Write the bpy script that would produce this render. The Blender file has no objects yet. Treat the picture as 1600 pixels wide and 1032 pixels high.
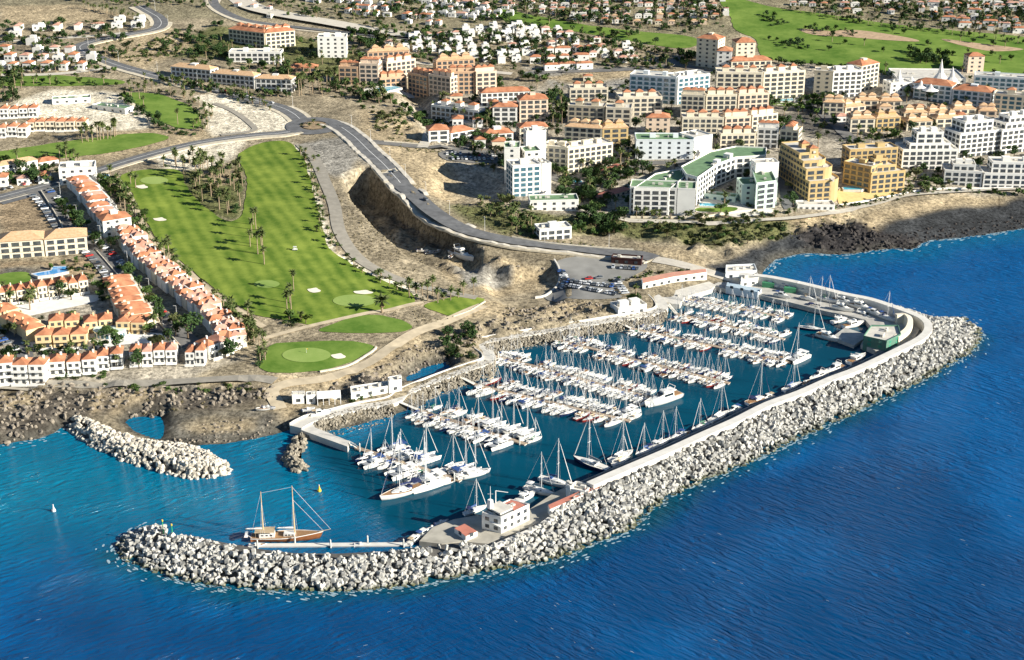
import bpy, math, random
import numpy as np
from mathutils import Vector
from mathutils.geometry import delaunay_2d_cdt
R = math.radians
rnd = random.Random(7)
C = bpy.context.scene.collection

# ---------------------------------------------------------------- camera, sky, sun, exposure
FOC, PIT, CZ = 2350.0, R(21.5), 265.0
cd = bpy.data.cameras.new("camera"); cam = bpy.data.objects.new("camera", cd); C.objects.link(cam)
cam.location = (0, 0, CZ); cam.rotation_euler = (R(90) - PIT, 0, 0)
cd.sensor_width = 36; cd.lens = FOC * 36 / 1600; cd.clip_start = 5; cd.clip_end = 12000
bpy.context.scene.camera = cam
SUN_EL, SUN_AZ = R(23.5), R(110)          # azimuth clockwise from +Y
w = bpy.data.worlds.new("World"); bpy.context.scene.world = w; w.use_nodes = True
nt = w.node_tree; bg = nt.nodes["Background"]; sk = nt.nodes.new("ShaderNodeTexSky")
sk.sky_type = 'NISHITA'; sk.sun_disc = False; sk.sun_elevation = SUN_EL; sk.sun_rotation = SUN_AZ
sk.air_density = 1.0; sk.dust_density = 0.1; sk.ozone_density = 4.0
nt.links.new(sk.outputs[0], bg.inputs[0]); bg.inputs[1].default_value = 0.05
sl = bpy.data.lights.new("sun", 'SUN'); sl.energy = 5.0; sl.angle = R(0.5); sl.color = (1, 0.94, 0.83)
sun = bpy.data.objects.new("sun", sl); C.objects.link(sun)
sdir = Vector((math.cos(SUN_EL) * math.sin(SUN_AZ), math.cos(SUN_EL) * math.cos(SUN_AZ), math.sin(SUN_EL)))
sun.rotation_euler = sdir.to_track_quat('Z', 'Y').to_euler(); sun.location = sdir * 2000
vs = bpy.context.scene.view_settings
vs.view_transform = 'Standard'; vs.look = 'None'; vs.gamma = 1; vs.exposure = 1.04

# ---------------------------------------------------------------- projection helpers (photo pixel -> point at a known height)
def at(px, py, z=0.0):
    a = (px - 800) / FOC; b = (516 - py) / FOC
    dy = math.cos(PIT) + b * math.sin(PIT); dz = -math.sin(PIT) + b * math.cos(PIT)
    t = (z - CZ) / dz
    return (a * t, dy * t, z)
def proj(x, y, z):
    d = y * math.cos(PIT) + (CZ - z) * math.sin(PIT)
    return 800 + FOC * x / d, 516 - FOC * (y * math.sin(PIT) - (CZ - z) * math.cos(PIT)) / d
def w2(pts, z=0.0): return [at(p[0], p[1], z)[:2] for p in pts]

# ---------------------------------------------------------------- numpy noise, polygons
def hsh(i, j, s):
    n = (i.astype(np.int64) * 374761393 + j.astype(np.int64) * 668265263 + s * 974634777) & 0xffffffff
    n = ((n ^ (n >> 13)) * 1274126177) & 0xffffffff
    return ((n ^ (n >> 16)) & 0xffff) / 65535.0
def vnoise(x, y, s=0):
    i = np.floor(x); j = np.floor(y); u = x - i; v = y - j
    u = u * u * (3 - 2 * u); v = v * v * (3 - 2 * v)
    return (hsh(i, j, s) * (1 - u) + hsh(i + 1, j, s) * u) * (1 - v) + (hsh(i, j + 1, s) * (1 - u) + hsh(i + 1, j + 1, s) * u) * v
def fbm(x, y, s=0, o=4):
    t = 0; a = 0.5; f = 1.0
    for k in range(o): t = t + a * (vnoise(x * f, y * f, s + k) - 0.5); a *= 0.5; f *= 2.1
    return t
def inpoly(x, y, poly):
    r = np.zeros(np.shape(x), bool); n = len(poly)
    for k in range(n):
        x1, y1 = poly[k]; x2, y2 = poly[(k + 1) % n]
        if y1 == y2: continue
        c = ((y1 > y) != (y2 > y)) & (x < (x2 - x1) * (y - y1) / (y2 - y1) + x1)
        r ^= c
    return r
def pdist(x, y, line, closed=True):
    d = np.full(np.shape(x), 1e18); n = len(line)
    for k in range(n if closed else n - 1):
        x1, y1 = line[k]; x2, y2 = line[(k + 1) % n]; dx, dy = x2 - x1, y2 - y1
        L = dx * dx + dy * dy + 1e-9
        t = np.clip(((x - x1) * dx + (y - y1) * dy) / L, 0, 1)
        d = np.minimum(d, (x - x1 - t * dx) ** 2 + (y - y1 - t * dy) ** 2)
    return np.sqrt(d)
def sdist(x, y, poly): return np.where(inpoly(x, y, poly), 1.0, -1.0) * pdist(x, y, poly)
def sstep(a, b, x): t = np.clip((x - a) / (b - a), 0, 1); return t * t * (3 - 2 * t)

# ---------------------------------------------------------------- terrain heights
CT = """495,550,9 430,560,9 580,545,9 570,505,10 700,480,9 620,465,11 560,470,12 450,470,13 330,440,15 380,330,20 450,230,26 220,280,25
300,270,24 490,300,22 500,370,18 540,410,14 20,590,8 200,580,8 330,560,9 280,480,13 200,380,18 130,280,24 0,480,14 0,400,18 0,330,22 150,450,14
440,610,6 150,610,6 0,640,5 300,605,6 350,670,1.6 300,655,2.2 420,645,3.5 870,430,5 930,420,5 850,460,4.5 740,450,6 700,430,7 760,410,7
800,490,6 700,540,6 900,490,5 640,560,6 560,590,5 500,625,4 600,620,4 760,535,4 860,505,4.5 1010,465,4.5 1250,385,2 1400,365,3 1560,335,3 1180,405,3 1330,375,4
1030,345,11 1180,345,11 1290,325,11 1450,305,10 1600,300,10 820,310,14 870,240,20 740,210,23 1000,250,19 1200,200,24 1380,210,22 1550,180,24
1100,130,32 1400,120,33 1600,90,36 1200,60,42 1600,20,48 800,100,36 800,0,55 1200,0,55 400,0,58 0,0,58 0,120,40 200,100,42 490,195,30 300,130,38
500,110,36 620,60,44 650,200,27 0,230,28 560,220,28 650,310,20 760,370,14 880,392,9 1000,405,6 1100,425,4.5 1050,390,8 950,360,10"""
CT = np.array([[float(v) for v in p.split(",")] for p in CT.split()])
CP = np.array([at(a, b, c) for a, b, c in CT])
def _U(r2): return np.where(r2 > 1e-9, r2 * np.log(r2 + 1e-9), 0)
_n = len(CP); _s = 200.0
_X = CP[:, :2] / _s; _K = _U(((_X[:, None] - _X[None]) ** 2).sum(-1)) + np.eye(_n) * 0.02
_P = np.c_[np.ones(_n), _X]
_A = np.block([[_K, _P], [_P.T, np.zeros((3, 3))]])
_W = np.linalg.solve(_A, np.r_[CP[:, 2], 0, 0, 0])
def tps(x, y):
    x = x / _s; y = y / _s; t = _W[_n] + _W[_n + 1] * x + _W[_n + 2] * y
    for k in range(_n): t = t + _W[k] * _U((x - _X[k, 0]) ** 2 + (y - _X[k, 1]) ** 2)
    return t
COAST = [(-80,700),(0,695),(30,690),(60,686),(85,676),(95,668),(120,672),(170,685),(230,702),(272,706),(272,697),(258,690),(300,697),(350,694),(400,686),
(440,676),(462,668),(470,674),(490,674),(520,673),(560,664),(614,648),(640,640),(666,632),(660,622),(700,605),(760,584),(772,574),(775,566),(770,557),(764,549),(800,540),(850,531),
(880,527),(940,513),(1000,505),(1036,496),(1042,484),(1036,475),(1050,475),(1062,474),(1066,461),(1110,451),(1135,453),(1170,456),(1190,442),(1192,426),(1202,414),
(1212,406),(1227,402),(1250,397),(1268,396),(1300,398),(1330,397),(1370,391),(1400,388),(1425,391),(1436,383),(1455,376),(1500,372),(1560,364),(1600,357),(1680,343),(2000,300)]
_c = w2(COAST)
COASTW = [(-5000, _c[0][1] - 40)] + _c + [(5000, _c[-1][1] + 300), (5000, 9000), (-5000, 9000)]
HOLES = [w2(h) for h in ([(195,660),(206,652),(252,650),(257,665),(253,688),(234,683),(210,674)],
                         [(632,590),(660,575),(700,564),(706,576),(680,588),(650,601),(636,600)])]
GULLY = [w2(g, 10) for g in ([(546,308),(572,298),(600,310),(635,332),(680,360),(715,378),(746,395),(744,412),(700,416),(645,402),(596,374),(560,340)],
                             [(770,410),(800,418),(850,408),(872,425),(866,452),(838,466),(800,462),(770,440)],
                             [(640,175),(660,190),(680,215),(690,240),(668,222),(648,205)],
                             [(700,290),(760,296),(775,315),(720,330),(690,322)])]
GDEP = [(-2.6, 4.5), (4.5, 7), (9, 14), (6, 14)]
ROCKS = [(w2(p, z), a) for p, z, a in (
 ([(-60,620),(0,612),(60,600),(110,608),(150,600),(230,606),(430,606),(425,622),(300,640),(260,646),(190,650),(150,640),(100,668),(60,690),(0,700),(-60,702)], 4, 1.7),
 ([(455,612),(520,600),(575,575),(640,545),(700,520),(760,500),(830,480),(905,470),(960,478),(930,498),(860,508),(770,525),(740,540),(740,560),(690,570),(630,590),(600,600),(520,622),(470,620)], 6, 3.0),
 ([(555,290),(600,296),(660,335),(720,372),(770,388),(830,400),(850,420),(780,408),(745,412),(690,400),(620,350),(560,335),(545,310)], 12, 3.0),
 ([(840,340),(930,345),(1000,356),(1120,356),(1240,350),(1330,340),(1330,352),(1240,372),(1150,392),(1090,392),(1030,378),(930,372),(850,378)], 9, 3.0),
 ([(1245,368),(1290,350),(1345,345),(1380,365),(1420,378),(1440,384),(1400,396),(1320,400),(1270,392)], 3, 2.4),
 ([(650,175),(690,190),(720,250),(690,240),(640,220),(600,200)], 24, 2.0),
 ([(690,300),(760,310),(830,335),(840,370),(780,360),(700,330)], 13, 2.0))]
def raw_height(x, y):
    d = sdist(x, y, COASTW)
    for h in HOLES: d = np.minimum(d, -sdist(x, y, h))
    b = np.clip(tps(x, y), 0.9, 80)
    far = sstep(900, 1800, np.abs(x)) ; b = b * (1 - far) + 45 * far * sstep(500, 1200, y) + far * 3
    b = np.where(y > 1500, b * 0 + 60 + (y - 1500) * 0.06, b)
    for (g, (dep, fal)) in zip(GULLY, GDEP):
        s = sdist(x, y, g); m = sstep(-fal, fal * 0.3, s); b = b - dep * m if dep > 0 else b * (1 - m) + np.minimum(b, -dep) * m
    b = np.maximum(b, 0.7)
    for p, a in ROCKS:
        s = sdist(x, y, p); m = sstep(-4, 6, s)
        if m.max() > 0:
            n = fbm(x / 8, y / 8, 11, 5) + .5 * fbm(x / 3.2, y / 3.2, 17, 2); r = 1 - np.abs(fbm(x / 14, y / 14, 31, 4)) * 6
            b = b + m * a * (n * 2.1 + 0.45 * r - 0.2)
    b = np.maximum(b, 0.5) + 0.25 * fbm(x / 25, y / 25, 3, 3)
    return np.where(d > 0, b * sstep(-1.5, 7, d) , np.maximum(d * 0.5, -5.0)), d
gx = np.concatenate([np.arange(-4600, -700, 130.), np.arange(-700, -580, 15), np.arange(-580, 580, 2.0), np.arange(580, 700, 15), np.arange(700, 4700, 130.)])
_y = [330.0]
while _y[-1] < 8600:
    q = _y[-1]; _y.append(q + (12 if q < 520 else 1.7 if q < 900 else 2.6 if q < 1200 else 4 if q < 1500 else 120))
gy = np.array(_y)
GX, GY = np.meshgrid(gx, gy)
HG, DG = raw_height(GX, GY)
def H(x, y):
    x = np.asarray(x, float); y = np.asarray(y, float)
    i = np.clip(np.searchsorted(gx, x) - 1, 0, len(gx) - 2); j = np.clip(np.searchsorted(gy, y) - 1, 0, len(gy) - 2)
    u = (x - gx[i]) / (gx[i + 1] - gx[i]); v = (y - gy[j]) / (gy[j + 1] - gy[j])
    return HG[j, i] * (1 - u) * (1 - v) + HG[j, i + 1] * u * (1 - v) + HG[j + 1, i] * (1 - u) * v + HG[j + 1, i + 1] * u * v
def gat(px, py):
    z = 15.0
    for k in range(14):
        p = at(px, py, z); z = 0.45 * z + 0.55 * max(0.0, float(H(p[0], p[1])))
    p = at(px, py, z); return (p[0], p[1], z)
def gp(pts): return [gat(a, b)[:2] for a, b in pts]

# ---------------------------------------------------------------- materials
MATS = {}
def nd(t, kind, **kw):
    n = t.nodes.new(kind)
    for k, v in kw.items(): setattr(n, k, v)
    return n
def mat(name, col, rough=0.8, var=0.18, scale=0.6, metal=0.0, bump=0.0, col2=None, spec=0.3, detail=5):
    if name in MATS: return MATS[name]
    m = bpy.data.materials.new(name); m.use_nodes = True; t = m.node_tree; b = t.nodes["Principled BSDF"]
    b.inputs["Roughness"].default_value = rough; b.inputs["Metallic"].default_value = metal
    b.inputs["Specular IOR Level"].default_value = spec
    g = nd(t, "ShaderNodeNewGeometry"); n = nd(t, "ShaderNodeTexNoise"); n.inputs["Scale"].default_value = scale; n.inputs["Detail"].default_value = detail
    t.links.new(g.outputs["Position"], n.inputs["Vector"])
    r = nd(t, "ShaderNodeValToRGB"); r.color_ramp.elements[0].position = 0.3; r.color_ramp.elements[1].position = 0.7
    c2 = col2 or [c * (1 + var) for c in col]; c1 = col if col2 else [c * (1 - var) for c in col]
    r.color_ramp.elements[0].color = (*c1, 1); r.color_ramp.elements[1].color = (*c2, 1)
    t.links.new(n.outputs["Fac"], r.inputs[0]); t.links.new(r.outputs[0], b.inputs["Base Color"])
    if bump:
        bm = nd(t, "ShaderNodeBump"); bm.inputs["Strength"].default_value = bump; bm.inputs["Distance"].default_value = 0.4
        t.links.new(n.outputs["Fac"], bm.inputs["Height"]); t.links.new(bm.outputs[0], b.inputs["Normal"])
    MATS[name] = m; return m

# ---------------------------------------------------------------- mesh builder and tagging
class MB:
    def __init__(s): s.v = []; s.f = []; s.m = []
    def add(s, vs, fs, m=0):
        n = len(s.v); s.v += [tuple(p) for p in vs]; s.f += [tuple(i + n for i in f) for f in fs]; s.m += [m] * len(fs)
    def box(s, c, d, rz=0.0, m=0, top=1.0):
        cx, cy, cz = c; a, b, h = d[0] / 2, d[1] / 2, d[2] / 2; co, si = math.cos(rz), math.sin(rz); v = []
        for z, k in ((-h, 1.0), (h, top)):
            for x, y in ((-a, -b), (a, -b), (a, b), (-a, b)):
                x *= k; y *= k; v.append((cx + x * co - y * si, cy + x * si + y * co, cz + z))
        s.add(v, [(3, 2, 1, 0), (4, 5, 6, 7), (0, 1, 5, 4), (1, 2, 6, 5), (2, 3, 7, 6), (3, 0, 4, 7)], m)
    def prism(s, poly, z0, z1, m=0, mt=None):
        n = len(poly); v = [(x, y, z0) for x, y in poly] + [(x, y, z1) for x, y in poly]
        s.add(v, [(i, (i + 1) % n, n + (i + 1) % n, n + i) for i in range(n)], m)
        s.add(v, [tuple(range(n, 2 * n))], m if mt is None else mt)
    def tube(s, p, q, r0, r1, n=6, m=0):
        p = Vector(p); q = Vector(q); d = (q - p).normalized(); u = d.orthogonal().normalized(); k = d.cross(u); v = []
        for c, r in ((p, r0), (q, r1)):
            for i in range(n):
                a = 2 * math.pi * i / n; v.append(c + u * (r * math.cos(a)) + k * (r * math.sin(a)))
        s.add(v, [(i, (i + 1) % n, n + (i + 1) % n, n + i) for i in range(n)] + [tuple(range(n - 1, -1, -1)), tuple(range(n, 2 * n))], m)
    def mesh(s, name, mats, smooth=False):
        me = bpy.data.meshes.new(name); nf = len(s.f); ln = np.array([len(f) for f in s.f], np.int32)
        me.vertices.add(len(s.v)); me.vertices.foreach_set("co", np.array(s.v, np.float32).ravel())
        fl = np.array([i for f in s.f for i in f], np.int32); me.loops.add(len(fl)); me.loops.foreach_set("vertex_index", fl)
        me.polygons.add(nf); me.polygons.foreach_set("loop_start", (np.cumsum(ln) - ln).astype(np.int32)); me.polygons.foreach_set("loop_total", ln)
        for m in (mats if isinstance(mats, (list, tuple)) else [mats]): me.materials.append(m)
        if len(me.materials) > 1: me.polygons.foreach_set("material_index", s.m)
        me.polygons.foreach_set("use_smooth", [smooth] * nf)
        me.update(calc_edges=True); return me
    def build(s, name, mats, parent=None, smooth=False): return mobj(name, s.mesh(name, mats, smooth), parent)
def mobj(name, me, parent=None, loc=(0, 0, 0), rz=0.0):
    o = bpy.data.objects.new(name, me); C.objects.link(o); o.parent = parent; o.location = loc
    if rz: o.rotation_euler = (0, 0, rz)
    return o
def tag(o, label, cat, group=None, kind=None):
    if label: o["label"] = label
    if cat: o["category"] = cat
    if group: o["group"] = group
    if kind: o["kind"] = kind
    return o
def thing(name, label, cat, loc=(0, 0, 0), rz=0.0, group=None):
    o = bpy.data.objects.new(name, None); C.objects.link(o); o.location = loc; o.rotation_euler = (0, 0, rz); o.empty_display_size = 0.5
    return tag(o, label, cat, group)
KIDS = {}
def copy_tree(o, parent=None):
    c = o.copy(); C.objects.link(c)
    if parent: c.parent = parent
    for ch in o.children: copy_tree(ch, c)
    return c
PROTO = {}
def place(key, maker, loc, rz=0.0, sc=1.0, label=None, group=None):
    if key not in PROTO: o = PROTO[key] = maker(); PROTO[key + "/kids"] = None
    else: o = copy_tree(PROTO[key])
    o.location = loc; o.rotation_euler = (0, 0, rz); o.scale = (sc, sc, sc) if not isinstance(sc, tuple) else sc
    if label: o["label"] = label
    if group: o["group"] = group
    return o
ORD = "first second third fourth fifth sixth seventh eighth ninth tenth eleventh twelfth thirteenth fourteenth fifteenth sixteenth seventeenth eighteenth nineteenth twentieth".split()
def ordn(i):
    if i < 20: return ORD[i]
    return ("twenty-" if i < 29 else "thirty-") + ORD[i - 20 if i < 29 else i - 30] if i != 29 else "thirtieth"
def smooth_closed(p, k=4):
    o = []; n = len(p)
    for i in range(n):
        a, b, c, d = (np.array(p[(i + j - 1) % n], float) for j in range(4))
        for t in np.linspace(0, 1, k, endpoint=False):
            o.append(tuple(0.5 * (2 * b + (c - a) * t + (2 * a - 5 * b + 4 * c - d) * t * t + (3 * b - a - 3 * c + d) * t ** 3)))
    return o
def smooth_open(p, step=4.0):
    p = [np.array(q[:2], float) for q in p]; e = [2 * p[0] - p[1]] + p + [2 * p[-1] - p[-2]]; o = []
    for i in range(1, len(e) - 2):
        a, b, c, d = e[i - 1:i + 3]; k = max(2, int(np.linalg.norm(c - b) / step))
        for t in np.linspace(0, 1, k, endpoint=False):
            o.append(0.5 * (2 * b + (c - a) * t + (2 * a - 5 * b + 4 * c - d) * t * t + (3 * b - a - 3 * c + d) * t ** 3))
    o.append(p[-1]); return o
def sheet(name, poly, m, off=0.2, step=5.0, smooth=True, parent=None, zfix=None, rag=0.0):
    """a ground sheet draped over the terrain, exact outline, inner grid points"""
    P = smooth_closed(poly) if smooth else poly
    xs = [p[0] for p in P]; ys = [p[1] for p in P]
    Q = []
    n0 = len(P)
    for i in range(n0):
        a, b = P[i], P[(i + 1) % n0]; k = max(1, int(math.hypot(b[0] - a[0], b[1] - a[1]) / step))
        Q += [(a[0] + (b[0] - a[0]) * t / k, a[1] + (b[1] - a[1]) * t / k) for t in range(k)]
    if rag: q_ = np.array(Q); Q = [(x + rag * a, y + rag * b) for (x, y), a, b in zip(Q, fbm(q_[:, 0] / 7, q_[:, 1] / 7, 71, 3), fbm(q_[:, 0] / 7, q_[:, 1] / 7, 81, 3))]
    E = [(i, (i + 1) % len(Q)) for i in range(len(Q))]
    X, Y = np.meshgrid(np.arange(min(xs), max(xs), step), np.arange(min(ys), max(ys), step)); X = X.ravel(); Y = Y.ravel()
    if zfix is None and len(X):
        ok = inpoly(X, Y, Q) & (pdist(X, Y, Q) > step * 0.45); pts = Q + list(zip(X[ok], Y[ok]))
    else: pts = Q
    r = delaunay_2d_cdt([Vector(p) for p in pts], E, [tuple(range(len(Q)))], 1, 1e-4)
    mb = MB(); vv = np.array([(p.x, p.y) for p in r[0]]); z = H(vv[:, 0], vv[:, 1]) + off if zfix is None else np.full(len(vv), zfix)
    mb.add([(a, b, c) for (a, b), c in zip(vv, z)], [tuple(f) for f in r[2]])
    return mb.build(name, m, parent, True)
def ribbon(name, line, width, m, off=0.3, zfun=None, zmin=None, skirt=0.0, zfix=None, step=4.0, parent=None, close=False):
    P = smooth_open(line, step) if len(line) > 2 else [np.array(p[:2]) for p in line]; mb = MB(); L = []
    for i, p in enumerate(P):
        t = P[min(i + 1, len(P) - 1)] - P[max(i - 1, 0)]; t = t / (np.linalg.norm(t) + 1e-9); nrm = np.array([-t[1], t[0]]) * width / 2
        a, b = p + nrm, p - nrm
        if zfix is None:
            h = H([a[0], p[0], b[0]], [a[1], p[1], b[1]]); za = zb = max(h) + off
            if zmin is None and max(h) - min(h) < 0.8: za, zb = h[0] + off, h[2] + off
            if zmin is not None: za = zb = max(za, zmin)
        else: za = zb = zfix
        if zfun: za = zb = zfun(p) + off
        L.append(((a[0], a[1], za), (b[0], b[1], zb)))
    for i in range(len(L) - 1):
        a, b = L[i]; c, d = L[i + 1]; mb.add([a, b, d, c], [(0, 1, 2, 3)])
        if skirt:
            lo = lambda q: (q[0], q[1], q[2] - skirt)
            mb.add([a, c, lo(c), lo(a)], [(0, 1, 2, 3)]); mb.add([b, d, lo(d), lo(b)], [(3, 2, 1, 0)])
    if skirt:
        for (a, b), o in ((L[0], 0), (L[-1], 1)):
            lo = lambda q: (q[0], q[1], q[2] - skirt)
            mb.add([a, b, lo(b), lo(a)], [(3, 2, 1, 0) if o else (0, 1, 2, 3)])
    return mb.build(name, m, parent)
def struct(o): o["kind"] = "structure"; return o
# ---------------------------------------------------------------- terrain sheet with soil / rock / sand colours
TAN=(.40,.32,.20); PALE=(.72,.65,.50); SOIL=(.31,.26,.175); ROCK=(.125,.108,.085); GRAV=(.31,.29,.245); BSAND=(.05,.053,.055); TOWN=(.40,.355,.275)
BROWN=(.33,.25,.155); OLIVE=(.13,.135,.055); DGREY=(.14,.13,.11); WHITEG=(.62,.60,.55); PEB=(.19,.175,.14)
PAINT = [  # (colour, soft edge m, polygon in photo pixels on the ground)
 (TOWN,8,[(620,150),(1700,60),(1700,310),(1450,300),(1290,330),(980,345),(800,330),(690,250)]),
 (OLIVE,6,[(820,330),(980,345),(1240,345),(1230,372),(1120,385),(1010,375),(940,368),(840,372),(790,360),(780,345)]),
 (OLIVE,6,[(700,320),(800,325),(800,372),(740,350)]),
 ((.25,.22,.14),8,[(0,0),(1700,0),(1700,60),(1300,40),(1100,60),(900,60),(700,60),(420,30),(300,30),(180,40),(0,12)]),
 (BROWN,3,[(0,312),(52,300),(96,362),(0,368)]),
 (TAN,4,[(0,10),(120,8),(210,28),(150,36),(0,38)]),
 (OLIVE,6,[(330,40),(420,45),(560,80),(620,100),(560,130),(480,110),(340,90),(250,90)]),
 (TAN,5,[(140,70),(255,42),(310,58),(285,82),(225,108),(180,95)]),
 (PALE,3,[(305,150),(345,146),(425,162),(458,186),(450,203),(400,207),(335,212),(318,198),(328,175)]),
 (PALE,3,[(235,240),(330,222),(385,220),(372,240),(340,258),(290,268),(255,264)]),
 (PALE,4,[(20,160),(80,140),(190,145),(240,185),(230,205),(150,205),(60,190)]),
 (TAN,4,[(180,205),(320,200),(330,215),(240,235),(150,255),(60,260),(190,230)]),
 (GRAV,4,[(470,225),(540,212),(575,260),(560,285),(520,300),(500,270)]),
 (TAN,5,[(560,170),(640,180),(690,245),(620,240),(560,205)]),
 (TAN,5,[(540,205),(600,230),(690,240),(720,290),(700,320),(650,290),(590,240)]),
 (GRAV,5,[(820,105),(1000,105),(1090,130),(980,140),(860,135)]),
 (TAN,5,[(840,122),(960,108),(1090,112),(1080,128),(980,122),(900,132)]),
 (DGREY,4,[(1225,178),(1270,172),(1310,185),(1350,222),(1310,222),(1250,205)]),
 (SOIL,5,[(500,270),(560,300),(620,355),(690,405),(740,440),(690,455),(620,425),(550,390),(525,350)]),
 (TAN,4,[(690,400),(760,402),(850,425),(840,455),(780,465),(720,450),(690,430)]),
 (GRAV,3,[(700,415),(760,412),(800,425),(790,448),(730,450)]),
 (SOIL,6,[(640,545),(700,515),(830,475),(960,470),(1030,478),(1030,490),(860,515),(770,528),(740,560),(690,575)]),
 (ROCK,5,[(-80,625),(60,612),(150,604),(420,606),(420,625),(300,642),(190,650),(110,668),(60,692),(-80,706)]),
 (TAN,4,[(0,622),(60,612),(70,626),(30,640),(0,640)]),
 (TAN,3,[(140,606),(165,604),(160,640),(150,650),(140,640)]),
 (TAN,4,[(180,610),(260,608),(240,618),(200,640),(180,648)]),
 (PEB,4,[(255,690),(270,650),(320,640),(430,640),(470,662),(400,688),(300,698)]),
 (SOIL,4,[(285,660),(330,645),(400,650),(390,672),(310,680)]),
 (TAN,4,[(300,666),(380,655),(395,668),(310,678)]),
 (TAN,4,[(400,585),(470,590),(560,585),(600,560),(650,525),(665,528),(600,580),(520,605),(450,612),(470,640),(440,655),(425,640),(420,605)]),
 (SOIL,4,[(250,575),(400,570),(410,600),(300,604),(200,600)]),
 (GRAV,4,[(100,600),(180,592),(300,590),(300,606),(150,606)]),
 (ROCK,4,[(470,618),(540,600),(600,575),(640,548),(690,575),(640,600),(600,612),(520,620)]),
 (SOIL,5,[(560,590),(620,570),(655,545),(690,545),(670,570),(620,592)]),
 (TAN,4,[(660,480),(760,470),(880,468),(950,480),(860,485),(760,495),(690,505)]),
 (BSAND,3,[(1105,415),(1180,385),(1240,362),(1290,365),(1290,392),(1240,400),(1205,415),(1185,428),(1120,422)]),
 (BSAND,4,[(1340,370),(1400,340),(1470,325),(1560,312),(1700,300),(1700,350),(1500,375),(1430,392),(1360,395)]),
 (BSAND,4,[(1350,362),(1420,345),(1520,335),(1700,322),(1700,345),(1500,374),(1440,388)]),
 ((.05,.046,.045),4,[(1240,365),(1290,348),(1345,345),(1385,362),(1440,378),(1440,390),(1330,400),(1262,396)]),
 (TAN,5,[(1340,338),(1420,318),(1500,305),(1580,305),(1560,318),(1470,325),(1400,342),(1365,360)]),
 (TAN,5,[(1000,382),(1080,390),(1110,405),(1090,418),(1040,400)]),
 (SOIL,5,[(1080,395),(1150,385),(1180,388),(1120,412)]),
 (TAN,5,[(1230,345),(1300,330),(1340,338),(1300,345),(1250,360)]),
 (OLIVE,4,[(260,268),(290,266),(380,258),(384,300),(378,335),(362,346),(330,335),(300,310),(285,290)]),
 (TAN,3,[(300,268),(370,262),(375,285),(330,290)]),
 (SOIL,3,[(605,492),(655,480),(705,497),(690,510),(640,518),(600,500)]),
 (PALE,2,[(455,222),(470,230),(492,290),(512,345),(520,395),(560,415),(640,448),(665,470),(640,458),(560,428),(505,400),(490,330),(470,250)]),
 (SOIL,4,[(350,500),(400,492),(420,520),(400,560),(370,570),(365,530)]),
 (DGREY,3,[(0,420),(140,415),(170,440),(140,440),(60,450),(0,455)]),
 (BROWN,3,[(0,412),(140,405),(165,432),(120,436),(60,412),(0,420)]),
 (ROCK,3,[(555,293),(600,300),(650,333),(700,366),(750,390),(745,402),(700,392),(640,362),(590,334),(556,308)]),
 (BSAND,3,[(1110,418),(1160,396),(1215,380),(1245,368),(1262,392),(1225,402),(1200,414),(1185,428),(1140,430)]),
 (TOWN,3,[(0,455),(150,435),(290,540),(380,560),(300,590),(0,600)]),
]
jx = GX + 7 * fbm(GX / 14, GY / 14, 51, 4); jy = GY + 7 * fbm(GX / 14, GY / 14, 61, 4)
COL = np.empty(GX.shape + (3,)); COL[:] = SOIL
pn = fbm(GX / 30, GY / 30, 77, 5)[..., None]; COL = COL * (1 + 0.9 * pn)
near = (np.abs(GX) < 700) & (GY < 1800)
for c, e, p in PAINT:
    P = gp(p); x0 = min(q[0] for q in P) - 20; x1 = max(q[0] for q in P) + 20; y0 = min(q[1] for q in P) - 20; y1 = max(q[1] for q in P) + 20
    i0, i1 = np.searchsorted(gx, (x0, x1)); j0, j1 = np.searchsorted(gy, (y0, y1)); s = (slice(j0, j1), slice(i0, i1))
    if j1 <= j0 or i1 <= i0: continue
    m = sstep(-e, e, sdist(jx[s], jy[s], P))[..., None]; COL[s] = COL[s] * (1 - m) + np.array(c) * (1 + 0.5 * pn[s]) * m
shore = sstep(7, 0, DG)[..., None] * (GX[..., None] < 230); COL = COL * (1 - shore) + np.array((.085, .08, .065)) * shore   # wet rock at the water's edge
fine = fbm(GX / 5, GY / 5, 91, 3)[..., None]; COL = np.clip(COL * (1 + 0.75 * fine), 0.01, 0.85)
def grid_mesh(name, X, Y, Z, col, m, attr="soil"):
    ny, nx = X.shape; me = bpy.data.meshes.new(name); V = np.stack([X, Y, Z], -1).reshape(-1, 3).astype(np.float32)
    idx = np.arange(nx * ny).reshape(ny, nx); Q = np.stack([idx[:-1, :-1], idx[:-1, 1:], idx[1:, 1:], idx[1:, :-1]], -1).reshape(-1, 4)
    me.vertices.add(len(V)); me.vertices.foreach_set("co", V.ravel()); me.loops.add(Q.size); me.loops.foreach_set("vertex_index", Q.ravel().astype(np.int32))
    me.polygons.add(len(Q)); me.polygons.foreach_set("loop_start", np.arange(0, Q.size, 4, dtype=np.int32)); me.polygons.foreach_set("loop_total", np.full(len(Q), 4, np.int32))
    me.polygons.foreach_set("use_smooth", np.ones(len(Q), bool)); me.materials.append(m); me.update(calc_edges=True)
    a = me.color_attributes.new(attr, 'FLOAT_COLOR', 'POINT'); c = np.ones((len(V), 4), np.float32); c[:, :col.shape[-1]] = col.reshape(-1, col.shape[-1]); a.data.foreach_set("color", c.ravel())
    return mobj(name, me)
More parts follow.
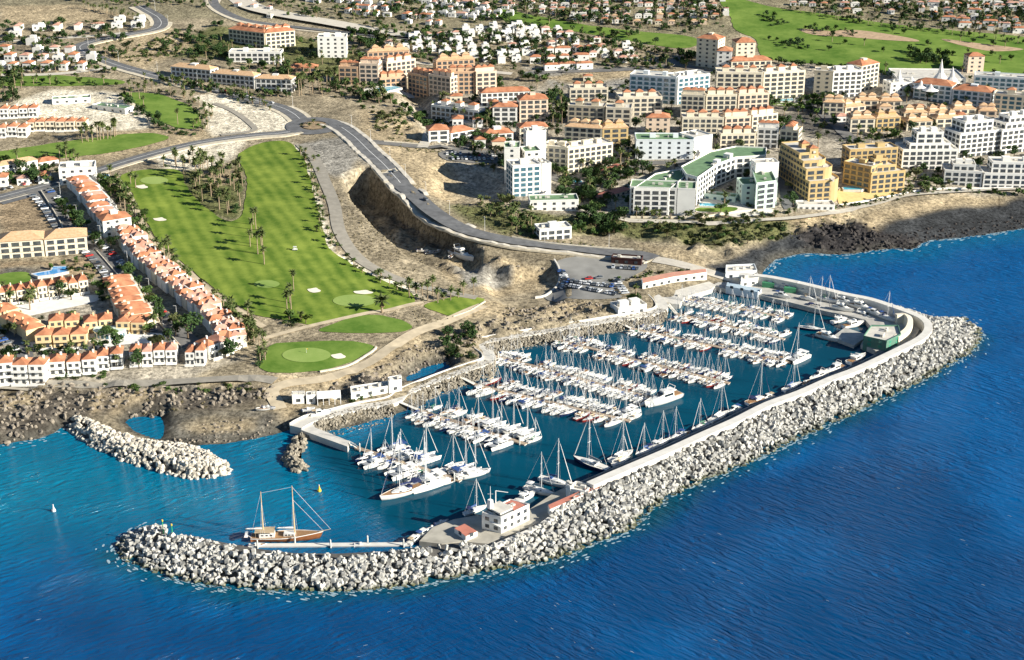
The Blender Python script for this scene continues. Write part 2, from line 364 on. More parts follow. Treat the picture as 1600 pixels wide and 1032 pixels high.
def soil_material():
    m = bpy.data.materials.new("soil"); m.use_nodes = True; t = m.node_tree; b = t.nodes["Principled BSDF"]; b.inputs["Roughness"].default_value = 0.95; b.inputs["Specular IOR Level"].default_value = 0.1
    a = nd(t, "ShaderNodeVertexColor", layer_name="soil"); g = nd(t, "ShaderNodeNewGeometry")
    n1 = nd(t, "ShaderNodeTexNoise"); n1.inputs["Scale"].default_value = 0.5; n1.inputs["Detail"].default_value = 8; n1.inputs["Roughness"].default_value = 0.7
    n2 = nd(t, "ShaderNodeTexNoise"); n2.inputs["Scale"].default_value = 0.09; n2.inputs["Detail"].default_value = 6
    for n in (n1, n2): t.links.new(g.outputs["Position"], n.inputs["Vector"])
    r1 = nd(t, "ShaderNodeMapRange"); r1.inputs[1].default_value = .35; r1.inputs[2].default_value = .65; r1.inputs[3].default_value = .30; r1.inputs[4].default_value = 1.50
    r2 = nd(t, "ShaderNodeMapRange"); r2.inputs[1].default_value = .35; r2.inputs[2].default_value = .65; r2.inputs[3].default_value = .8; r2.inputs[4].default_value = 1.2
    t.links.new(n1.outputs[0], r1.inputs[0]); t.links.new(n2.outputs[0], r2.inputs[0])
    mu = nd(t, "ShaderNodeMath", operation='MULTIPLY'); t.links.new(r1.outputs[0], mu.inputs[0]); t.links.new(r2.outputs[0], mu.inputs[1])
    mx = nd(t, "ShaderNodeVectorMath", operation='SCALE'); t.links.new(a.outputs[0], mx.inputs[0]); t.links.new(mu.outputs[0], mx.inputs["Scale"])
    t.links.new(mx.outputs[0], b.inputs["Base Color"])
    bm = nd(t, "ShaderNodeBump"); bm.inputs["Strength"].default_value = 0.7; bm.inputs["Distance"].default_value = 1.0
    t.links.new(n1.outputs[0], bm.inputs["Height"]); t.links.new(bm.outputs[0], b.inputs["Normal"]); return m
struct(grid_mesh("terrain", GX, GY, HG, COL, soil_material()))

# ---------------------------------------------------------------- sea
MARINA = w2([(470,668),(545,700),(640,640),(760,585),(760,540),(1000,500),(1060,460),(1130,445),(1440,495),(1445,520),(1200,635),(920,765),(760,850),(640,850),(560,790),(500,720)])
BAY = w2([(-100,700),(100,670),(350,745),(460,690),(520,720),(520,800),(400,830),(250,825),(150,800),(-100,850)])
sx = np.concatenate([np.arange(-9000, -420, 220.), np.arange(-420, 560, 5.), np.arange(560, 9000, 220.)]); sy = np.concatenate([np.arange(-6000, 330, 240.), np.arange(330, 900, 5.), np.arange(900, 9000, 240.)])
SX, SY = np.meshgrid(sx, sy)
dc = -sdist(SX, SY, COASTW); mar = sstep(-6, 6, sdist(SX, SY, MARINA)); bay = sstep(-75, 50, sdist(SX, SY, BAY) + 25 * fbm(SX / 40, SY / 40, 5, 3))
q = fbm(SX / 50, SY / 50, 8, 5) * .8
deep = np.array((.0001, .055, .172)); blue = np.array((.0001, .100, .292)); teal = np.array((.0003, .056, .096)); turq = np.array((.0003, .160, .265)); green = np.array((.003, .070, .095))
k = sstep(-0.12, 0.16, q + (SY - 560) / 900 + (SX + 10) / 2600 + sstep(-20,-190,SX) * .12)[..., None]
SC = deep * (1 - k) + blue * k
SC = SC * (1 - bay[..., None]) + turq * bay[..., None]
s_ = (sstep(34, 0, dc) * 0.55)[..., None]; SC = SC * (1 - s_) + turq * s_
DIKE = w2([(1530,528),(1450,586),(1350,636),(1250,681),(1107,746),(1000,811),(895,866),(800,887),(650,914),(500,926),(370,920),(250,896),(190,865)])
s_ = (sstep(14, 0, pdist(SX, SY, DIKE, False) + 8 * fbm(SX / 12, SY / 12, 15, 3)) * (1 - mar) * 0.8)[..., None]; SC = SC * (1 - s_) + green * s_
mt_ = mar[..., None]; SC = SC * (1 - mt_) + teal * (1 + 0.5 * q[..., None]) * mt_
SC = np.concatenate([SC, (1 - mar * 0.93)[..., None]], -1)
def water_material():
    m = bpy.data.materials.new("sea_water"); m.use_nodes = True; t = m.node_tree; b = t.nodes["Principled BSDF"]
    b.inputs["Roughness"].default_value = 0.10; b.inputs["IOR"].default_value = 1.33; b.inputs["Specular IOR Level"].default_value = 0.17
    a = nd(t, "ShaderNodeVertexColor", layer_name="depth"); g = nd(t, "ShaderNodeNewGeometry")
    def waves(th):
        a_ = nd(t, "ShaderNodeMapping"); a_.inputs["Rotation"].default_value = (0, 0, -th); s_ = nd(t, "ShaderNodeMapping"); s_.inputs["Scale"].default_value = (0.12, 0.50, 1)
        t.links.new(g.outputs["Position"], a_.inputs["Vector"]); t.links.new(a_.outputs[0], s_.inputs["Vector"])
        n = nd(t, "ShaderNodeTexNoise"); n.inputs["Scale"].default_value = 1.0; n.inputs["Detail"].default_value = 5; n.inputs["Roughness"].default_value = 0.6; n.inputs["Distortion"].default_value = 0.6; t.links.new(s_.outputs[0], n.inputs["Vector"]); return n
    wa, wb = waves(R(32)), waves(R(-42)); sp = nd(t, "ShaderNodeSeparateXYZ"); t.links.new(g.outputs["Position"], sp.inputs[0])
    bl = nd(t, "ShaderNodeMapRange", interpolation_type='SMOOTHSTEP'); bl.inputs[1].default_value = -110; bl.inputs[2].default_value = 60; t.links.new(sp.outputs[0], bl.inputs[0])
    n1 = nd(t, "ShaderNodeMix", data_type='FLOAT'); t.links.new(bl.outputs[0], n1.inputs[0]); t.links.new(wa.outputs[0], n1.inputs[2]); t.links.new(wb.outputs[0], n1.inputs[3])
    n2 = nd(t, "ShaderNodeTexNoise"); n2.inputs["Scale"].default_value = 0.035; n2.inputs["Detail"].default_value = 5; t.links.new(g.outputs["Position"], n2.inputs["Vector"])
    # ripple patches: wind roughens some areas more than others
    pr = nd(t, "ShaderNodeMapRange"); pr.inputs[1].default_value = .38; pr.inputs[2].default_value = .66; pr.inputs[3].default_value = .35; pr.inputs[4].default_value = 1.0; t.links.new(n2.outputs[0], pr.inputs[0])
    st = nd(t, "ShaderNodeMath", operation='MULTIPLY'); t.links.new(pr.outputs[0], st.inputs[0]); t.links.new(a.outputs["Alpha"], st.inputs[1])
    bm = nd(t, "ShaderNodeBump"); bm.inputs["Distance"].default_value = 3.4; t.links.new(st.outputs[0], bm.inputs["Strength"])
    t.links.new(n1.outputs[0], bm.inputs["Height"]); t.links.new(bm.outputs[0], b.inputs["Normal"])
    v = nd(t, "ShaderNodeMapRange"); v.inputs[1].default_value = .3; v.inputs[2].default_value = .7; v.inputs[3].default_value = .84; v.inputs[4].default_value = 1.16; t.links.new(n2.outputs[0], v.inputs[0])
    mx = nd(t, "ShaderNodeVectorMath", operation='SCALE'); t.links.new(a.outputs[0], mx.inputs[0]); t.links.new(v.outputs[0], mx.inputs["Scale"])
    t.links.new(mx.outputs[0], b.inputs["Base Color"]); return m
struct(grid_mesh("sea", SX, SY, SX * 0, SC, water_material(), "depth"))

# ---------------------------------------------------------------- golf course, roads, paths
def grass_material(name, c1, c2, stripe=0.0, ang=0.0):
    m = bpy.data.materials.new(name); m.use_nodes = True; t = m.node_tree; b = t.nodes["Principled BSDF"]; b.inputs["Roughness"].default_value = 0.9; b.inputs["Specular IOR Level"].default_value = 0.1
    g = nd(t, "ShaderNodeNewGeometry"); n = nd(t, "ShaderNodeTexNoise"); n.inputs["Scale"].default_value = 0.045; n.inputs["Detail"].default_value = 10; n.inputs["Roughness"].default_value = 0.74
    t.links.new(g.outputs["Position"], n.inputs["Vector"]); f = n.outputs[0]
    if stripe:
        mp = nd(t, "ShaderNodeMapping"); mp.inputs["Rotation"].default_value = (0, 0, ang); t.links.new(g.outputs["Position"], mp.inputs["Vector"])
        wv = nd(t, "ShaderNodeTexWave"); wv.inputs["Scale"].default_value = 0.045; wv.inputs["Distortion"].default_value = 2.2; wv.inputs["Detail"].default_value = 2; wv.inputs["Detail Scale"].default_value = 0.35; t.links.new(mp.outputs[0], wv.inputs["Vector"])
        mm = nd(t, "ShaderNodeMath", operation='MULTIPLY_ADD'); mm.inputs[1].default_value = stripe; t.links.new(wv.outputs["Fac"], mm.inputs[0]); t.links.new(f, mm.inputs[2])
        sb = nd(t, "ShaderNodeMath", operation='SUBTRACT'); sb.inputs[1].default_value = stripe / 2; t.links.new(mm.outputs[0], sb.inputs[0]); f = sb.outputs[0]
    r = nd(t, "ShaderNodeValToRGB"); r.color_ramp.elements[0].position = .36; r.color_ramp.elements[1].position = .66
    r.color_ramp.elements[0].color = (*c1, 1); r.color_ramp.elements[1].color = (*c2, 1); t.links.new(f, r.inputs[0]); t.links.new(r.outputs[0], b.inputs["Base Color"]); return m
GR = grass_material("fairway_grass", (.078,.142,.017), (.235,.30,.050), 0.11, -R(22)); GR2 = grass_material("rough_grass", (.075,.15,.020), (.19,.27,.055))
GRP = grass_material("putting_grass", (.20,.29,.07), (.29,.37,.11)); SAND = mat("bunker_sand", (.74,.68,.55), .95, .08, .5)
FAIR = [("fairway", GR, [(187,277),(215,267),(255,265),(280,268),(292,292),(310,316),(340,338),(362,347),(379,335),(385,300),(385,272),(373,252),(377,238),(402,226),(430,221),(455,225),
 (471,243),(480,263),(488,295),(497,330),(506,362),(516,388),(560,420),(605,442),(640,456),(650,467),(645,474),(610,482),(560,492),(510,506),(480,508),(445,500),(412,496),(388,488),(332,450),(282,407),(245,376),(228,347),(208,307)]),
 ("fairway", GR2, [(500,514),(540,500),(575,493),(620,498),(645,511),(625,520),(560,522),(508,520)]),
 ("tee_box", GR, [(662,478),(700,467),(727,463),(757,469),(735,482),(708,494),(680,487)]),
 ("golf_green", GR2, [(407,570),(418,552),(432,538),(520,533),(572,537),(585,545),(560,560),(505,580),(440,583),(412,578)]),
 ("fairway", GR2, [(188,147),(215,145),(250,148),(275,158),(300,168),(313,188),(310,201),(282,201),(262,195),(240,185),(220,168),(204,158)]),
 ("fairway", GR2, [(-30,240),(0,237),(80,225),(180,212),(240,209),(262,217),(215,231),(150,242),(60,252),(-30,260)]),
 ("fairway", GR2, [(-20,112),(60,117),(180,125),(182,133),(60,135),(-20,132)]),
 ("fairway", GR2, [(775,13),(830,24),(920,40),(1000,50),(1080,58),(1090,70),(1060,76),(980,64),(900,50),(840,42),(785,30)]),
 ("fairway", GR2, [(1120,-10),(1200,10),(1280,21),(1330,29),(1400,39),(1500,49),(1640,66),(1640,112),(1560,114),(1480,108),(1380,113),(1330,104),(1230,97),(1190,87),(1180,62),(1150,48),(1140,25)])]
fw = []
for n, m, p in FAIR: o = struct(sheet(n, gp(p), m, 0.22, rag=3.2, step=3.5)); fw.append(o)
def ell(cx, cy, rx, ry, n=14): return [(cx + rx * math.cos(2 * math.pi * i / n), cy + ry * math.sin(2 * math.pi * i / n)) for i in range(n)]
for e in ((479,556,38,11.5),(554,471,34,9.5),(241,283,22,6),(417,445,20,6)): struct(sheet("putting_green", gp(ell(*e)), GRP, 0.36))
for e in ((529,558,11,4),(491,455,10,3.6),(568,458,15,3),(222,293,9,2.8),(250,344,10,2.6)):
    struct(sheet("sand_bunker", gp([(x + 1.5 * math.sin(i * 2.1), y + .5 * math.sin(i * 3.3)) for i, (x, y) in enumerate(ell(*e, n=9))]), SAND, 0.40))
for p in ([(1290,52),(1340,48),(1420,60),(1430,66),(1340,60)],[(1250,46),(1300,50),(1330,58),(1270,55)],[(1470,62),(1540,70),(1600,78),(1540,80)]):
    struct(sheet("bare_ground", gp(p), mat("bare_soil", (.42,.30,.19), .95, .2, .3), 0.36))
ASPH = mat("asphalt", (.135,.137,.138), .9, .25, .25); ASPH2 = mat("old_asphalt", (.16,.155,.145), .9, .25, .2); PAVE = mat("paving", (.52,.48,.40), .9, .12, .4); TRACK = mat("dirt_track", (.50,.42,.29), .95, .18, .25)
CONC = mat("concrete", (.60,.57,.50), .85, .12, .35); CONCD = mat("weathered_concrete", (.36,.34,.29), .9, .2, .3); WHITEL = mat("road_paint", (.75,.75,.72), .7, .05, 1)
ROADS = [
 ("road",11,[(216,10),(232,19),(247,28),(252,38),(240,47),(200,55),(160,62),(128,71),(128,80),(150,90),(178,101),(205,109),(250,121),(290,132),(350,145),(400,158),(437,168),(458,178),(470,188)],ASPH),
 ("road",11,[(512,192),(530,198),(552,213),(575,235),(600,258),(625,286),(650,310),(678,333),(714,355),(750,368),(800,379),(850,385),(900,390),(950,396),(1000,400),(1022,406)],ASPH),
 ("road",8,[(1022,406),(1060,413),(1100,424),(1150,438),(1200,446)],PAVE),
 ("road",9,[(466,204),(440,209),(400,212),(350,218),(300,226),(250,238),(200,252),(150,268),(100,283),(50,296),(0,309),(-50,322)],ASPH),
 ("street",15,[(58,296),(70,306),(84,322),(106,355),(140,383),(164,405),(191,438),(213,468),(238,495),(262,517),(292,542)],ASPH2),
 ("road",8,[(575,222),(600,224),(650,229),(712,232),(800,232),(850,268),(900,288),(960,275),(1000,262)],ASPH2),
 ("road",8,[(332,-6),(336,8),(352,20),(385,33),(430,40),(520,50),(620,60),(700,66)],ASPH),("pavement",20,[(372,-4),(395,12),(440,24),(520,38),(600,52),(650,58)],PAVE),("road",7,[(640,58),(700,52),(760,44),(800,40)],PAVE),("road",7,[(880,164),(960,188),(1045,216),(1120,238),(1180,225)],PAVE),("road",8,[(1110,163),(1200,163),(1262,160)],PAVE),("road",7,[(1500,196),(1560,188),(1640,184)],PAVE),("road",7,[(660,232),(690,200),(760,200),(850,208)],PAVE),("road",6,[(800,116),(760,112),(700,104),(600,92),(560,82)],PAVE),("road",7,[(985,262),(1000,256),(1060,254),(1115,250)],ASPH2),("road",6,[(0,66),(60,62),(130,58),(200,52)],PAVE),("road",6,[(0,118),(90,116),(180,106)],PAVE),
 ("road",8,[(815,116),(880,112),(960,110),(1040,104),(1058,92),(1070,82)],ASPH2),
 ("road",9,[(1060,100),(1100,112),(1160,118),(1260,160),(1300,190),(1340,222),(1420,240)],ASPH2),
 ("path",5,[(905,330),(940,337),(985,345),(1060,347),(1120,350),(1200,345),(1290,336),(1360,322),(1410,308),(1460,303),(1530,299),(1640,296)],PAVE),
 ("dirt_track",7,[(470,226),(492,250),(508,285),(522,320),(532,365),(565,408),(630,440),(700,458),(745,466)],mat("grey_track",(.30,.275,.225),.95,.15,.3)),
 ("dirt_track",6,[(755,478),(700,502),(650,520),(610,545),(575,570),(510,592),(450,600),(425,612),(438,640)],TRACK),
 ("dirt_track",6,[(0,606),(90,600),(180,602),(300,598),(400,592),(430,596)],mat("grey_track",(.3,.28,.22))),
 ("cart_path",3.5,[(178,278),(194,292),(205,312),(222,350),(240,380),(278,412),(328,455),(384,494),(412,512)],TRACK),
 ("cart_path",3,[(412,530),(455,518),(495,508),(575,490),(605,486),(650,475),(662,474)],TRACK),
 ("cart_path",4,[(345,212),(395,205),(392,195),(365,175),(335,162)],GRAV and mat("grey_track",(.3,.28,.22))),
 ("street",7,[(0,512),(20,520),(35,540),(40,560)],ASPH),
 ("street",8,[(0,318),(60,302)],ASPH),
]
for n, wd, p, m in ROADS:
    if m is ASPH and n == "road": struct(ribbon("road_verge", gp(p), wd + 6.5, mat("verge_gravel", (.55,.49,.37), .95, .2, .4), 0.1, zfun=lambda q: float(H(q[0], q[1])), skirt=1.0))
for n, wd, p, m in ROADS: struct(ribbon(n, gp(p), wd, m, 0.3 if "path" not in n else 0.33))
for i in (1, 0, 3): struct(ribbon("lane_marking", gp(ROADS[i][2]), 0.35, WHITEL, 0.36))
for sgn in (-1, 1):   # pale pavements beside the main road
    q = gp(ROADS[1][2]); P = smooth_open(q, 6); L = []
    for i, p in enumerate(P):
        t = P[min(i + 1, len(P) - 1)] - P[max(i - 1, 0)]; t = t / np.linalg.norm(t); L.append((p[0] - t[1] * 7 * sgn, p[1] + t[0] * 7 * sgn))
    PC = np.array(P); struct(ribbon("pavement", L, 2.6, PAVE, 0.42, zfun=lambda p: float(H(*PC[np.argmin(((PC - p) ** 2).sum(1))])), skirt=1.5))
rc = gat(491, 197)
ring = [(rc[0] + 14 * math.cos(a), rc[1] + 14 * math.sin(a)) for a in np.linspace(0, 2 * math.pi, 33)]
struct(ribbon("roundabout", ring, 9, ASPH, 0.38, step=3))
struct(sheet("roundabout_island", [(rc[0] + 8 * math.cos(a), rc[1] + 8 * math.sin(a)) for a in np.linspace(0, 2 * math.pi, 20)[:-1]], mat("island_soil", (.30,.22,.13), .95, .3, .4), 0.45, 3))
struct(sheet("car_park", gp([(872,408),(940,400),(1000,408),(1010,420),(975,440),(960,455),(970,466),(900,468),(850,466),(872,440)]), mat("car_park_asphalt", (.24,.235,.215), .9, .15, .15), 0.25))
struct(sheet("car_park", gp([(690,238),(760,236),(860,240),(845,252),(775,256),(700,252)]), ASPH2, 0.35))
struct(sheet("car_park", gp([(1245,240),(1270,225),(1262,300),(1240,322),(1222,322),(1218,260)]), ASPH, 0.35))
struct(sheet("forecourt", gp([(0,484),(140,462),(150,472),(60,492),(20,500),(0,498)]), mat("white_paving", (.74,.72,.66), .9, .1, .4), 0.3))
struct(sheet("forecourt", gp([(140,505),(230,520),(258,524),(250,535),(190,540),(140,548),(60,545),(35,535),(120,535)]), mat("white_paving", (.74,.72,.66)), 0.3))
struct(sheet("lawn", gp([(0,430),(40,426),(48,436),(40,442),(0,446)]), GR2, 0.3))
struct(sheet("lawn", gp([(1095,325),(1150,325),(1140,332),(1090,331)]), GR2, 0.3)); struct(sheet("lawn", gp([(1205,158),(1280,156),(1285,164),(1210,166)]), GR2, 0.3))
struct(sheet("terrace", gp([(1085,310),(1150,314),(1170,325),(1210,328),(1200,335),(1150,340),(1120,332),(1088,332)]), CONC, 0.28))
struct(sheet("terrace", gp([(1312,296),(1360,296),(1412,300),(1380,310),(1330,318),(1312,322)]), mat("yellow_paving", (.62,.46,.20), .9, .12, .4), 0.28))
struct(sheet("terrace", gp([(570,138),(630,140),(650,148),(640,154),(580,150)]), CONC, 0.3))
struct(sheet("terrace", gp([(560,585),(560,586),(561,586)]), CONC, 0.3)) if False else None
POOLS = []
def pool(poly, label, col=(.10,.46,.62)):
    P = gp(poly); POOLS.append(P); z = max(H(p[0], p[1]) for p in P); o = sheet("swimming_pool", P, mat("pool_water%d" % int(col[0]*100), col, .06, .06, .5, spec=.6), 0, smooth=False, zfix=z + 0.45)
    mb = MB(); n = len(P)
    for i in range(n):
        a, b = P[i], P[(i + 1) % n]; mb.box(((a[0]+b[0])/2, (a[1]+b[1])/2, z - .2), (math.hypot(b[0]-a[0], b[1]-a[1]) + .6, .7, 1.5), math.atan2(b[1]-a[1], b[0]-a[0]))
    mb.build("pool_edge", CONC, o); tag(o, label, "pool"); return o
pool([(48,431),(80,425),(82,418),(106,418),(107,428),(85,433),(60,436)], "blue free-form swimming pool in the brown garden behind the orange terraces", (.08,.33,.68))
pool([(157,274),(172,274),(169,283),(155,283)], "turquoise swimming pool beside the white clubhouse", (.08,.60,.66))
pool([(1092,318),(1135,321),(1128,326),(1092,325)], "pale blue pool between the wings of the green-roofed white hotel")
pool([(1316,294),(1340,291),(1358,295),(1345,302),(1318,300)], "blue pool in the courtyard of the yellow hotel", (.10,.38,.50))
pool([(582,140),(618,138),(628,147),(592,149)], "blue pool in the shaded courtyard of the orange apartments", (.10,.40,.58))
pool([(1210,157),(1240,155),(1245,160),(1212,162)], "light pool beside the lawn below the cream apartment block")
pool([(885,285),(905,281),(912,287),(890,290)], "small blue pool below the curved cream apartment block")
# ---------------------------------------------------------------- breakwater
WHITEC = mat("crest_concrete", (.66,.635,.57), .85, .10, .3); BLOCK = mat("block_concrete", (.22,.215,.195), .95, .32, .38, col2=(.63,.615,.56)); RUB = mat("core_rubble", (.10,.095,.085), .95, .3, .4, bump=.5)
BASALT = mat("basalt_boulder", (.13,.115,.085), .95, .35, .6, col2=(.36,.32,.25)); 
def wet_foot(m):   # tide line: dark wet and green weed on the lowest metre of every block
    t = m.node_tree; b = t.nodes["Principled BSDF"]; src = b.inputs["Base Color"].links[0].from_socket; g = nd(t, "ShaderNodeNewGeometry"); s = nd(t, "ShaderNodeSeparateXYZ"); t.links.new(g.outputs["Position"], s.inputs[0])
    n = nd(t, "ShaderNodeTexNoise"); n.inputs["Scale"].default_value = .35; n.inputs["Detail"].default_value = 4; t.links.new(g.outputs["Position"], n.inputs["Vector"])
    a = nd(t, "ShaderNodeMath", operation='MULTIPLY_ADD'); a.inputs[1].default_value = -2.2; t.links.new(n.outputs[0], a.inputs[0]); t.links.new(s.outputs[2], a.inputs[2])
    r = nd(t, "ShaderNodeMapRange"); r.inputs[1].default_value = -.9; r.inputs[2].default_value = .35; t.links.new(a.outputs[0], r.inputs[0])
    x = nd(t, "ShaderNodeMix", data_type='RGBA'); x.inputs[6].default_value = (.10, .105, .055, 1); t.links.new(r.outputs[0], x.inputs[0]); t.links.new(src, x.inputs[7]); t.links.new(x.outputs[2], b.inputs["Base Color"])
wet_foot(BLOCK)
WETROCK = mat("wet_rock", (.07,.07,.05), .7, .4, .5)
ZC2 = 4.0
CREST = [(1156,428),(1200,432),(1260,444),(1320,459),(1360,467),(1400,480),(1430,491),(1446,500),(1451,512),(1440,527),(1400,548),(1340,576),(1300,591),(1250,613),(1200,631),(1150,656),(1100,678),(1050,701),(975,733),(940,748),(922,756)]
CREST2 = [(918,762),(905,776),(880,793),(842,821),(800,840),(764,856)]
ZC = 7.0
crest = smooth_open(w2(CREST, ZC), 4); crest2 = smooth_open(w2(CREST2, ZC2), 4)
bw = thing("breakwater", "long curved breakwater with a pale crest wall enclosing the marina", "breakwater", (crest[60][0], crest[60][1], 0))
def loc(o, mb_v): return [(x - o.location[0], y - o.location[1], z - o.location[2]) for x, y, z in mb_v]
def offline(P, d):
    L = []
    for i, p in enumerate(P):
        t = P[min(i + 1, len(P) - 1)] - P[max(i - 1, 0)]; t = t / np.linalg.norm(t); L.append(np.array((p[0] - t[1] * d, p[1] + t[0] * d)))
    return L
def section(P, prof, cap=True):   # prof: list of (offset to the left of travel, z)
    rows = [[(a[0], a[1], z) for a in offline(P, d)] for d, z in prof]; mb = MB(); n = len(P); k = len(prof)
    v = [rows[j][i] for i in range(n) for j in range(k)]
    f = [(i * k + j, (i + 1) * k + j, (i + 1) * k + j + 1, i * k + j + 1) for i in range(n - 1) for j in range(k - 1)]
    f += [tuple(range(k - 1, -1, -1)), tuple((n - 1) * k + j for j in range(k))]; mb.add(v, f); return mb
def child(mb, name, m, root, smooth=False): mb.v = loc(root, mb.v); return mb.build(name, m, root, smooth)
# travel runs from the beach round to the head: left of travel is the sea, right the basin
child(section(crest, [(-1.9, 2), (-1.9, ZC), (1.9, ZC), (1.9, 1)]), "crest_wall", WHITEC, bw); child(section(crest2, [(-.8, 1), (-.8, ZC2), (1.2, ZC2), (1.2, 0)]), "crest_wall", WHITEC, bw)
child(section(crest, [(-10, -4), (-10, 1.9), (-2.3, 1.9)]), "quay", mat("quay_paving", (.20,.205,.20), .9, .2, .3), bw)
child(section(crest, [(-10.3, 1.2), (-10.3, 2.2), (-9.6, 2.2), (-9.6, 1.2)]), "kerb", CONCD, bw)
PAIRS = [((1420,487,7),None),((1430,491,7),None),((1446,500,7),(1505,498)),((1450,508,7),(1527,516)),((1451,514,7),(1531,529)),((1440,527,7),(1511,554)),((1400,548,7),(1452,587)),((1340,576,7),(1388,619)),((1300,591,7),(1349,637)),((1250,613,7),(1306,657)),((1200,631,7),(1250,682)),
 ((1150,656,7),(1200,708)),((1100,678,7),(1150,731)),((1050,701,7),(1100,750)),((1010,718,7),(1060,768)),((975,733,7),(1022,791)),((940,748,7),(1000,811)),((920,760,5.5),(976,834)),((880,793,4.2),(926,850)),((842,821,4.2),(893,866)),((800,840,4.2),(846,880)),((764,855,4.6),(795,888)),
 ((720,847,6),(722,901)),((660,853,6),(648,914)),((600,860,6),(560,924)),((520,864,6),(490,926)),((450,863,6),(420,923)),((395,856,6),(350,917)),((340,846,6),(290,908)),((295,836,6),(235,891)),((268,832,6),(200,877)),((258,831,6),(183,860)),((252,830,6),(190,842)),((252,829,6),(215,828)),((260,828,5),(255,822))]
TOPS = []; BOTS = []
cn = offline(crest, 1)
for t, b in PAIRS:
    p = np.array(at(*t)[:2]); TOPS.append(p)
    if b is None:
        i = min(range(len(crest)), key=lambda i: np.linalg.norm(crest[i] - p)); nn = cn[i] - crest[i]; BOTS.append(p + nn * 16)
    else: BOTS.append(np.array(at(b[0], b[1], 0)[:2]))
pre = [i for i in range(0, len(crest)) if proj(crest[i][0], crest[i][1], ZC)[1] < 486 and proj(crest[i][0], crest[i][1], ZC)[0] < 1418]
pt = [crest[i] for i in pre[::6]]; pb = [crest[i] + (cn[i] - crest[i]) * (15 if k > 2 else 9) for k, i in enumerate(pre[::6])]
TZ = [7.0] * len(pt) + [p[0][2] for p in PAIRS]; TOPS = pt + TOPS; BOTS = pb + BOTS
def resamp(L, step, par=None):
    return None
# core under the blocks
mb = MB(); n = len(TOPS); v = []
for t, b, z in zip(TOPS, BOTS, TZ):
    d = b - t; v += [(t[0] + d[0]*.04, t[1] + d[1]*.04, z - 1.7), (t[0] + d[0] * .3, t[1] + d[1] * .3, z * .78 - 1.8), (b[0], b[1], -1.7), (b[0] + d[0] * .12, b[1] + d[1] * .12, -4)]
mb.add(v, [(i * 4 + j, i * 4 + j + 1, (i + 1) * 4 + j + 1, (i + 1) * 4 + j) for i in range(n - 1) for j in range(3)]); child(mb, "rubble_core", RUB, bw)
mb = MB(); v = []   # basin side of the head
hi = [i for i in range(n) if TZ[i] < 7 and proj(TOPS[i][0], TOPS[i][1], TZ[i])[0] < 735]
for i in hi:
    t = TOPS[i]; b = BOTS[i]; d = (t - b) / np.linalg.norm(t - b); v += [(t[0] + d[0]*(-1), t[1] + d[1]*(-1), 4.2), (t[0] + d[0] * 3, t[1] + d[1] * 3, 4.0), (t[0] + d[0] * 9, t[1] + d[1] * 9, -3)]
mb.add(v, [(i * 3 + j, (i + 1) * 3 + j, (i + 1) * 3 + j + 1, i * 3 + j + 1) for i in range(len(hi) - 1) for j in range(2)]); child(mb, "rubble_slope", RUB, bw)
def block_mesh(s, kind):
    mb = MB(); r = rnd.uniform
    if kind < 3:      # grooved cube: chamfered body
        a = s * r(.85, 1.1); c = a * .28; b = a * r(.9, 1.25)
        mb.box((0, 0, 0), (2 * a, 2 * a - c, 2 * b - c)); mb.box((0, 0, 0), (2 * a - c, 2 * a, 2 * b - c * 1.01)); mb.box((0, 0, 0), (2 * a - c, 2 * a - c * 1.01, 2 * b))
    elif kind < 5:    # long pier of concrete
        a = s * .62; mb.box((0, 0, 0), (a * 1.9, a * 1.7, s * 3.0), top=.86); mb.box((0, 0, -s * .2), (a * 2.1, a * 1.4, s * 2.2))
    else:             # anvil with three lobes
        a = s * .5; mb.box((0, 0, 0), (a * 1.5, a * 1.5, s * 2.4), top=.9); mb.box((0, 0, s * .9), (s * 2.1, a * 1.3, a * 1.3)); mb.box((0, 0, -s * .9), (a * 1.3, s * 2.1, a * 1.3))
    return mb
BM = [block_mesh(.74, k) for k in (0, 1, 2, 3, 4, 5)]
def rot(v, e):
    from mathutils import Euler
    m = Euler(e).to_matrix(); return [tuple(m @ Vector(p)) for p in v]
SPOTS = []
for i in range(n - 1):
    a, b, c, d = TOPS[i], TOPS[i + 1], BOTS[i], BOTS[i + 1]
    area = .5 * (np.linalg.norm(b - a) + np.linalg.norm(d - c)) * .5 * (np.linalg.norm(c - a) + np.linalg.norm(d - b))
    for k in range(int(area / 1.6)):
        u = rnd.random(); tt = rnd.random() * 1.03 + (.03 if TZ[i] >= 7 else -.05)
        # spread evenly over the quad although one edge is longer
        e0, e1 = np.linalg.norm(b - a), np.linalg.norm(d - c)
        if rnd.random() > (e0 + (e1 - e0) * tt) / max(e0, e1): tt = 1 - tt
        t0 = a + (b - a) * u; b0 = c + (d - c) * u; l_ = np.linalg.norm(b0 - t0); tt = max(tt, 0) if TZ[i] < 6 else 2.3 / l_ + tt * (1 - 2.3 / l_); p = t0 + (b0 - t0) * tt; z0 = TZ[i] + (TZ[i + 1] - TZ[i]) * u
        z = (z0 - (.35 if z0 > 6 else .1)) * max(0.0, 1 - tt) ** .85 - .5 + rnd.uniform(-.8, .75)
        SPOTS.append((p[0], p[1], z, (rnd.uniform(0, 6.28), rnd.uniform(0, 6.28), rnd.uniform(0, 6.28)), rnd.choice((0, 1, 2, 0, 3, 4, 5)), rnd.uniform(.85, 1.18)))
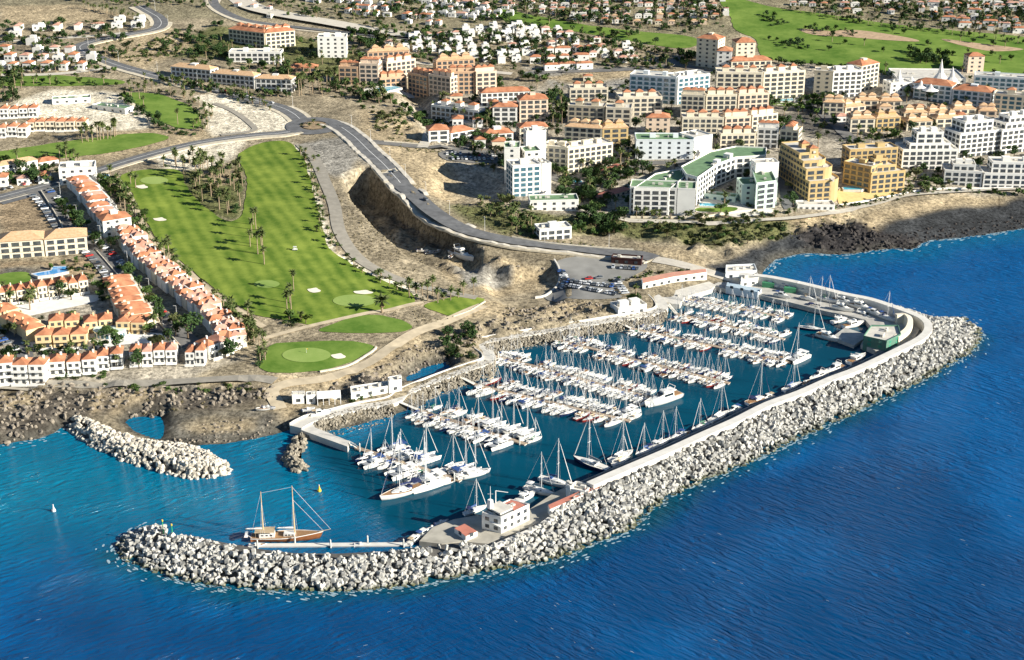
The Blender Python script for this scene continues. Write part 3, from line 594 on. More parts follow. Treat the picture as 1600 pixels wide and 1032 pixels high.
for i in hi[:-1]:   # a row on the basin side of the head
    for k in range(18):
        u = rnd.random(); t0 = TOPS[i] + (TOPS[i + 1] - TOPS[i]) * u; d = t0 - (BOTS[i] + (BOTS[i + 1] - BOTS[i]) * u); d /= np.linalg.norm(d); q = rnd.uniform(0, 7)
        if np.linalg.norm(TOPS[i+1]-TOPS[i]) < 4 and k > 4: break
        SPOTS.append((t0[0] + d[0] * q, t0[1] + d[1] * q, 5.0 - q * .75, (rnd.uniform(0, 6.28), rnd.uniform(0, 6.28), rnd.uniform(0, 6.28)), rnd.choice((0, 1, 2, 3, 4, 5)), 1.0))
def near_key(s): return s[0] ** 2 + s[1] ** 2 + (CZ - s[2]) ** 2
SPOTS.sort(key=near_key)
BME = [b.mesh("armour_block", BLOCK) for b in BM]
def pxx(s): return proj(s[0], s[1], s[2])[0]
mains = SPOTS[:300]; rest = SPOTS[300:]
for (x, y, z, e, k, sc) in mains:
    o = mobj("armour_block", BME[k], None, (x, y, z)); o.rotation_euler = e; o.scale = (sc,) * 3
    X = proj(x, y, z)[0]
    tag(o, "pale concrete armour block on the low seaward slope " + ("between the ketch and the harbour office" if X > 430 else "at the rounded breakwater head"), "concrete block", "armour blocks on the seaward slope")
mb = MB()
for (x, y, z, e, k, sc) in rest: mb.add([(a * sc + x, b * sc + y, c * sc + z) for a, b, c in rot(BM[k].v, e)], BM[k].f)
tag(mb.build("armour_blocks", BLOCK), "thousands of pale concrete armour blocks heaped along the breakwater", "armour blocks", kind="stuff")

# ---------------------------------------------------------------- rock piles and revetments
def stone(s, seed):
    r = random.Random(seed); t = (1 + 5 ** .5) / 2; v = [(-1,t,0),(1,t,0),(-1,-t,0),(1,-t,0),(0,-1,t),(0,1,t),(0,-1,-t),(0,1,-t),(t,0,-1),(t,0,1),(-t,0,-1),(-t,0,1)]
    f = [(0,11,5),(0,5,1),(0,1,7),(0,7,10),(0,10,11),(1,5,9),(5,11,4),(11,10,2),(10,7,6),(7,1,8),(3,9,4),(3,4,2),(3,2,6),(3,6,8),(3,8,9),(4,9,5),(2,4,11),(6,2,10),(8,6,7),(9,8,1)]
    k = (r.uniform(.8, 1.3), r.uniform(.7, 1.1), r.uniform(.6, .95))
    return [(a * s * .55 * k[0] * r.uniform(.75, 1.2), b * s * .55 * k[1] * r.uniform(.75, 1.2), c * s * .55 * k[2] * r.uniform(.75, 1.2)) for a, b, c in v], f
ST = [stone(1, k) for k in range(8)]
def scatter_stones(name, poly, dens, size, hf, m, label, lone=0, lone_label=None, group=None):
    xs = [p[0] for p in poly]; ys = [p[1] for p in poly]; A = (max(xs) - min(xs)) * (max(ys) - min(ys)); mb = MB(); k = int(A * dens)
    X = np.array([rnd.uniform(min(xs), max(xs)) for _ in range(k)]); Y = np.array([rnd.uniform(min(ys), max(ys)) for _ in range(k)]); D = sdist(X, Y, poly); Z = hf(X, Y, D); L = []
    for x, y, d, z in zip(X, Y, D, Z):
        if d < -.2: continue
        L.append((x, y, z, rnd.uniform(*size), rnd.randrange(8), (rnd.uniform(0, 6), rnd.uniform(0, 6), rnd.uniform(0, 6))))
    L.sort(key=near_key)
    for x, y, z, s, j, e in L[lone:]: mb.add([(a * s + x, b * s + y, c * s + z) for a, b, c in rot(ST[j][0], e)], ST[j][1])
    return tag(mb.build(name, m), label, "rocks", kind="stuff")
groyne = w2([(100,660),(118,652),(140,656),(165,665),(190,678),(230,690),(262,694),(300,698),(330,708),(352,722),(360,735),(350,744),(300,748),(245,736),(185,716),(135,692),(108,672)], 0.5)
scatter_stones("boulders", groyne, .62, (.75, 1.45), lambda x, y, d: np.minimum(3.6, d * .75) - .3, mat("pale_boulder", (.27,.24,.19), .95, .3, .42, col2=(.74,.69,.58)), "white boulders heaped in the short groyne beside the lagoon")
g_ = MB(); gq = [tuple(p) for p in groyne]; cx = sum(p[0] for p in gq) / len(gq)
def mound(name, poly, zt, m, label, cat, inset=.55):
    mb = MB(); k = len(poly); c = np.mean(poly, 0); v = [(p[0], p[1], -3) for p in poly]; D = []
    for i, p in enumerate(poly):
        a = np.array(poly[i - 1]); b = np.array(poly[(i + 1) % k]); t = b - a; t = t / np.linalg.norm(t); nn = np.array((-t[1], t[0]))
        if not inpoly(np.array([p[0] + nn[0] * .3]), np.array([p[1] + nn[1] * .3]), poly)[0]: nn = -nn
        D.append((p[0] + nn[0] * 3.2, p[1] + nn[1] * 3.2, zt))
    mb.add(v + D, [(i, (i + 1) % k, k + (i + 1) % k, k + i) for i in range(k)] + [tuple(range(k, 2 * k))]); o = mb.build(name, m); return struct(o)
mound("groyne_core", gq, 1.9, RUB, None, None)
sg = w2([(447,729),(441,718),(447,703),(455,690),(462,681),(474,679),(483,684),(479,696),(470,708),(468,717),(479,727),(478,736),(468,738),(456,735)], 0.3)
scatter_stones("boulders", sg, .55, (.9, 1.5), lambda x, y, d: np.minimum(2.4, d * .7) - .3, BASALT, "brown stones of the little hooked spur near the jetty")
mound("spur_core", sg, .9, RUB, None, None)
# revetments: rubble between the quay road and the basin
QROAD = [(462,667),(482,656),(520,646),(560,636),(612,626),(634,612),(680,593),(716,580),(752,568),(764,562),(762,552),(747,542),(752,534),(800,525),(860,515),(940,502),(1000,492),(1030,485),(1034,476),(1022,462),(1004,450)]
qr = smooth_open(w2(QROAD, 3.4), 3.0)
qroad = thing("quay_road", "pale concrete quay road curving along the landward side of the basin", "quay road", (qr[0][0], qr[0][1], 0))
child(section(qr, [(3.0, 0), (3.0, 3.4), (-3.0, 3.4), (-3.0, 0)]), "roadway", CONC, qroad); child(section(qr, [(3.3, 2.8), (3.3, 4.3), (2.9, 4.3), (2.9, 2.8)]), "parapet", WHITEC, qroad)
def rev_h(line, zt):
    L = [(p[0], p[1]) for p in line]
    return lambda x, y, d: np.clip(zt - (pdist(x, y, L, False) - 3.0) * .62, -.6, zt)
for p, lb in (([(490,664),(520,651),(560,641),(610,631),(617,640),(614,650),(560,666),(520,677),(495,674)], "grey rubble slope below the quay road by the jetty"),
 ([(632,616),(640,612),(680,596),(716,583),(765,566),(774,568),(774,580),(760,588),(716,603),(690,613),(664,626),(668,640),(655,638),(640,628)], "grey rubble slope below the quay road by the second pontoon"),
 ([(748,538),(800,527),(860,517),(940,504),(1000,494),(1036,486),(1044,492),(1030,502),(1000,508),(940,517),(880,531),(850,535),(800,544),(765,552),(755,548)], "grey rubble slope below the quay road by the inner pontoons")):
    scatter_stones("boulders", w2(p, 2), 2.2, (.4, .8), rev_h(qr, 2.9), BASALT, lb)
# foam where the swell meets blocks and beach, and small whitecaps
mb = MB(); FD = []
for i in range(len(BOTS) - 1):
    L_ = np.linalg.norm(BOTS[i + 1] - BOTS[i])
    for k in range(int(L_ * 1.8)): u = rnd.random(); p = BOTS[i] + (BOTS[i + 1] - BOTS[i]) * u; d = p - (TOPS[i] + (TOPS[i + 1] - TOPS[i]) * u); d = d / np.linalg.norm(d); p = p + d * rnd.expovariate(.7); FD.append((p, rnd.uniform(.26, .5), math.atan2(-d[0], d[1])))
bl_ = w2(COAST[-18:-2])
for i in range(len(bl_) - 1):
    a, b = np.array(bl_[i]), np.array(bl_[i + 1]); t = (b - a) / np.linalg.norm(b - a)
    for k in range(int(np.linalg.norm(b - a) * 1.6)): FD.append((a + (b - a) * rnd.random() + np.array((t[1], -t[0])) * (rnd.expovariate(.5) - .8), rnd.uniform(.3, .8), math.atan2(t[1], t[0])))
bl_ = w2(COAST[1:10])
for i in range(len(bl_) - 1):
    a, b = np.array(bl_[i]), np.array(bl_[i + 1])
    for k in range(int(np.linalg.norm(b - a) * .8)): FD.append((a + (b - a) * rnd.random() + np.array((0, -rnd.expovariate(.35))), rnd.uniform(.26, .55), rnd.uniform(-.3, .3)))
cl_ = [(at(rnd.uniform(0, 1600), rnd.uniform(380, 1030))[:2]) for _ in range(46)]
for _ in range(120):
    c = rnd.choice(cl_); x, y = c[0] + rnd.gauss(0, 16), c[1] + rnd.gauss(0, 12)
    if y > 800 or inpoly(np.array([x]), np.array([y]), MARINA)[0] or inpoly(np.array([x]), np.array([y]), COASTW)[0]: continue
    FD.append((np.array((x, y)), rnd.uniform(.06, .13), (R(32) if x < -30 else R(-42)) + rnd.uniform(-.15, .15)))
for p, s_, a in FD:
    l_ = s_ * rnd.uniform(1.5, 3.5) if s_ > .25 else s_ * rnd.uniform(6, 12); n_ = 7; v = []
    for q in range(n_):
        e = 2 * math.pi * q / n_; r_ = rnd.uniform(.6, 1.1); u, w_ = math.cos(e) * l_ * r_, math.sin(e) * s_ * r_; v.append((p[0] + u * math.cos(a) - w_ * math.sin(a), p[1] + u * math.sin(a) + w_ * math.cos(a), .06))
    mb.add(v, [tuple(range(n_))])
tag(mb.build("sea_foam", mat("sea_foam", (.30,.42,.47), .9, .15, .8)), "thin white foam along blocks and beach with scattered whitecaps", "foam", kind="stuff")
# scattered lava blocks on the natural shore
for p, dn, sz, lb in (([(0,612),(60,600),(150,604),(230,606),(430,606),(425,622),(300,640),(260,646),(190,650),(150,640),(100,668),(60,688),(0,698),(-20,690)], .13, (.4,1.5), "dark lava rocks on the shore below the white houses"),
 ([(470,616),(520,602),(575,577),(640,547),(700,522),(760,502),(830,482),(905,472),(950,480),(930,496),(860,508),(770,523),(740,538),(740,555),(690,570),(630,588),(600,598),(520,620)], .14, (.35,1.2), "brown broken rock on the slope below the golf course"),
 ([(1245,368),(1290,350),(1345,345),(1380,365),(1440,380),(1440,388),(1400,396),(1320,400),(1262,396)], .09, (.5,1.6), "black lava boulders of the little headland by the beach"),
 ([(1340,380),(1480,350),(1600,338),(1660,332),(1660,346),(1500,373),(1430,389),(1380,394)], .10, (.4,1.0), "grey cobbles on the dark beach"),
 ([(255,690),(330,660),(440,655),(462,664),(400,686),(300,698),(270,700)], .12, (.3,.8), "brown pebbles on the bank beside the lagoon"),
 ([(555,300),(640,340),(730,390),(780,405),(850,420),(830,440),(720,400),(620,350)], .05, (.4,1.3), "pale rocks strewn in the dry gully")):
    scatter_stones("rocks", gp(p), dn, sz, lambda x, y, d: H(x, y) + .05, mat("lava_rock", (.11,.095,.08), .95, .35, .4, col2=(.34,.29,.22)) if "black" not in lb and "cobbles" not in lb else mat("black_lava", (.018,.016,.017), .9, .3, .4, col2=(.07,.06,.052)), lb)

# ---------------------------------------------------------------- jetty, platform, boatyard mole, pontoons
def slab(name, px, z, m, label, cat, zb=-4, mt=None):
    P = w2(px, z); o = thing(name, label, cat, (P[0][0], P[0][1], 0)); mb = MB(); mb.prism([(a - P[0][0], b - P[0][1]) for a, b in P], zb, z)
    mb.build("deck", [m], o); return o
j = slab("jetty", [(468,664),(486,657),(492,668),(547,690),(543,698),(470,672)], 2.7, CONC, "short concrete jetty with a dark face beside the little spur", "jetty")
pl = slab("quay_platform", [(655,846),(676,824),(708,812),(740,806),(768,806),(826,797),(866,770),(904,751),(918,757),(902,776),(842,817),(800,835),(762,850),(720,846),(690,850)], 2.05, mat("platform_concrete", (.40,.375,.31), .9, .2, .25), "concrete quay platform around the white harbour office", "quay")
ml = slab("boatyard_quay", [(1112,446),(1134,436),(1160,431),(1198,436),(1260,449),(1320,464),(1360,473),(1400,487),(1432,502),(1438,513),(1428,530),(1402,545),(1368,548),(1345,538),(1352,527),(1362,512),(1352,500),(1320,492),(1292,487),(1260,479),(1228,471),(1186,461),(1132,451)], 2.3, mat("yard_concrete", (.46,.44,.39), .9, .2, .25), "boatyard quay lined with yachts under the crest wall", "quay")
b2 = slab("inner_quay", [(1030,462),(1062,452),(1108,440),(1118,446),(1112,452),(1070,464),(1062,476),(1050,475),(1036,470)], 2.4, CONC, "pale corner quay below the long pink-roofed marina building", "quay")
PONT = [ # px line, near side dir (px), names
 ([(556,699),(720,751)], (105,-33), "first pontoon"), ([(652,640),(822,694)], (100,-33), "second pontoon"),
 ([(740,600),(985,658)], (100,-36), "third pontoon"), ([(766,554),(1042,628)], (100,-38), "fourth pontoon"),
 ([(868,530),(1140,599)], (100,-40), "fifth pontoon"), ([(985,513),(1236,566)], (100,-40), "sixth pontoon"),
 ([(1056,490),(1226,530)], (100,-40), "seventh pontoon"), ([(1066,466),(1232,497)], (100,-40), "innermost pontoon")]
PDECK = mat("pontoon_deck", (.40,.31,.22), .85, .15, .8); FLOATM = mat("pontoon_float", (.5,.5,.48), .8, .1, .8); PILE = mat("pile_steel", (.55,.55,.5), .5, .15, 1)
def pontoon(px, label, ramp=None, dk=None, np_=3, ph=3.4):
    P = [np.array(q) for q in w2(px, .6)]; o = thing("pontoon", label, "pontoon", (P[0][0], P[0][1], 0)); d = P[1] - P[0]; L = np.linalg.norm(d); a = math.atan2(d[1], d[0]); o.rotation_euler = (0, 0, a)
    mb = MB(); mb.box((L / 2, 0, .5), (L, 2.2, .25)); mb.build("walkway", dk or PDECK, o); mb = MB(); mb.box((L / 2, 0, .1), (L * .995, 1.9, .54)); mb.build("float", FLOATM, o)
    for k in range(np_):
        mb = MB(); mb.tube((0, 0, -3), (0, 0, ph), .3, .3, 8); mb.tube((0, 0, ph), (0, 0, ph + .5), .32, .02, 8); q = mb.build("pile", PILE, o); q.location = (L * (.06 + .9 * k / (np_ - 1)), 1.35 if k % 2 else -1.35, 0)
    if ramp:
        r0 = np.array(at(*ramp)[:2]); v = r0 - P[0]; lx = (v[0] * math.cos(a) + v[1] * math.sin(a), -v[0] * math.sin(a) + v[1] * math.cos(a)); mb = MB(); q = Vector((lx[0], lx[1], 2.9)); e = Vector((0.3, 0, .75)); u = (e - q).normalized(); s = u.cross(Vector((0, 0, 1))).normalized() * .9
        mb.add([q + s, q - s, e - s, e + s] + [c - Vector((0, 0, .25)) for c in (q + s, q - s, e - s, e + s)], [(0, 1, 2, 3), (7, 6, 5, 4), (0, 4, 5, 1), (1, 5, 6, 2), (2, 6, 7, 3), (3, 7, 4, 0)])
        for sg_ in (1, -1): mb.tube(q + s * sg_ + Vector((0, 0, 1)), e + s * sg_ + Vector((0, 0, 1)), .06, .06, 4)
        mb.build("gangway", CONC, o)
    return P, a, L
RAMPS = [(546,694,2.8),(622,626,3.2),(714,585,3.2),(757,548,3.2),(852,519,3.2),(966,502,3.2),(1044,474,3.2),(1058,462,2.6)]
PLAB = ["short wooden pontoon near the jetty with catamarans beside it","timber pontoon reached from the forked end of the quay road","third timber pontoon counted from the jetty","fourth timber pontoon counted from the jetty, off the road bend","fifth timber pontoon counted from the jetty","sixth timber pontoon counted from the jetty","seventh timber pontoon counted from the jetty","innermost timber pontoon under the boatyard quay"]
PP = [pontoon(p[0], l, r) for p, l, r in zip(PONT, PLAB, RAMPS)]
KP = pontoon([(388,852),(641,850)], "long pale floating walkway between the ketch and the breakwater", None, WHITEC, 5, 3.0); 
# ---------------------------------------------------------------- boats
GEL = mat("white_gelcoat", (.78,.765,.71), .25, .04, .6, spec=.5); GELD = mat("cream_deck", (.68,.66,.60), .5, .08, .8); NAVY = mat("navy_hull", (.02,.035,.10), .2, .1, .6, spec=.5); REDH = mat("dark_red_hull", (.22,.03,.025), .3, .1, .6); TEAK = mat("teak", (.33,.19,.09), .6, .2, 2); VARN = mat("varnished_hull", (.26,.10,.035), .3, .2, 1.2, spec=.5)
ALU = mat("mast_aluminium", (.78,.77,.74), .45, .05, 1); WOODM = mat("mast_wood", (.60,.42,.20), .5, .1, 1); GLS = mat("dark_glass", (.02,.03,.04), .08, .2, 1, spec=.7); RIG = mat("rigging_wire", (.62,.62,.6), .4, .05, 1)
CANV = [mat("canvas_blue", (.03,.075,.22), .85, .15, 1), mat("canvas_navy", (.02,.03,.09), .85, .15, 1), mat("canvas_white", (.72,.71,.68), .85, .06, 1), mat("canvas_green", (.03,.13,.08), .85, .15, 1), mat("canvas_tan", (.45,.35,.22), .85, .1, 1), mat("canvas_grey", (.30,.31,.32), .85, .1, 1)]
GREYR = mat("rubber_grey", (.45,.46,.47), .7, .1, 1); ORNG = mat("fender_orange", (.75,.16,.04), .6, .1, 1)
def hull_mesh(L, B, F, bowup=.35, tr=.75, st=14):
    """lofted hull, bow towards +x, waterline at z = 0; returns hull and deck builders"""
    h = MB(); d = MB(); rows = []; dk = []
    for i in range(st + 1):
        t = i / st; x = -L * .5 + L * t
        b = B / 2 * (tr + (1 - tr) * min(1, t / .42)) if t < .42 else B / 2 * max(0, 1 - ((t - .42) / .58) ** 2.3)
        sh = F * (1 + bowup * t * t); xo = .06 * L * max(0, t - .8) / .2
        row = [(x + xo, b, sh), (x + xo * .5, b * .9, sh * .4), (x, b * .62, -.28), (x, 0, -.5 * (1 - abs(2 * t - 1) ** 3) - .1)]
        rows.append(row + [(p[0], -p[1], p[2]) for p in row[-2::-1]]); dk.append((x + xo, b * .96, sh - .08))
    k = 7; v = [p for r in rows for p in r]
    h.add(v, [(i * k + j, i * k + j + 1, (i + 1) * k + j + 1, (i + 1) * k + j) for i in range(st) for j in range(k - 1)] + [tuple(range(k))])
    v = [(a, b, c) for a, b, c in dk] + [(a, -b, c) for a, b, c in dk]; q = st + 1
    d.add(v, [(i, i + 1, q + i + 1, q + i)[::-1] for i in range(st)]); return h, d, (lambda t: F * (1 + bowup * t * t))
def loft(mb, secs, m=0):   # secs: x, half width, z0, z1, top half width
    k = 4; v = []
    for x, b, z0, z1, c in secs: v += [(x, b, z0), (x, c, z1), (x, -c, z1), (x, -b, z0)]
    n = len(secs); mb.add(v, [(i * k + j, (i + 1) * k + j, (i + 1) * k + j + 1, i * k + j + 1) for i in range(n - 1) for j in range(3)] + [(0, 1, 2, 3), tuple((n - 1) * k + j for j in (3, 2, 1, 0))], m)
def rigged(root, L, F, mx, mh, boom, cov, mm=ALU, genoa=None, back=True, r=.105):
    mb = MB(); mb.tube((mx, 0, F), (mx, 0, F + mh), r, r * .62, 8)
    for zz, ww in ((.42, .8), (.7, .6)):
        mb.tube((mx - .05, -ww, F + mh * zz), (mx - .05, ww, F + mh * zz), .05, .05, 4)
    mb.build("mast", mm, root)
    b = MB(); b.tube((mx - .1, 0, F + 1.55), (mx - boom, 0, F + 1.45), .09, .08, 6); bo = b.build("boom", mm, root)
    b = MB(); loft(b, [(mx - .05, .05, F + 1.62, F + 2.25, .03), (mx - .5, .16, F + 1.6, F + 2.2, .08), (mx - boom * .6, .17, F + 1.55, F + 1.95, .08), (mx - boom * .98, .07, F + 1.52, F + 1.7, .04)]); b.build("sail_cover", cov, bo)
    g = MB(); g.tube((L * .53, 0, F * 1.3), (mx + .05, 0, F + mh * .96), .05, .035, 4)
    if back: g.tube((-L * .49, 0, F), (mx, 0, F + mh), .035, .035, 4)
    for s in (1, -1): g.tube((mx - .2, s * 1.5, F), (mx, s * .7, F + mh * .42), .02, .02, 4); g.tube((mx, s * .75, F + mh * .42), (mx, s * .1, F + mh * .95), .02, .02, 4)
    g.build("rigging", RIG, root)
    if genoa:
        b = MB(); b.tube((L * .50, 0, F * 1.3 + .7), (mx + .6, 0, F + mh * .88), .14, .06, 6); b.build("furled_sail", genoa, root)
def sail_yacht(L, hullm, deckm, cov, gen, bimini=None, two=False):
    def make():
        B = L * .31; F = L * .095; o = thing("sailing_yacht", "white sailing yacht", "sailing boat"); h, d, sh = hull_mesh(L, B, F); h.build("hull", hullm, o, True); d.build("deck", deckm, o)
        if hullm is GEL:
            st = MB()
        c = MB(); loft(c, [(-L * .16, B * .30, F - .1, F + .55, B * .26), (L * .05, B * .31, F - .1, F + .62, B * .25), (L * .2, B * .2, F, F + .5, B * .15), (L * .28, B * .1, F, F + .28, B * .06)]); cab = c.build("cabin", GEL, o)
        g = MB()
        for s in (1, -1): g.add([(-L * .13, s * B * .295, F + .2), (L * .13, s * B * .265, F + .22), (L * .13, s * B * .225, F + .46), (-L * .13, s * B * .268, F + .46)], [(0, 1, 2, 3) if s < 0 else (3, 2, 1, 0)])
        g.v = [(a, b * 1.015, c_) for a, b, c_ in g.v]; g.build("window", GLS, cab)
        k = MB(); k.box((-L * .31, 0, F - .02), (L * .24, B * .42, .16)); k.build("cockpit", TEAK if L > 13 else GELD, o)
        if bimini:
            k = MB(); loft(k, [(-L * .4, B * .33, F + 1.75, F + 1.85, B * .28), (-L * .3, B * .36, F + 1.85, F + 2.0, B * .3), (-L * .2, B * .34, F + 1.8, F + 1.92, B * .28)])
            for s in (1, -1):
                k.tube((-L * .3, s * B * .34, F), (-L * .38, s * B * .32, F + 1.8), .03, .03, 4); k.tube((-L * .3, s * B * .34, F), (-L * .22, s * B * .33, F + 1.85), .03, .03, 4)
            k.build("bimini", bimini, o)
        k = MB(); loft(k, [(-L * .19, B * .27, F + .5, F + .95, B * .2), (-L * .1, B * .25, F + .5, F + .85, B * .12)]); k.build("sprayhood", cov, o)
        rigged(o, L, F, L * .08, L * 1.28, L * .38, cov, genoa=gen)
        if two: m = MB(); m.tube((-L * .36, 0, F), (-L * .36, 0, F + L * .75), .1, .06, 6); m.build("mizzen_mast", ALU, o)
        return o
    return make
def motor_yacht(L, hullm, fly, cov):
    def make():
        B = L * .32; F = L * .115; o = thing("motor_yacht", "white motor yacht", "motor boat"); h, d, sh = hull_mesh(L, B, F, .45, .92); h.build("hull", hullm, o, True); d.build("deck", GELD, o)
        c = MB(); loft(c, [(-L * .22, B * .38, F - .1, F + 1.5, B * .33), (L * .05, B * .38, F - .1, F + 1.55, B * .32), (L * .2, B * .3, F, F + .75, B * .2), (L * .32, B * .15, F, F + .35, B * .08)]); cab = c.build("superstructure", GEL, o)
        g = MB()
        for s in (1, -1): g.add([(-L * .19, s * B * .385, F + .6), (L * .06, s * B * .375, F + .6), (L * .045, s * B * .345, F + 1.25), (-L * .19, s * B * .355, F + 1.25)], [(0, 1, 2, 3) if s < 0 else (3, 2, 1, 0)])
        g.v = [(a, b * 1.03, z) for a, b, z in g.v]; g.build("side_window", GLS, cab)
        g = MB(); g.add([(L * .062, -B * .29, F + 1.5), (L * .062, B * .29, F + 1.5), (L * .17, B * .2, F + .98), (L * .17, -B * .2, F + .98)], [(3, 2, 1, 0)[::-1]]); g.v = [(a + .05, b, z + .04) for a, b, z in g.v]; g.build("windscreen", GLS, cab)
        k = MB(); k.box((-L * .36, 0, F + .02), (L * .2, B * .7, .2)); k.build("cockpit", TEAK if L > 12 else GELD, o)
        if fly:
            k = MB(); loft(k, [(-L * .3, B * .33, F + 1.55, F + 1.75, B * .33), (L * .02, B * .3, F + 1.55, F + 1.75, B * .3)]); loft(k, [(-L * .02, B * .28, F + 1.7, F + 2.3, B * .25), (L * .05, B * .24, F + 1.7, F + 2.1, B * .2)])
            for s in (1, -1): k.tube((-L * .2, s * B * .3, F + 1.7), (-L * .26, s * B * .3, F + 2.9), .08, .08, 4)
            k.tube((-L * .26, -B * .3, F + 2.9), (-L * .26, B * .3, F + 2.9), .1, .1, 4); k.build("flybridge", GEL, o)
        else:
            k = MB(); loft(k, [(-L * .42, B * .36, F + 1.5, F + 1.6, B * .3), (-L * .2, B * .36, F + 1.5, F + 1.62, B * .3)]); k.build("canopy", cov, o)
        return o
    return make
def catamaran(L, cov):
    def make():
        B = L * .55; o = thing("catamaran", "white sailing catamaran", "catamaran"); F = L * .1
        for s in (1, -1):
            h, d, sh = hull_mesh(L, L * .15, F * 1.25, .1, .6); h.add(d.v, d.f); h.v = [(a, b + s * (B / 2 - L * .075), c) for a, b, c in h.v]; h.build("hull", GEL, o)
        k = MB(); loft(k, [(-L * .42, B * .4, F * .7, F * 1.25, B * .4), (L * .12, B * .4, F * .7, F * 1.3, B * .4)]); k.build("bridge_deck", GELD, o)
        c = MB(); loft(c, [(-L * .25, B * .32, F * 1.2, F + 1.5, B * .29), (L * .02, B * .33, F * 1.2, F + 1.55, B * .27), (L * .14, B * .24, F * 1.2, F + .8, B * .15)]); cab = c.build("cabin", GEL, o)
        g = MB(); loft(g, [(-L * .22, B * .325, F + .75, F + 1.2, B * .31), (L * .02, B * .335, F + .75, F + 1.2, B * .30), (L * .1, B * .285, F + .72, F + 1.02, B * .22)]); g.build("window", GLS, cab)
        k = MB(); k.box((L * .28, 0, F), (L * .3, B * .62, .06)); k.build("trampoline", CANV[5], o)
        k = MB(); loft(k, [(-L * .42, B * .36, F + 2.0, F + 2.1, B * .33), (-L * .22, B * .36, F + 2.0, F + 2.15, B * .33)])
        for s in (1, -1): k.tube((-L * .4, s * B * .34, F), (-L * .4, s * B * .34, F + 2), .06, .06, 4)
        k.build("hardtop", cov, o); rigged(o, L, F * 1.3, L * .06, L * 1.3, L * .4, cov, genoa=CANV[2], back=False, r=.15); return o
    return make
def small_boat(L, hullm, seat):
    def make():
        B = L * .38; o = thing("small_boat", "small open boat", "small boat"); h, d, sh = hull_mesh(L, B, L * .11, .5, .9, 10); h.build("hull", hullm, o, True); d.v = [(a, b * .85, c - .12) for a, b, c in d.v]; d.build("deck", seat, o)
        k = MB(); k.box((-L * .05, 0, L * .11 + .35), (L * .14, B * .35, .8)); k.build("console", GEL, o); k = MB(); k.box((-L * .52, 0, .75), (.5, .4, .9), top=.8); k.build("outboard_motor", CANV[1], o); return o
    return make
KINDS = {}
for i, a in enumerate([(11.5,GEL,GELD,CANV[0],CANV[2],None),(10.5,GEL,GELD,CANV[1],CANV[0],CANV[0]),(12.5,GEL,GELD,CANV[2],CANV[2],None),(9.8,GEL,GEL,CANV[0],CANV[2],CANV[1]),(12,NAVY,GELD,CANV[5],CANV[2],None),(10,GEL,GELD,CANV[3],CANV[2],None),(13.5,GEL,TEAK,CANV[1],CANV[1],CANV[1]),(9.2,GEL,GELD,CANV[4],CANV[2],None),(11,GEL,GELD,CANV[5],CANV[5],CANV[2]),(12,REDH,GELD,CANV[4],CANV[4],None)]):
    KINDS["s%d" % i] = (sail_yacht(*a), a[0], a[0] * .31, ("navy-hulled" if a[1] is NAVY else "dark red-hulled" if a[1] is REDH else "white") + " sailing yacht with " + ["blue","navy","white","blue","grey","green","navy","tan","grey","tan"][i] + " sail cover")
for i, a in enumerate([(10.5,GEL,True,CANV[0]),(8.8,GEL,False,CANV[0]),(13,GEL,True,CANV[2]),(9.5,NAVY,False,CANV[2]),(8.2,GEL,False,CANV[4])]):
    KINDS["m%d" % i] = (motor_yacht(*a), a[0], a[0] * .32, ["white flybridge motor yacht","white motor cruiser with blue canopy","large white flybridge motor yacht","navy motor cruiser with white canopy","white motor cruiser with tan canopy"][i])
for i, a in enumerate([(13.5,CANV[2]),(12.5,CANV[0])]): KINDS["c%d" % i] = (catamaran(*a), a[0], a[0] * .55, ["white catamaran with white hardtop","white catamaran with blue hardtop"][i])
for i, a in enumerate([(5.5,GREYR,GELD),(6,GEL,TEAK),(5,CANV[0],GELD)]): KINDS["d%d" % i] = (small_boat(*a), a[0], a[0] * .38, ["grey rubber dinghy","small white open boat","small blue open boat"][i])
NB = {}
def boat(kind, x, y, hd, label, group, z=0.0, sc=1.0):
    NB[kind[0]] = NB.get(kind[0], 0) + 1
    return place("boat_" + kind, KINDS[kind][0], (x, y, z), hd, sc, label, group)
SEQ = [None] * 8
br = random.Random(21)
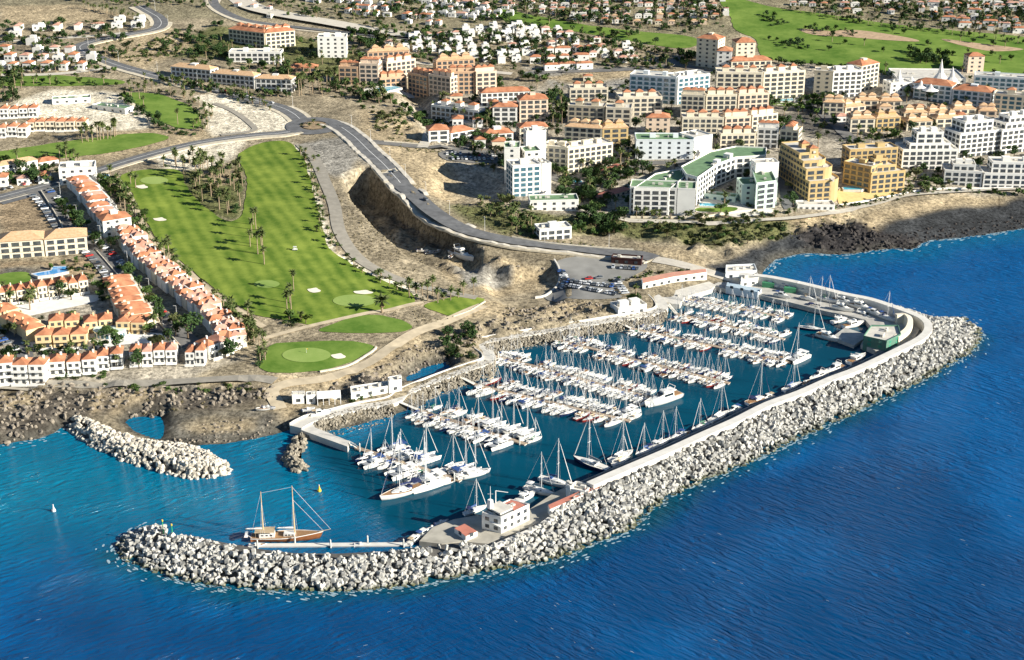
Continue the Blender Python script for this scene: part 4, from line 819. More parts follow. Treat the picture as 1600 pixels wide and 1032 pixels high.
for pi, ((P, a, L), (px, dpx, nm)) in enumerate(zip(PP, PONT)):
    A = np.array(at(px[0][0], px[0][1], 0)[:2]); D = np.array(at(px[0][0] + dpx[0], px[0][1] + dpx[1], 0)[:2]) - A; D /= np.linalg.norm(D); T = np.array((math.cos(a), math.sin(a)))
    sn = abs(T[0] * D[1] - T[1] * D[0])
    for side in (1, -1):
        if pi == 7 and side == -1: pass
        s = 2.0 + (6 if pi == 0 and side == 1 else 0); k = 0
        while s < L - 1.0:
            r = br.random()
            kd = ("c%d" % br.randrange(2) if (pi == 0 and r < .45) or (pi == 1 and r < .14) or r < .02 else "m%d" % br.randrange(5) if r < (.62 if pi == 0 else .24) else "d1" if r > .985 else "s%d" % br.choice((0,1,2,2,2,3,4,5,6,6,7,7,8,8,8,9)))
            if pi == 7: kd = br.choice(("s3","s7","m1","m4","d1","s5","m0")) if side == 1 else br.choice(("s0","s1","s3","s5","s8","m1"))
            mk, bl, bb, ds = KINDS[kd]; BSC = .92 if pi == 0 else .80 if pi < 3 else .66; bl *= BSC; bb *= BSC; w_ = (bb + .85) / sn
            if s + w_ > L + 1: break
            if br.random() < (.16 if pi in (0, 1) and s < L * .25 else .05): s += w_ * .9; continue
            c = P[0] + T * (s + w_ / 2) + D * side * (bl / 2 + 1.5); hd = math.atan2(D[1] * side, D[0] * side) + br.uniform(-.03, .03) + (math.pi if br.random() < .3 else 0)
            k += 1; sd = "far side" if side == 1 else "near side"
            boat(kd, c[0], c[1], hd, f"{ds}, {ordn(k - 1)} from shore, {sd} of {nm}", "boats berthed at the pontoons", 0.0, BSC * br.uniform(.9, 1.06)); s += w_
# boats along the breakwater quay
qi = offline(crest, -12.6)
QB = [(1432,"m2"),(1345,"m2"),(1308,"m2"),(1262,"d1"),(1285,"m0"),(1238,"s0"),(1200,"m4"),(1186,"s6"),(1152,"m1"),(1128,"s2"),(1100,"s5"),(1079,"d1"),(1062,"s1"),(1040,"s8"),(1012,"s3"),(975,"s7"),(1380,"d1"),(1398,"d2")]
for k, (X, kd) in enumerate(QB):
    c = [(i, q) for i, q in enumerate(qi) if proj(q[0], q[1], 0)[1] > 520]; i, q = min(c, key=lambda t: abs(proj(t[1][0], t[1][1], 0)[0] - X)); t = qi[i + 1] - qi[i - 1]; hd = math.atan2(t[1], t[0]); nn = np.array((t[1], -t[0])) / np.linalg.norm(t)
    q = q + nn * KINDS[kd][2] * .5
    boat(kd, q[0], q[1], hd + (math.pi if k % 2 else 0) , KINDS[kd][3] + f" moored along the breakwater quay, {ordn(sum(1 for x in QB if x[0] > X))} from the bend", "boats along the breakwater quay")
# larger named boats
def bx(kd, px, py, dx, dy, label, sc=1.0, z=0.0, group=None):
    p = at(px, py, z); q = at(px + dx, py + dy, z); return boat(kd, p[0], p[1], math.atan2(q[1] - p[1], q[0] - p[0]), label, group, z, sc)
bx("m2", 1036, 628, -40, 14, "big white motor yacht moored off the end of the fourth pontoon", 1.5)
bx("c0", 1246, 562, -30, 14, "white catamaran alone beyond the tip of the sixth pontoon", .95)
bx("s6", 630, 772, -60, 19, "large white yacht at the outer near corner of the short pontoon by the jetty", 1.35); bx("c0", 668, 758, -60, 20, "big white catamaran on the near side of the short pontoon, beside the large yacht", 1.2)
bx("s2", 739, 744, 40, -9, "white yacht across the outer end of the short pontoon", 1.1)
bx("s4", 924, 729, -40, -14, "dark blue sailing ketch with two masts moored at the breakwater quay", 1.35)
bx("s2", 970, 716, 40, -17, "white yacht next to the dark blue ketch at the breakwater quay", 1.0)
bx("s8", 842, 770, 40, 11, "grey-covered yacht rafted beside the platform of the harbour office", 1.15); bx("s0", 868, 757, 40, 12, "blue-covered yacht rafted outside the grey-covered one by the platform", 1.25)
bx("m0", 822, 780, 40, -20, "motor yacht tucked in beside the harbour office platform"); bx("s3", 742, 800, 40, -14, "small yacht behind the harbour office with a tall mast")
for x, y, kd, dx, dy, lb in ((663,836,"m1",40,-22,"motor cruiser lying between the floating walkway and the platform"),(648,846,"m4",40,-30,"tan-topped motor boat against the end of the floating walkway"),(676,826,"d2",40,-10,"blue open boat among the boats west of the office"),(690,818,"d0",30,-10,"grey dinghy beside the platform steps"),(565,853,"d0",50,-4,"grey inflatable between the walkway and the armour blocks"),(402,854,"d1",50,-4,"white tender tied beside the ketch")): bx(kd, x, y, dx, dy, lb)
for x, y, kd, dx, dy, lb in ((1278,486,"s6",50,12,"two-masted looking white yacht moored off the boatyard corner"),(1268,516,"s4",40,6,"dark sailing yacht moored below the floating dock"),(1294,530,"m2",40,12,"white motor yacht in front of the floating dock"),(1220,572,"d1",20,9,"tiny white boat near the end of the sixth pontoon"),(1312,503,"m0",50,-14,"motor yacht on the inner side of the floating dock"),(1334,510,"m2",50,-10,"flybridge yacht beside the floating dock and the curved hall"),(1350,498,"m2",60,16,"long white motor yacht moored against the boatyard quay")): bx(kd, x, y, dx, dy, lb)
for i, (x, y, kd, dx, dy, lb) in enumerate(((1205,447,"m4",60,14,"tan-topped motor boat"),(1232,452,"m1",60,14,"blue-topped motor boat"),(1256,456,"m2",60,15,"large flybridge yacht"),(1262,468,"s7",60,14,"mastless-looking small yacht"),(1292,470,"s5",60,15,"green-covered yacht with a tall mast"),(1318,474,"m2",60,16,"flybridge yacht"),(1316,484,"m0",60,12,"flybridge cruiser"),(1345,482,"m2",60,18,"broad flybridge yacht"),(1366,491,"m1",60,20,"blue-topped cruiser"),(1222,464,"m1",60,13,"small blue-topped cruiser"),(1384,498,"s1",60,22,"navy-covered yacht"))):
    bx(kd, x, y, dx, dy, f"{lb} standing ashore in the boatyard, {ordn(i)} along the crest wall", 1.0, 2.75, "boats standing ashore in the boatyard")
for i, (x, y, kd, dx, dy) in enumerate(((490,648,"d1",40,-9),(500,650,"m4",40,-7),(508,646,"d2",40,-6),(482,643,"d0",40,-9),(412,642,"d1",-40,6),(420,640,"d0",40,4))):
    p = gat(x, y); q = gat(x + dx, y + dy); boat(kd, p[0], p[1], math.atan2(q[1]-p[1], q[0]-p[0]), KINDS[kd][3] + (" hauled out beside the white sheds" if x > 450 else " pulled up by the dirt track") + f", {ordn(i)} from the sea", "boats hauled out on the dirt", p[2] + .55)
p = gat(722, 405); q = gat(760, 408); boat("m2", p[0], p[1], math.atan2(q[1]-p[1], q[0]-p[0]), "long white motor yacht hull laid up in the dry gully below the road", None, p[2] + .9, 1.45)
for i, (x, y) in enumerate(((660,394),(672,397),(685,395),(706,402))): p = gat(x, y); boat("d1", p[0], p[1], .4 * i, f"small white boat stored in the gully, {ordn(i)} from the bend", "small boats stored in the gully", p[2] + .5)
# traditional two-masted schooner at the floating walkway
def ketch():
    L = 24.0; B = 6.2; F = 1.7; o = thing("wooden_schooner", "varnished wooden two-masted schooner at the floating walkway", "sailing ship"); h, d, sh = hull_mesh(L, B, F, .6, .7, 18); h.build("hull", VARN, o, True); d.build("deck", TEAK, o)
    k = MB(); R_ = []
    for s in (1, -1):
        for i in range(18):
            t = i / 18; t2 = (i + 1) / 18; f = lambda t: (-L / 2 + L * t + .06 * L * max(0, t - .8) / .2, s * (B / 2 * (.7 + .3 * min(1, t / .42)) if t < .42 else B / 2 * max(0, 1 - ((t - .42) / .58) ** 2.3)), F * (1 + .6 * t * t))
            k.tube(f(t), f(t2), .14, .14, 4)
    k.build("gunwale", GEL, o)
    for x, l, hh, w_ in ((-6.3, 5.5, 1.5, 3.2), (1.6, 4.0, 1.1, 2.6)):
        c = MB(); loft(c, [(x - l / 2, w_ / 2, F - .1, F + hh, w_ / 2 - .1), (x + l / 2, w_ / 2, F, F + hh, w_ / 2 - .25)]); q = c.build("deckhouse", GEL, o)
        for s in (1, -1):
            for i in range(3): g = MB(); g.box((x - l * .28 + i * l * .28, s * (w_ / 2 - .04), F + hh * .58), (.8, .06, .5)); g.build("window", GLS, q)
    k = MB(); loft(k, [(-10.5, 2.2, F + 2.3, F + 2.4, 2.0), (-3.6, 2.2, F + 2.3, F + 2.45, 2.0)])
    for s in (1, -1):
        for x in (-10.2, -3.8): k.tube((x, s * 2, F), (x, s * 2, F + 2.3), .05, .05, 4)
    k.build("awning", CANV[4], o)
    k = MB(); k.tube((L * .5, 0, F * 1.6), (L * .5 + 4.2, 0, F * 1.6 + .9), .16, .07, 6); k.build("bowsprit", WOODM, o)
    for x, mh in ((-7.6, 17.5), (3.4, 19.5)):
        m = MB(); m.tube((x, 0, F), (x, 0, F + mh), .24, .12, 8); m.tube((x, -1.2, F + mh * .62), (x, 1.2, F + mh * .62), .07, .07, 4); m.build("mast", WOODM, o)
        b = MB(); b.tube((x - .2, 0, F + 2.6), (x - 6.2, 0, F + 2.9), .13, .1, 6); bo = b.build("boom", WOODM, o); b = MB(); loft(b, [(x - .3, .2, F + 2.7, F + 3.3, .1), (x - 5.8, .15, F + 2.9, F + 3.2, .06)]); b.build("furled_sail", CANV[2], bo)
    g = MB()
    for a, b in (((L * .5 + 4.1, 0, F * 1.6 + .9), (3.4, 0, F + 19)), ((L * .5 + 1.5, 0, F * 1.6 + .3), (3.4, 0, F + 14)), ((3.4, 0, F + 19), (-7.6, 0, F + 17)), ((-L * .5, 0, F), (-7.6, 0, F + 17))): g.tube(a, b, .05, .05, 4)
    for x, mh in ((-7.6, 17), (3.4, 19)):
        for s in (1, -1):
            for q in (-.8, 0, .8): g.tube((x + q, s * B * .45, F), (x, s * .1, F + mh * .8), .035, .035, 4)
    g.build("rigging", RIG, o)
    k = MB(); k.box((-L * .5 - 1.6, 0, F + .9), (1.3, 4.2, .5), top=.7)
    for s in (1, -1): k.tube((-L * .5 + .4, s * 1.4, F), (-L * .5 - 1.5, s * 1.4, F + 1.5), .08, .06, 4)
    k.build("stern_dinghy", GEL, o); return o
K = ketch(); p = at(446, 843, 0); q = at(546, 840, 0); K.location = p; K.rotation_euler = (0, 0, math.atan2(q[1]-p[1], q[0]-p[0])); K["label"] = "varnished wooden two-masted schooner lying at the floating walkway"
# floating dock, buoys, beacons
def buoy(px, py, lab, m):
    p = at(px, py, 0); o = thing("buoy", lab, "buoy", p); k = MB(); k.tube((0, 0, -.4), (0, 0, .7), .75, .75, 10); k.tube((0, 0, .7), (0, 0, 2.3), .55, .12, 8); k.build("float", m, o); k = MB(); k.tube((0, 0, 2.3), (0, 0, 2.8), .2, .2, 6); k.build("lantern", CANV[2], o)
YEL = mat("buoy_yellow", (.75,.50,.05), .5, .1, 1); buoy(84, 799, "small pale buoy floating alone in the turquoise bay", CANV[2]); buoy(499, 768, "yellow buoy floating off the end of the short pontoon", YEL)
GRN = mat("beacon_green", (.05,.42,.14), .5, .1, 1)
for i, (x, y) in enumerate(((255, 829), (269, 832))):
    p = at(x, y, 6.2); o = thing("beacon_post", ["taller thin green beacon post on the breakwater head","shorter thin beacon post inland of the taller one on the head"][i], "beacon", p); k = MB(); k.tube((0, 0, -2), (0, 0, 3.6 - i * .9), .16, .13, 8); k.build("pole", GRN, o); k = MB(); k.tube((0, 0, 3.6 - i * .9), (0, 0, 4.2 - i * .9), .28, .28, 8); k.build("lantern", YEL, o)
# ---------------------------------------------------------------- buildings
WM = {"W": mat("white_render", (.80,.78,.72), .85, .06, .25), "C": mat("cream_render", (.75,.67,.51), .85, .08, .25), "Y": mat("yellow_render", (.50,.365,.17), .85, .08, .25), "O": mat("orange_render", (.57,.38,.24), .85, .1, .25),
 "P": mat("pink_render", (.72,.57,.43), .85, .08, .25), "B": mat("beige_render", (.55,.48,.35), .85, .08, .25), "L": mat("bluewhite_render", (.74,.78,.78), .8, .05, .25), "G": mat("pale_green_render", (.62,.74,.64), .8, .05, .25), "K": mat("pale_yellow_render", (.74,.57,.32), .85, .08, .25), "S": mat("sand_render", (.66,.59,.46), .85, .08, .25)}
TERRA = mat("terracotta_tiles", (.32,.12,.058), .85, .2, .25, col2=(.58,.265,.14)); TANT = mat("tan_tiles", (.50,.31,.16), .85, .2, .8, col2=(.66,.45,.27)); GREENR = mat("green_roof", (.15,.25,.13), .9, .2, .3); FLATR = mat("flat_roof", (.58,.55,.48), .9, .15, .3); PINKT = mat("pink_tiles", (.40,.19,.125), .85, .2, .25, col2=(.66,.40,.30)); REDR = mat("faded_red_roof", (.52,.20,.14), .85, .12, .3); WIN = mat("window_glass", (.025,.035,.05), .1, .4, .4, col2=(.11,.115,.11), spec=.6); WINB = mat("blue_window_glass", (.06,.14,.18), .1, .3, .4, spec=.6); DOORM = mat("door_wood", (.16,.09,.05), .6, .2, 1)
RM = {"terra": TERRA, "tan": TANT, "green": GREENR, "flat": FLATR, "pink": PINKT, "red": REDR, "rflat": REDR}
def hip(mb, x0, y0, x1, y1, z, h, ov=.5, gable=False):
    x0 -= ov; y0 -= ov; x1 += ov; y1 += ov; w, d = x1 - x0, y1 - y0
    if w >= d: k = d / 2 * (0 if gable else .9); a, b = (x0 + k, (y0 + y1) / 2, z + h), (x1 - k, (y0 + y1) / 2, z + h); f = [(0, 1, 5, 4), (1, 2, 5), (2, 3, 4, 5), (3, 0, 4)]
    else: k = w / 2 * (0 if gable else .9); a, b = ((x0 + x1) / 2, y0 + k, z + h), ((x0 + x1) / 2, y1 - k, z + h); f = [(0, 1, 4), (1, 2, 5, 4), (2, 3, 5), (3, 0, 4, 5)]
    mb.add([(x0, y0, z), (x1, y0, z), (x1, y1, z), (x0, y1, z), a, b], f + [(3, 2, 1, 0)])
WCACHE = {}
def wmesh(w, h, m):
    k = (round(w, 1), round(h, 1), m.name)
    if k not in WCACHE: b = MB(); b.box((0, 0, 0), (k[0], .12, k[1])); WCACHE[k] = b.mesh("window", m)
    return WCACHE[k]
NWIN = [0]; FOOT = []
def building(P, z0, fl, wall, roof, label, cat="apartment block", name="apartment_building", fh=3.1, bay=4.2, balc="auto", win=WIN, group=None, towers=1, seed=0, turret=0, parapet=True, para_m=None, wlim=100, blank=()):
    r = random.Random(seed + int(P[0][0] * 7)); P = [np.array(p[:2], float) for p in P]; n = len(P)
    FOOT.append([tuple(p) for p in P])
    if sum(P[i][0] * P[(i + 1) % n][1] - P[(i + 1) % n][0] * P[i][1] for i in range(n)) < 0: P = P[::-1]
    c = sum(P) / n; o = thing(name, label, cat, (c[0], c[1], z0), 0, group); Q = [p - c for p in P]; Hh = fl * fh; wm = WM[wall] if isinstance(wall, str) else wall; pm = para_m or wm
    mb = MB(); mb.prism([tuple(q) for q in Q], -5, Hh)
    w_ = mb.build("wall", wm, o); cnt = 0; extra = MB(); BC = {}
    for i in range(n):
        a, b = Q[i], Q[(i + 1) % n]; t = b - a; L = np.linalg.norm(t)
        if L < 3.5: continue
        t = t / L; nn = np.array((t[1], -t[0])); mid = c + (a + b) / 2
        if nn @ (-mid) / np.linalg.norm(mid) < -.25: continue
        az = math.atan2(t[1], t[0]); nb = max(1, int((L - 1) / bay)); bw = (L - .8) / nb
        bal = (balc == "all" or (balc == "auto" and L > 14)) and i not in blank
        if i in blank: continue
        if bal:
            m = MB(); m.box((L / 2, .95, 0), (L - .5, 1.9, .28)); m.box((L / 2, 1.86, .55), (L - .5, .12, 1.1))
            for k in range(0, nb + 1, 1 if bw > 3 else 2): m.box((.4 + k * bw * (L - .8) / (nb * bw), .62, fh / 2 + .1), (.2, 1.22, fh - .3))
            me = m.mesh("balcony", pm)
            for f in range(1 if fl > 2 else 0, fl): mobj("balcony", me, o, (a[0], a[1], f * fh + .02), az)
        ww, wh = (bw * .7, 2.0) if bal else (min(1.7, bw * .45), 1.35); me = wmesh(ww, wh, win)
        for f in range(fl):
            for k in range(nb):
                x = .4 + bw * (k + .5); z = f * fh + (1.2 if bal else 1.6); p = a + t * x + nn * .02
                if cnt < wlim: mobj("window", me, o, (p[0], p[1], z), az); cnt += 1; NWIN[0] += 1
                else: extra.box((p[0], p[1], z), (ww, .12, wh), az)
    if extra.v: tag(extra.build("window_glazing", win, o), None, None, kind="stuff")
    if roof in ("terra", "tan", "pink", "red") and n == 4:
        a, b, d = Q[0], Q[1], Q[3]; L1 = np.linalg.norm(b - a); L2 = np.linalg.norm(d - a); az = math.atan2((b - a)[1], (b - a)[0]); m = MB(); hip(m, 0, 0, L1, L2, 0, min(L1, L2) * .22 if roof != "red" else .5); q = m.build("roof", RM[roof], o); q.location = (a[0], a[1], Hh + .01); q.rotation_euler = (0, 0, az)
    else:
        m = MB(); m.prism([tuple(q * .985) for q in Q], Hh - .3, Hh + .06); m.build("roof", RM[roof] if isinstance(roof, str) else roof, o)
        if parapet:
            m = MB()
            for i in range(n):
                a, b = Q[i], Q[(i + 1) % n]; t = b - a; L = np.linalg.norm(t); m.box((*((a + b) / 2 * .992), Hh + .35), (L * .985, .3, .9), math.atan2(t[1], t[0]))
            m.build("parapet", pm, o)
    e = [(Q[(i + 1) % n] - Q[i]) for i in range(n)]; lo = max(e, key=lambda v: np.linalg.norm(v)); az = math.atan2(lo[1], lo[0])
    for k in range(towers):
        u = (k + .5) / towers - .5; p = lo * u * .8; m = MB(); m.box((0, 0, 1.2), (r.uniform(3, 5), r.uniform(3, 4.5), 2.6 if roof != "terra" else 4.5)); q = m.build("stair_tower", wm, o); q.location = (p[0], p[1], Hh); q.rotation_euler = (0, 0, az)
    if roof in ("flat", "green"):
        for k in range(3 + int(np.linalg.norm(lo) / 12)):
            p = lo * r.uniform(-.4, .4); m = MB(); m.box((0, 0, .5), (r.uniform(1, 2.2), r.uniform(1, 1.6), r.uniform(.8, 1.4))); q = m.build("rooftop_unit", FLATR, o); q.location = (p[0], p[1], Hh + .2); q.rotation_euler = (0, 0, az)
    for k in range(turret):
        u = (k + .5) / turret - .5; p = lo * u * .88; s = r.uniform(4.2, 5.5); m = MB(); m.box((0, 0, 1.4), (s, s, 3.2)); q = m.build("roof_turret", wm, o); q.location = (p[0], p[1], Hh); q.rotation_euler = (0, 0, az)
        m = MB(); hip(m, -s / 2, -s / 2, s / 2, s / 2, 3.0, 1.5, .45); m.build("turret_roof", TERRA if roof != "tan" else TANT, q)
    return o
def F(x1, y1, x2, y2, d, fl, wall, roof, label, **k):
    A = np.array(gat(x1, y1)); B = np.array(gat(x2, y2)); t = B[:2] - A[:2]; t = t / np.linalg.norm(t); nn = np.array((-t[1], t[0]))
    P = [A[:2], B[:2], B[:2] + nn * d, A[:2] + nn * d]; return building(P, min(A[2], B[2]), fl, wall, roof, label, **k)
def merge(main, *subs):   # several wings of one building become one thing
    for q in subs:
        d = q.location - main.location
        for ch in list(q.children): ch.parent = main; ch.location = ch.location + d
        bpy.data.objects.remove(q)
    return main
def RF(px, ztop, fl, wall, roof, label, **k):   # from the roof outline at a known height
    P = [np.array(at(a, b, ztop)[:2]) for a, b in px]; return building(P, ztop - fl * k.get("fh", 3.1), fl, wall, roof, label, **k)
# -- white hotel with green roofs
merge(F(983,334,1056,337,15,5,"W","green","big white hotel crescent with green roofs around a pool terrace",name="hotel",cat="hotel",bay=4.0,balc="all",towers=0,wlim=20),
 F(1057,337,1085,338,15,5,"W","green","blank white end block joined to the green-roofed hotel front",name="hotel",cat="hotel",blank=(0,),towers=0,wlim=20),
 RF([(990,296),(1046,297),(1074,274),(1062,266),(1024,273)],27,5,"W","green","white hotel wing with sloping green roof running back from the front",name="hotel",cat="hotel",balc="all",towers=0,wlim=20),
 RF([(1064,262),(1072,274),(1090,279),(1120,258),(1150,247),(1196,244),(1198,232),(1150,230),(1110,238)],30,5,"W","green","curved white hotel crescent with long bright balconies and a green roof",name="hotel",cat="hotel",balc="all",towers=2,wlim=20),
 RF([(1172,256),(1199,254),(1213,284),(1182,288)],28,5,"G","green","stepped pale-green hotel wing behind the four-storey block",name="hotel",cat="hotel",balc="all",towers=0,wlim=20),
 F(1158,320,1213,321,14,4,"G","green","four-storey pale hotel block with green roof beside the pool",name="hotel",cat="hotel",balc="none",bay=6,towers=0,wlim=20),
 F(1178,304,1214,303,9,6,"W","flat","tall blank white block rising behind the four-storey hotel wing",name="hotel",cat="hotel",blank=(0,),towers=0,wlim=20),
 F(1086,309,1148,318,7,1,"G","green","low glazed link with a green front beside the hotel pool",name="pavilion",cat="pavilion",win=WINB,bay=4,towers=0,balc="none",wlim=20))
merge(F(993,250,1083,249,17,4,"L","green","blue-white hotel with a green roof and square windows",name="hotel",cat="hotel",balc="none",bay=5,towers=2,wlim=50),
 F(1084,247,1112,240,15,4,"W","flat","blank white end wing of the blue-white hotel",name="hotel",cat="hotel",blank=(0,),towers=0,wlim=50))
F(938,318,986,299,7,1,"S","red","long red-roofed strip building above the dark hotel drive",name="garage_building",cat="garage",towers=0,balc="none"); F(950,276,976,263,6,1,"S","red","short red-roofed strip behind the hotel gardens",name="garage_building",cat="garage",towers=0,balc="none")
# -- tower group
merge(F(801,308,845,306,14,6,"W","flat","white tower block with green-roofed wings above the deep shadow",bay=4,balc="all",towers=1,win=WINB,wlim=22),
 F(846,306,861,304,12,6,"W","flat","blank white slab at the end of the tower block",blank=(0,),towers=0,wlim=22),
 F(788,287,812,286,14,7,"W","green","white block with mossy green roof on the shaded side of the tower",balc="none",towers=1,wlim=22),
 F(820,285,845,284,12,6,"W","green","white block with a square green roof behind the tower",balc="none",towers=0,wlim=22),
 F(822,268,853,267,9,8,"W","flat","tall blank white lift tower behind the green-roofed blocks",blank=(0,),towers=1,wlim=22))
F(828,328,904,330,12,2,"W","green","low white annex with a lawn roof and small square windows",balc="none",bay=5,towers=0)
merge(F(846,265,885,271,13,5,"C","flat","cream apartment block with curved balconies beside the tower",balc="all",bay=3.8,towers=2,wlim=50),
 F(887,272,957,259,13,5,"C","flat","cream apartment block with curved balconies, half farther from the tower",balc="all",bay=3.8,towers=3,wlim=50))
F(882,226,940,231,12,4,"C","tan","cream terracotta-topped apartments behind the curved block",balc="all",turret=3,towers=0); F(941,231,981,228,12,4,"Y","tan","yellowish end of the terracotta-topped apartments",balc="all",turret=2,towers=0)
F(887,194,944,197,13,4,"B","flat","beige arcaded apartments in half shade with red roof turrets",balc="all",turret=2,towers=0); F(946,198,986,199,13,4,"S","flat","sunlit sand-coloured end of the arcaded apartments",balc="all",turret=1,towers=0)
F(967,182,1034,179,15,4,"S","flat","sand-coloured block with arched balcony rows",balc="all",turret=3,towers=0); F(890,160,950,158,12,3,"S","flat","low sand block with yellow roof turrets behind the arcaded one",balc="all",turret=3,towers=0)
merge(F(983,158,1056,164,15,6,"L","flat","pale blue-white apartment block with glazed balconies and a white end",balc="all",win=WINB,towers=2,wlim=50),
 F(1058,164,1108,155,15,6,"W","flat","white sunlit end of the blue-white apartment block",balc="all",win=WINB,towers=1,wlim=50))
merge(F(1118,155,1190,156,15,6,"C","flat","cream block with roof turrets between blue-white and grey blocks",balc="all",bay=5,turret=3,towers=0,wlim=50),
 F(1191,156,1256,151,15,6,"C","flat","cream block with dark red recesses, half towards the golf course",balc="all",bay=5,turret=3,towers=0,wlim=50))
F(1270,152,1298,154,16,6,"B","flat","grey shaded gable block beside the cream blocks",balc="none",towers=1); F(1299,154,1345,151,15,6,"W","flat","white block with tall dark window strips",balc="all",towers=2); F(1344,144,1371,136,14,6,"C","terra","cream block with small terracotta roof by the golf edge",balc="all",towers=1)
F(1087,103,1120,108,14,7,"C","terra","tall cream tower with terracotta top near the fairway",balc="none",towers=1); F(1119,112,1142,113,12,5,"W","terra","white mid-height block stepping down from the cream tower",balc="none",towers=0); F(1149,99,1179,98,13,5,"C","terra","lone cream tower with a red pyramid roof",balc="none",towers=0); F(1142,116,1205,113,12,3,"C","terra","cream three-storey row with terracotta roof below the lone tower",balc="all",towers=1)
# -- cream terraced complex
for a, lb in (((1063,184,1100,186,13,5,"C","flat"),"upper row of the cream complex, yellowish left end"),((1102,185,1150,184,13,5,"C","flat"),"upper row of the cream complex, middle block"),((1152,184,1200,181,13,5,"P","flat"),"upper row of the cream complex, pinkish end block"),
 ((1065,214,1130,214,13,4,"C","flat"),"middle row of the cream complex with red roof edges"),((1132,214,1172,211,13,4,"P","flat"),"middle row of the cream complex, pink block"),((1174,211,1214,206,13,4,"C","flat"),"middle row of the cream complex, end by the dark plot"),
 ((1125,233,1180,232,12,3,"C","flat"),"lowest row of the cream complex above the crescent"),((1182,230,1215,232,12,4,"W","flat"),"lowest row of the cream complex, white block"),((1217,232,1246,236,12,4,"C","flat"),"lowest row of the cream complex, rounded yellow end")): F(*a, lb, balc="all", bay=3.6, turret=3, towers=0)
F(1009,213,1046,213,11,4,"P","terra","small pinkish block with stepped red roof between hotels",balc="none",towers=1)
# -- yellow hotel
def yellow():
    A = np.array(gat(1262, 318)); B = np.array(gat(1314, 316)); t = (B - A)[:2]; L = np.linalg.norm(t); t = t / L; n_ = np.array((-t[1], t[0])); z = A[2]; K = dict(name="hotel", cat="hotel", balc="all", bay=3.8, wlim=22)
    def rnd_foot(a0, d0, d1, l):   # front corner towards the courtyard is rounded
        o = A[:2] + t * a0 + n_ * d0; r_ = 7.0; P = [o, o + t * (l - r_)]
        for q in (22, 45, 68, 90): P.append(o + t * (l - r_ + r_ * math.sin(R(q))) + n_ * (r_ - r_ * math.cos(R(q))))
        return P + [o + t * l + n_ * (d1 - d0), o + n_ * (d1 - d0)]
    m = building(rnd_foot(0, 0, 44, L), z, 4, "Y", "flat", "ochre hotel with curved terraced balconies around a courtyard pool", towers=1, **K); S = []
    for k, (d, f) in enumerate(((5, 2), (11, 1), (18, 1))): S.append(building(rnd_foot(k * .6, d, 44 + k * .1, L - 2.2 * (k + 1)), z + 12.4 + (0, 6.2, 9.3)[k], f, "Y", "flat", "w", towers=2 if k == 2 else 0, turret=k, **K))
    S += [F(1316,286,1358,302,13,5,"Y","flat","w",towers=1,**K), F(1359,303,1412,299,15,4,"Y","flat","w",towers=0,**K), F(1325,272,1400,270,12,5,"Y","flat","w",towers=2,**K)]
    b = np.array(gat(1359, 303)); e = np.array(gat(1412, 299)); u = (e - b)[:2]; l = np.linalg.norm(u); u = u / l; v = np.array((-u[1], u[0]))
    for k, d in enumerate((4, 8)):
        P = [b[:2] + u * (1 + k * 5) + v * d, b[:2] + u * (l - 4 - k * 4) + v * d, b[:2] + u * (l - 4 - k * 4) + v * 15.2, b[:2] + u * (1 + k * 5) + v * 15.2]; S.append(building(P, min(b[2], e[2]) + 12.4 + 3.1 * k, 1, "Y", "flat", "w", towers=k, **K))
    merge(m, *S)
yellow()
F(1246,326,1304,330,9,1,"W","flat","low white beach pavilion in front of the yellow hotel",name="pavilion",cat="pavilion",balc="none",bay=3,towers=0)
# -- white hotels at the coast
def stepped(x1, y1, x2, y2, d, fls, label, wl=50):
    A = np.array(gat(x1, y1)); B = np.array(gat(x2, y2)); t = (B - A)[:2]; L = np.linalg.norm(t); t = t / L; n_ = np.array((-t[1], t[0])); z = min(A[2], B[2]); o = None
    for k, f in enumerate(fls):
        a0, l = (0, L) if k == 0 else (k * 5, L - 9 * k); P = [A[:2] + t * a0 + n_ * k * 3.2, A[:2] + t * (a0 + l) + n_ * k * 3.2, A[:2] + t * (a0 + l) + n_ * (d + .1 * k), A[:2] + t * a0 + n_ * (d + .1 * k)]
        q = building(P, z + sum(fls[:k]) * 3.1, f, "W", "flat", label, name="hotel", cat="hotel", balc="all", bay=4.0, towers=2 if k == len(fls) - 1 else 0, wlim=wl); o = merge(o, q) if o else q
stepped(1408,264,1494,265,17,(4,1,2),"big bright white hotel with deep balconies beside the ochre one"); stepped(1497,248,1560,240,17,(5,2),"stepped white hotel behind the big bright one"); stepped(1562,242,1640,232,17,(5,1,1),"curving white hotel at the picture edge, rear row")
stepped(1474,287,1533,293,15,(3,1),"lower white hotel wing by the promenade"); stepped(1535,294,1640,297,15,(3,2),"white hotel wing by the promenade at the picture edge")
F(1390,152,1424,150,12,3,"W","flat","white end pavilion of the long blue-windowed hotel",name="hotel",cat="hotel",balc="none",towers=0); merge(F(1426,153,1485,163,14,4,"L","terra","long blue-windowed hotel with red roof edge",name="hotel",cat="hotel",balc="all",win=WINB,towers=0,wlim=50),
 F(1486,163,1547,173,14,4,"L","terra","long blue-windowed hotel with red roof edge, second half",name="hotel",cat="hotel",balc="all",win=WINB,towers=1,wlim=50))
F(1550,178,1640,190,14,5,"C","flat","cream and blue hotel with terracotta corner at the picture edge",name="hotel",cat="hotel",balc="all",win=WINB,turret=2); F(1520,140,1640,153,14,4,"L","flat","pale blue-white hotel range below the golf course",name="hotel",cat="hotel",balc="all",win=WINB,towers=2); F(1511,114,1536,114,10,4,"P","terra","cream tower with red roof behind the blue-white range",balc="none",towers=0)
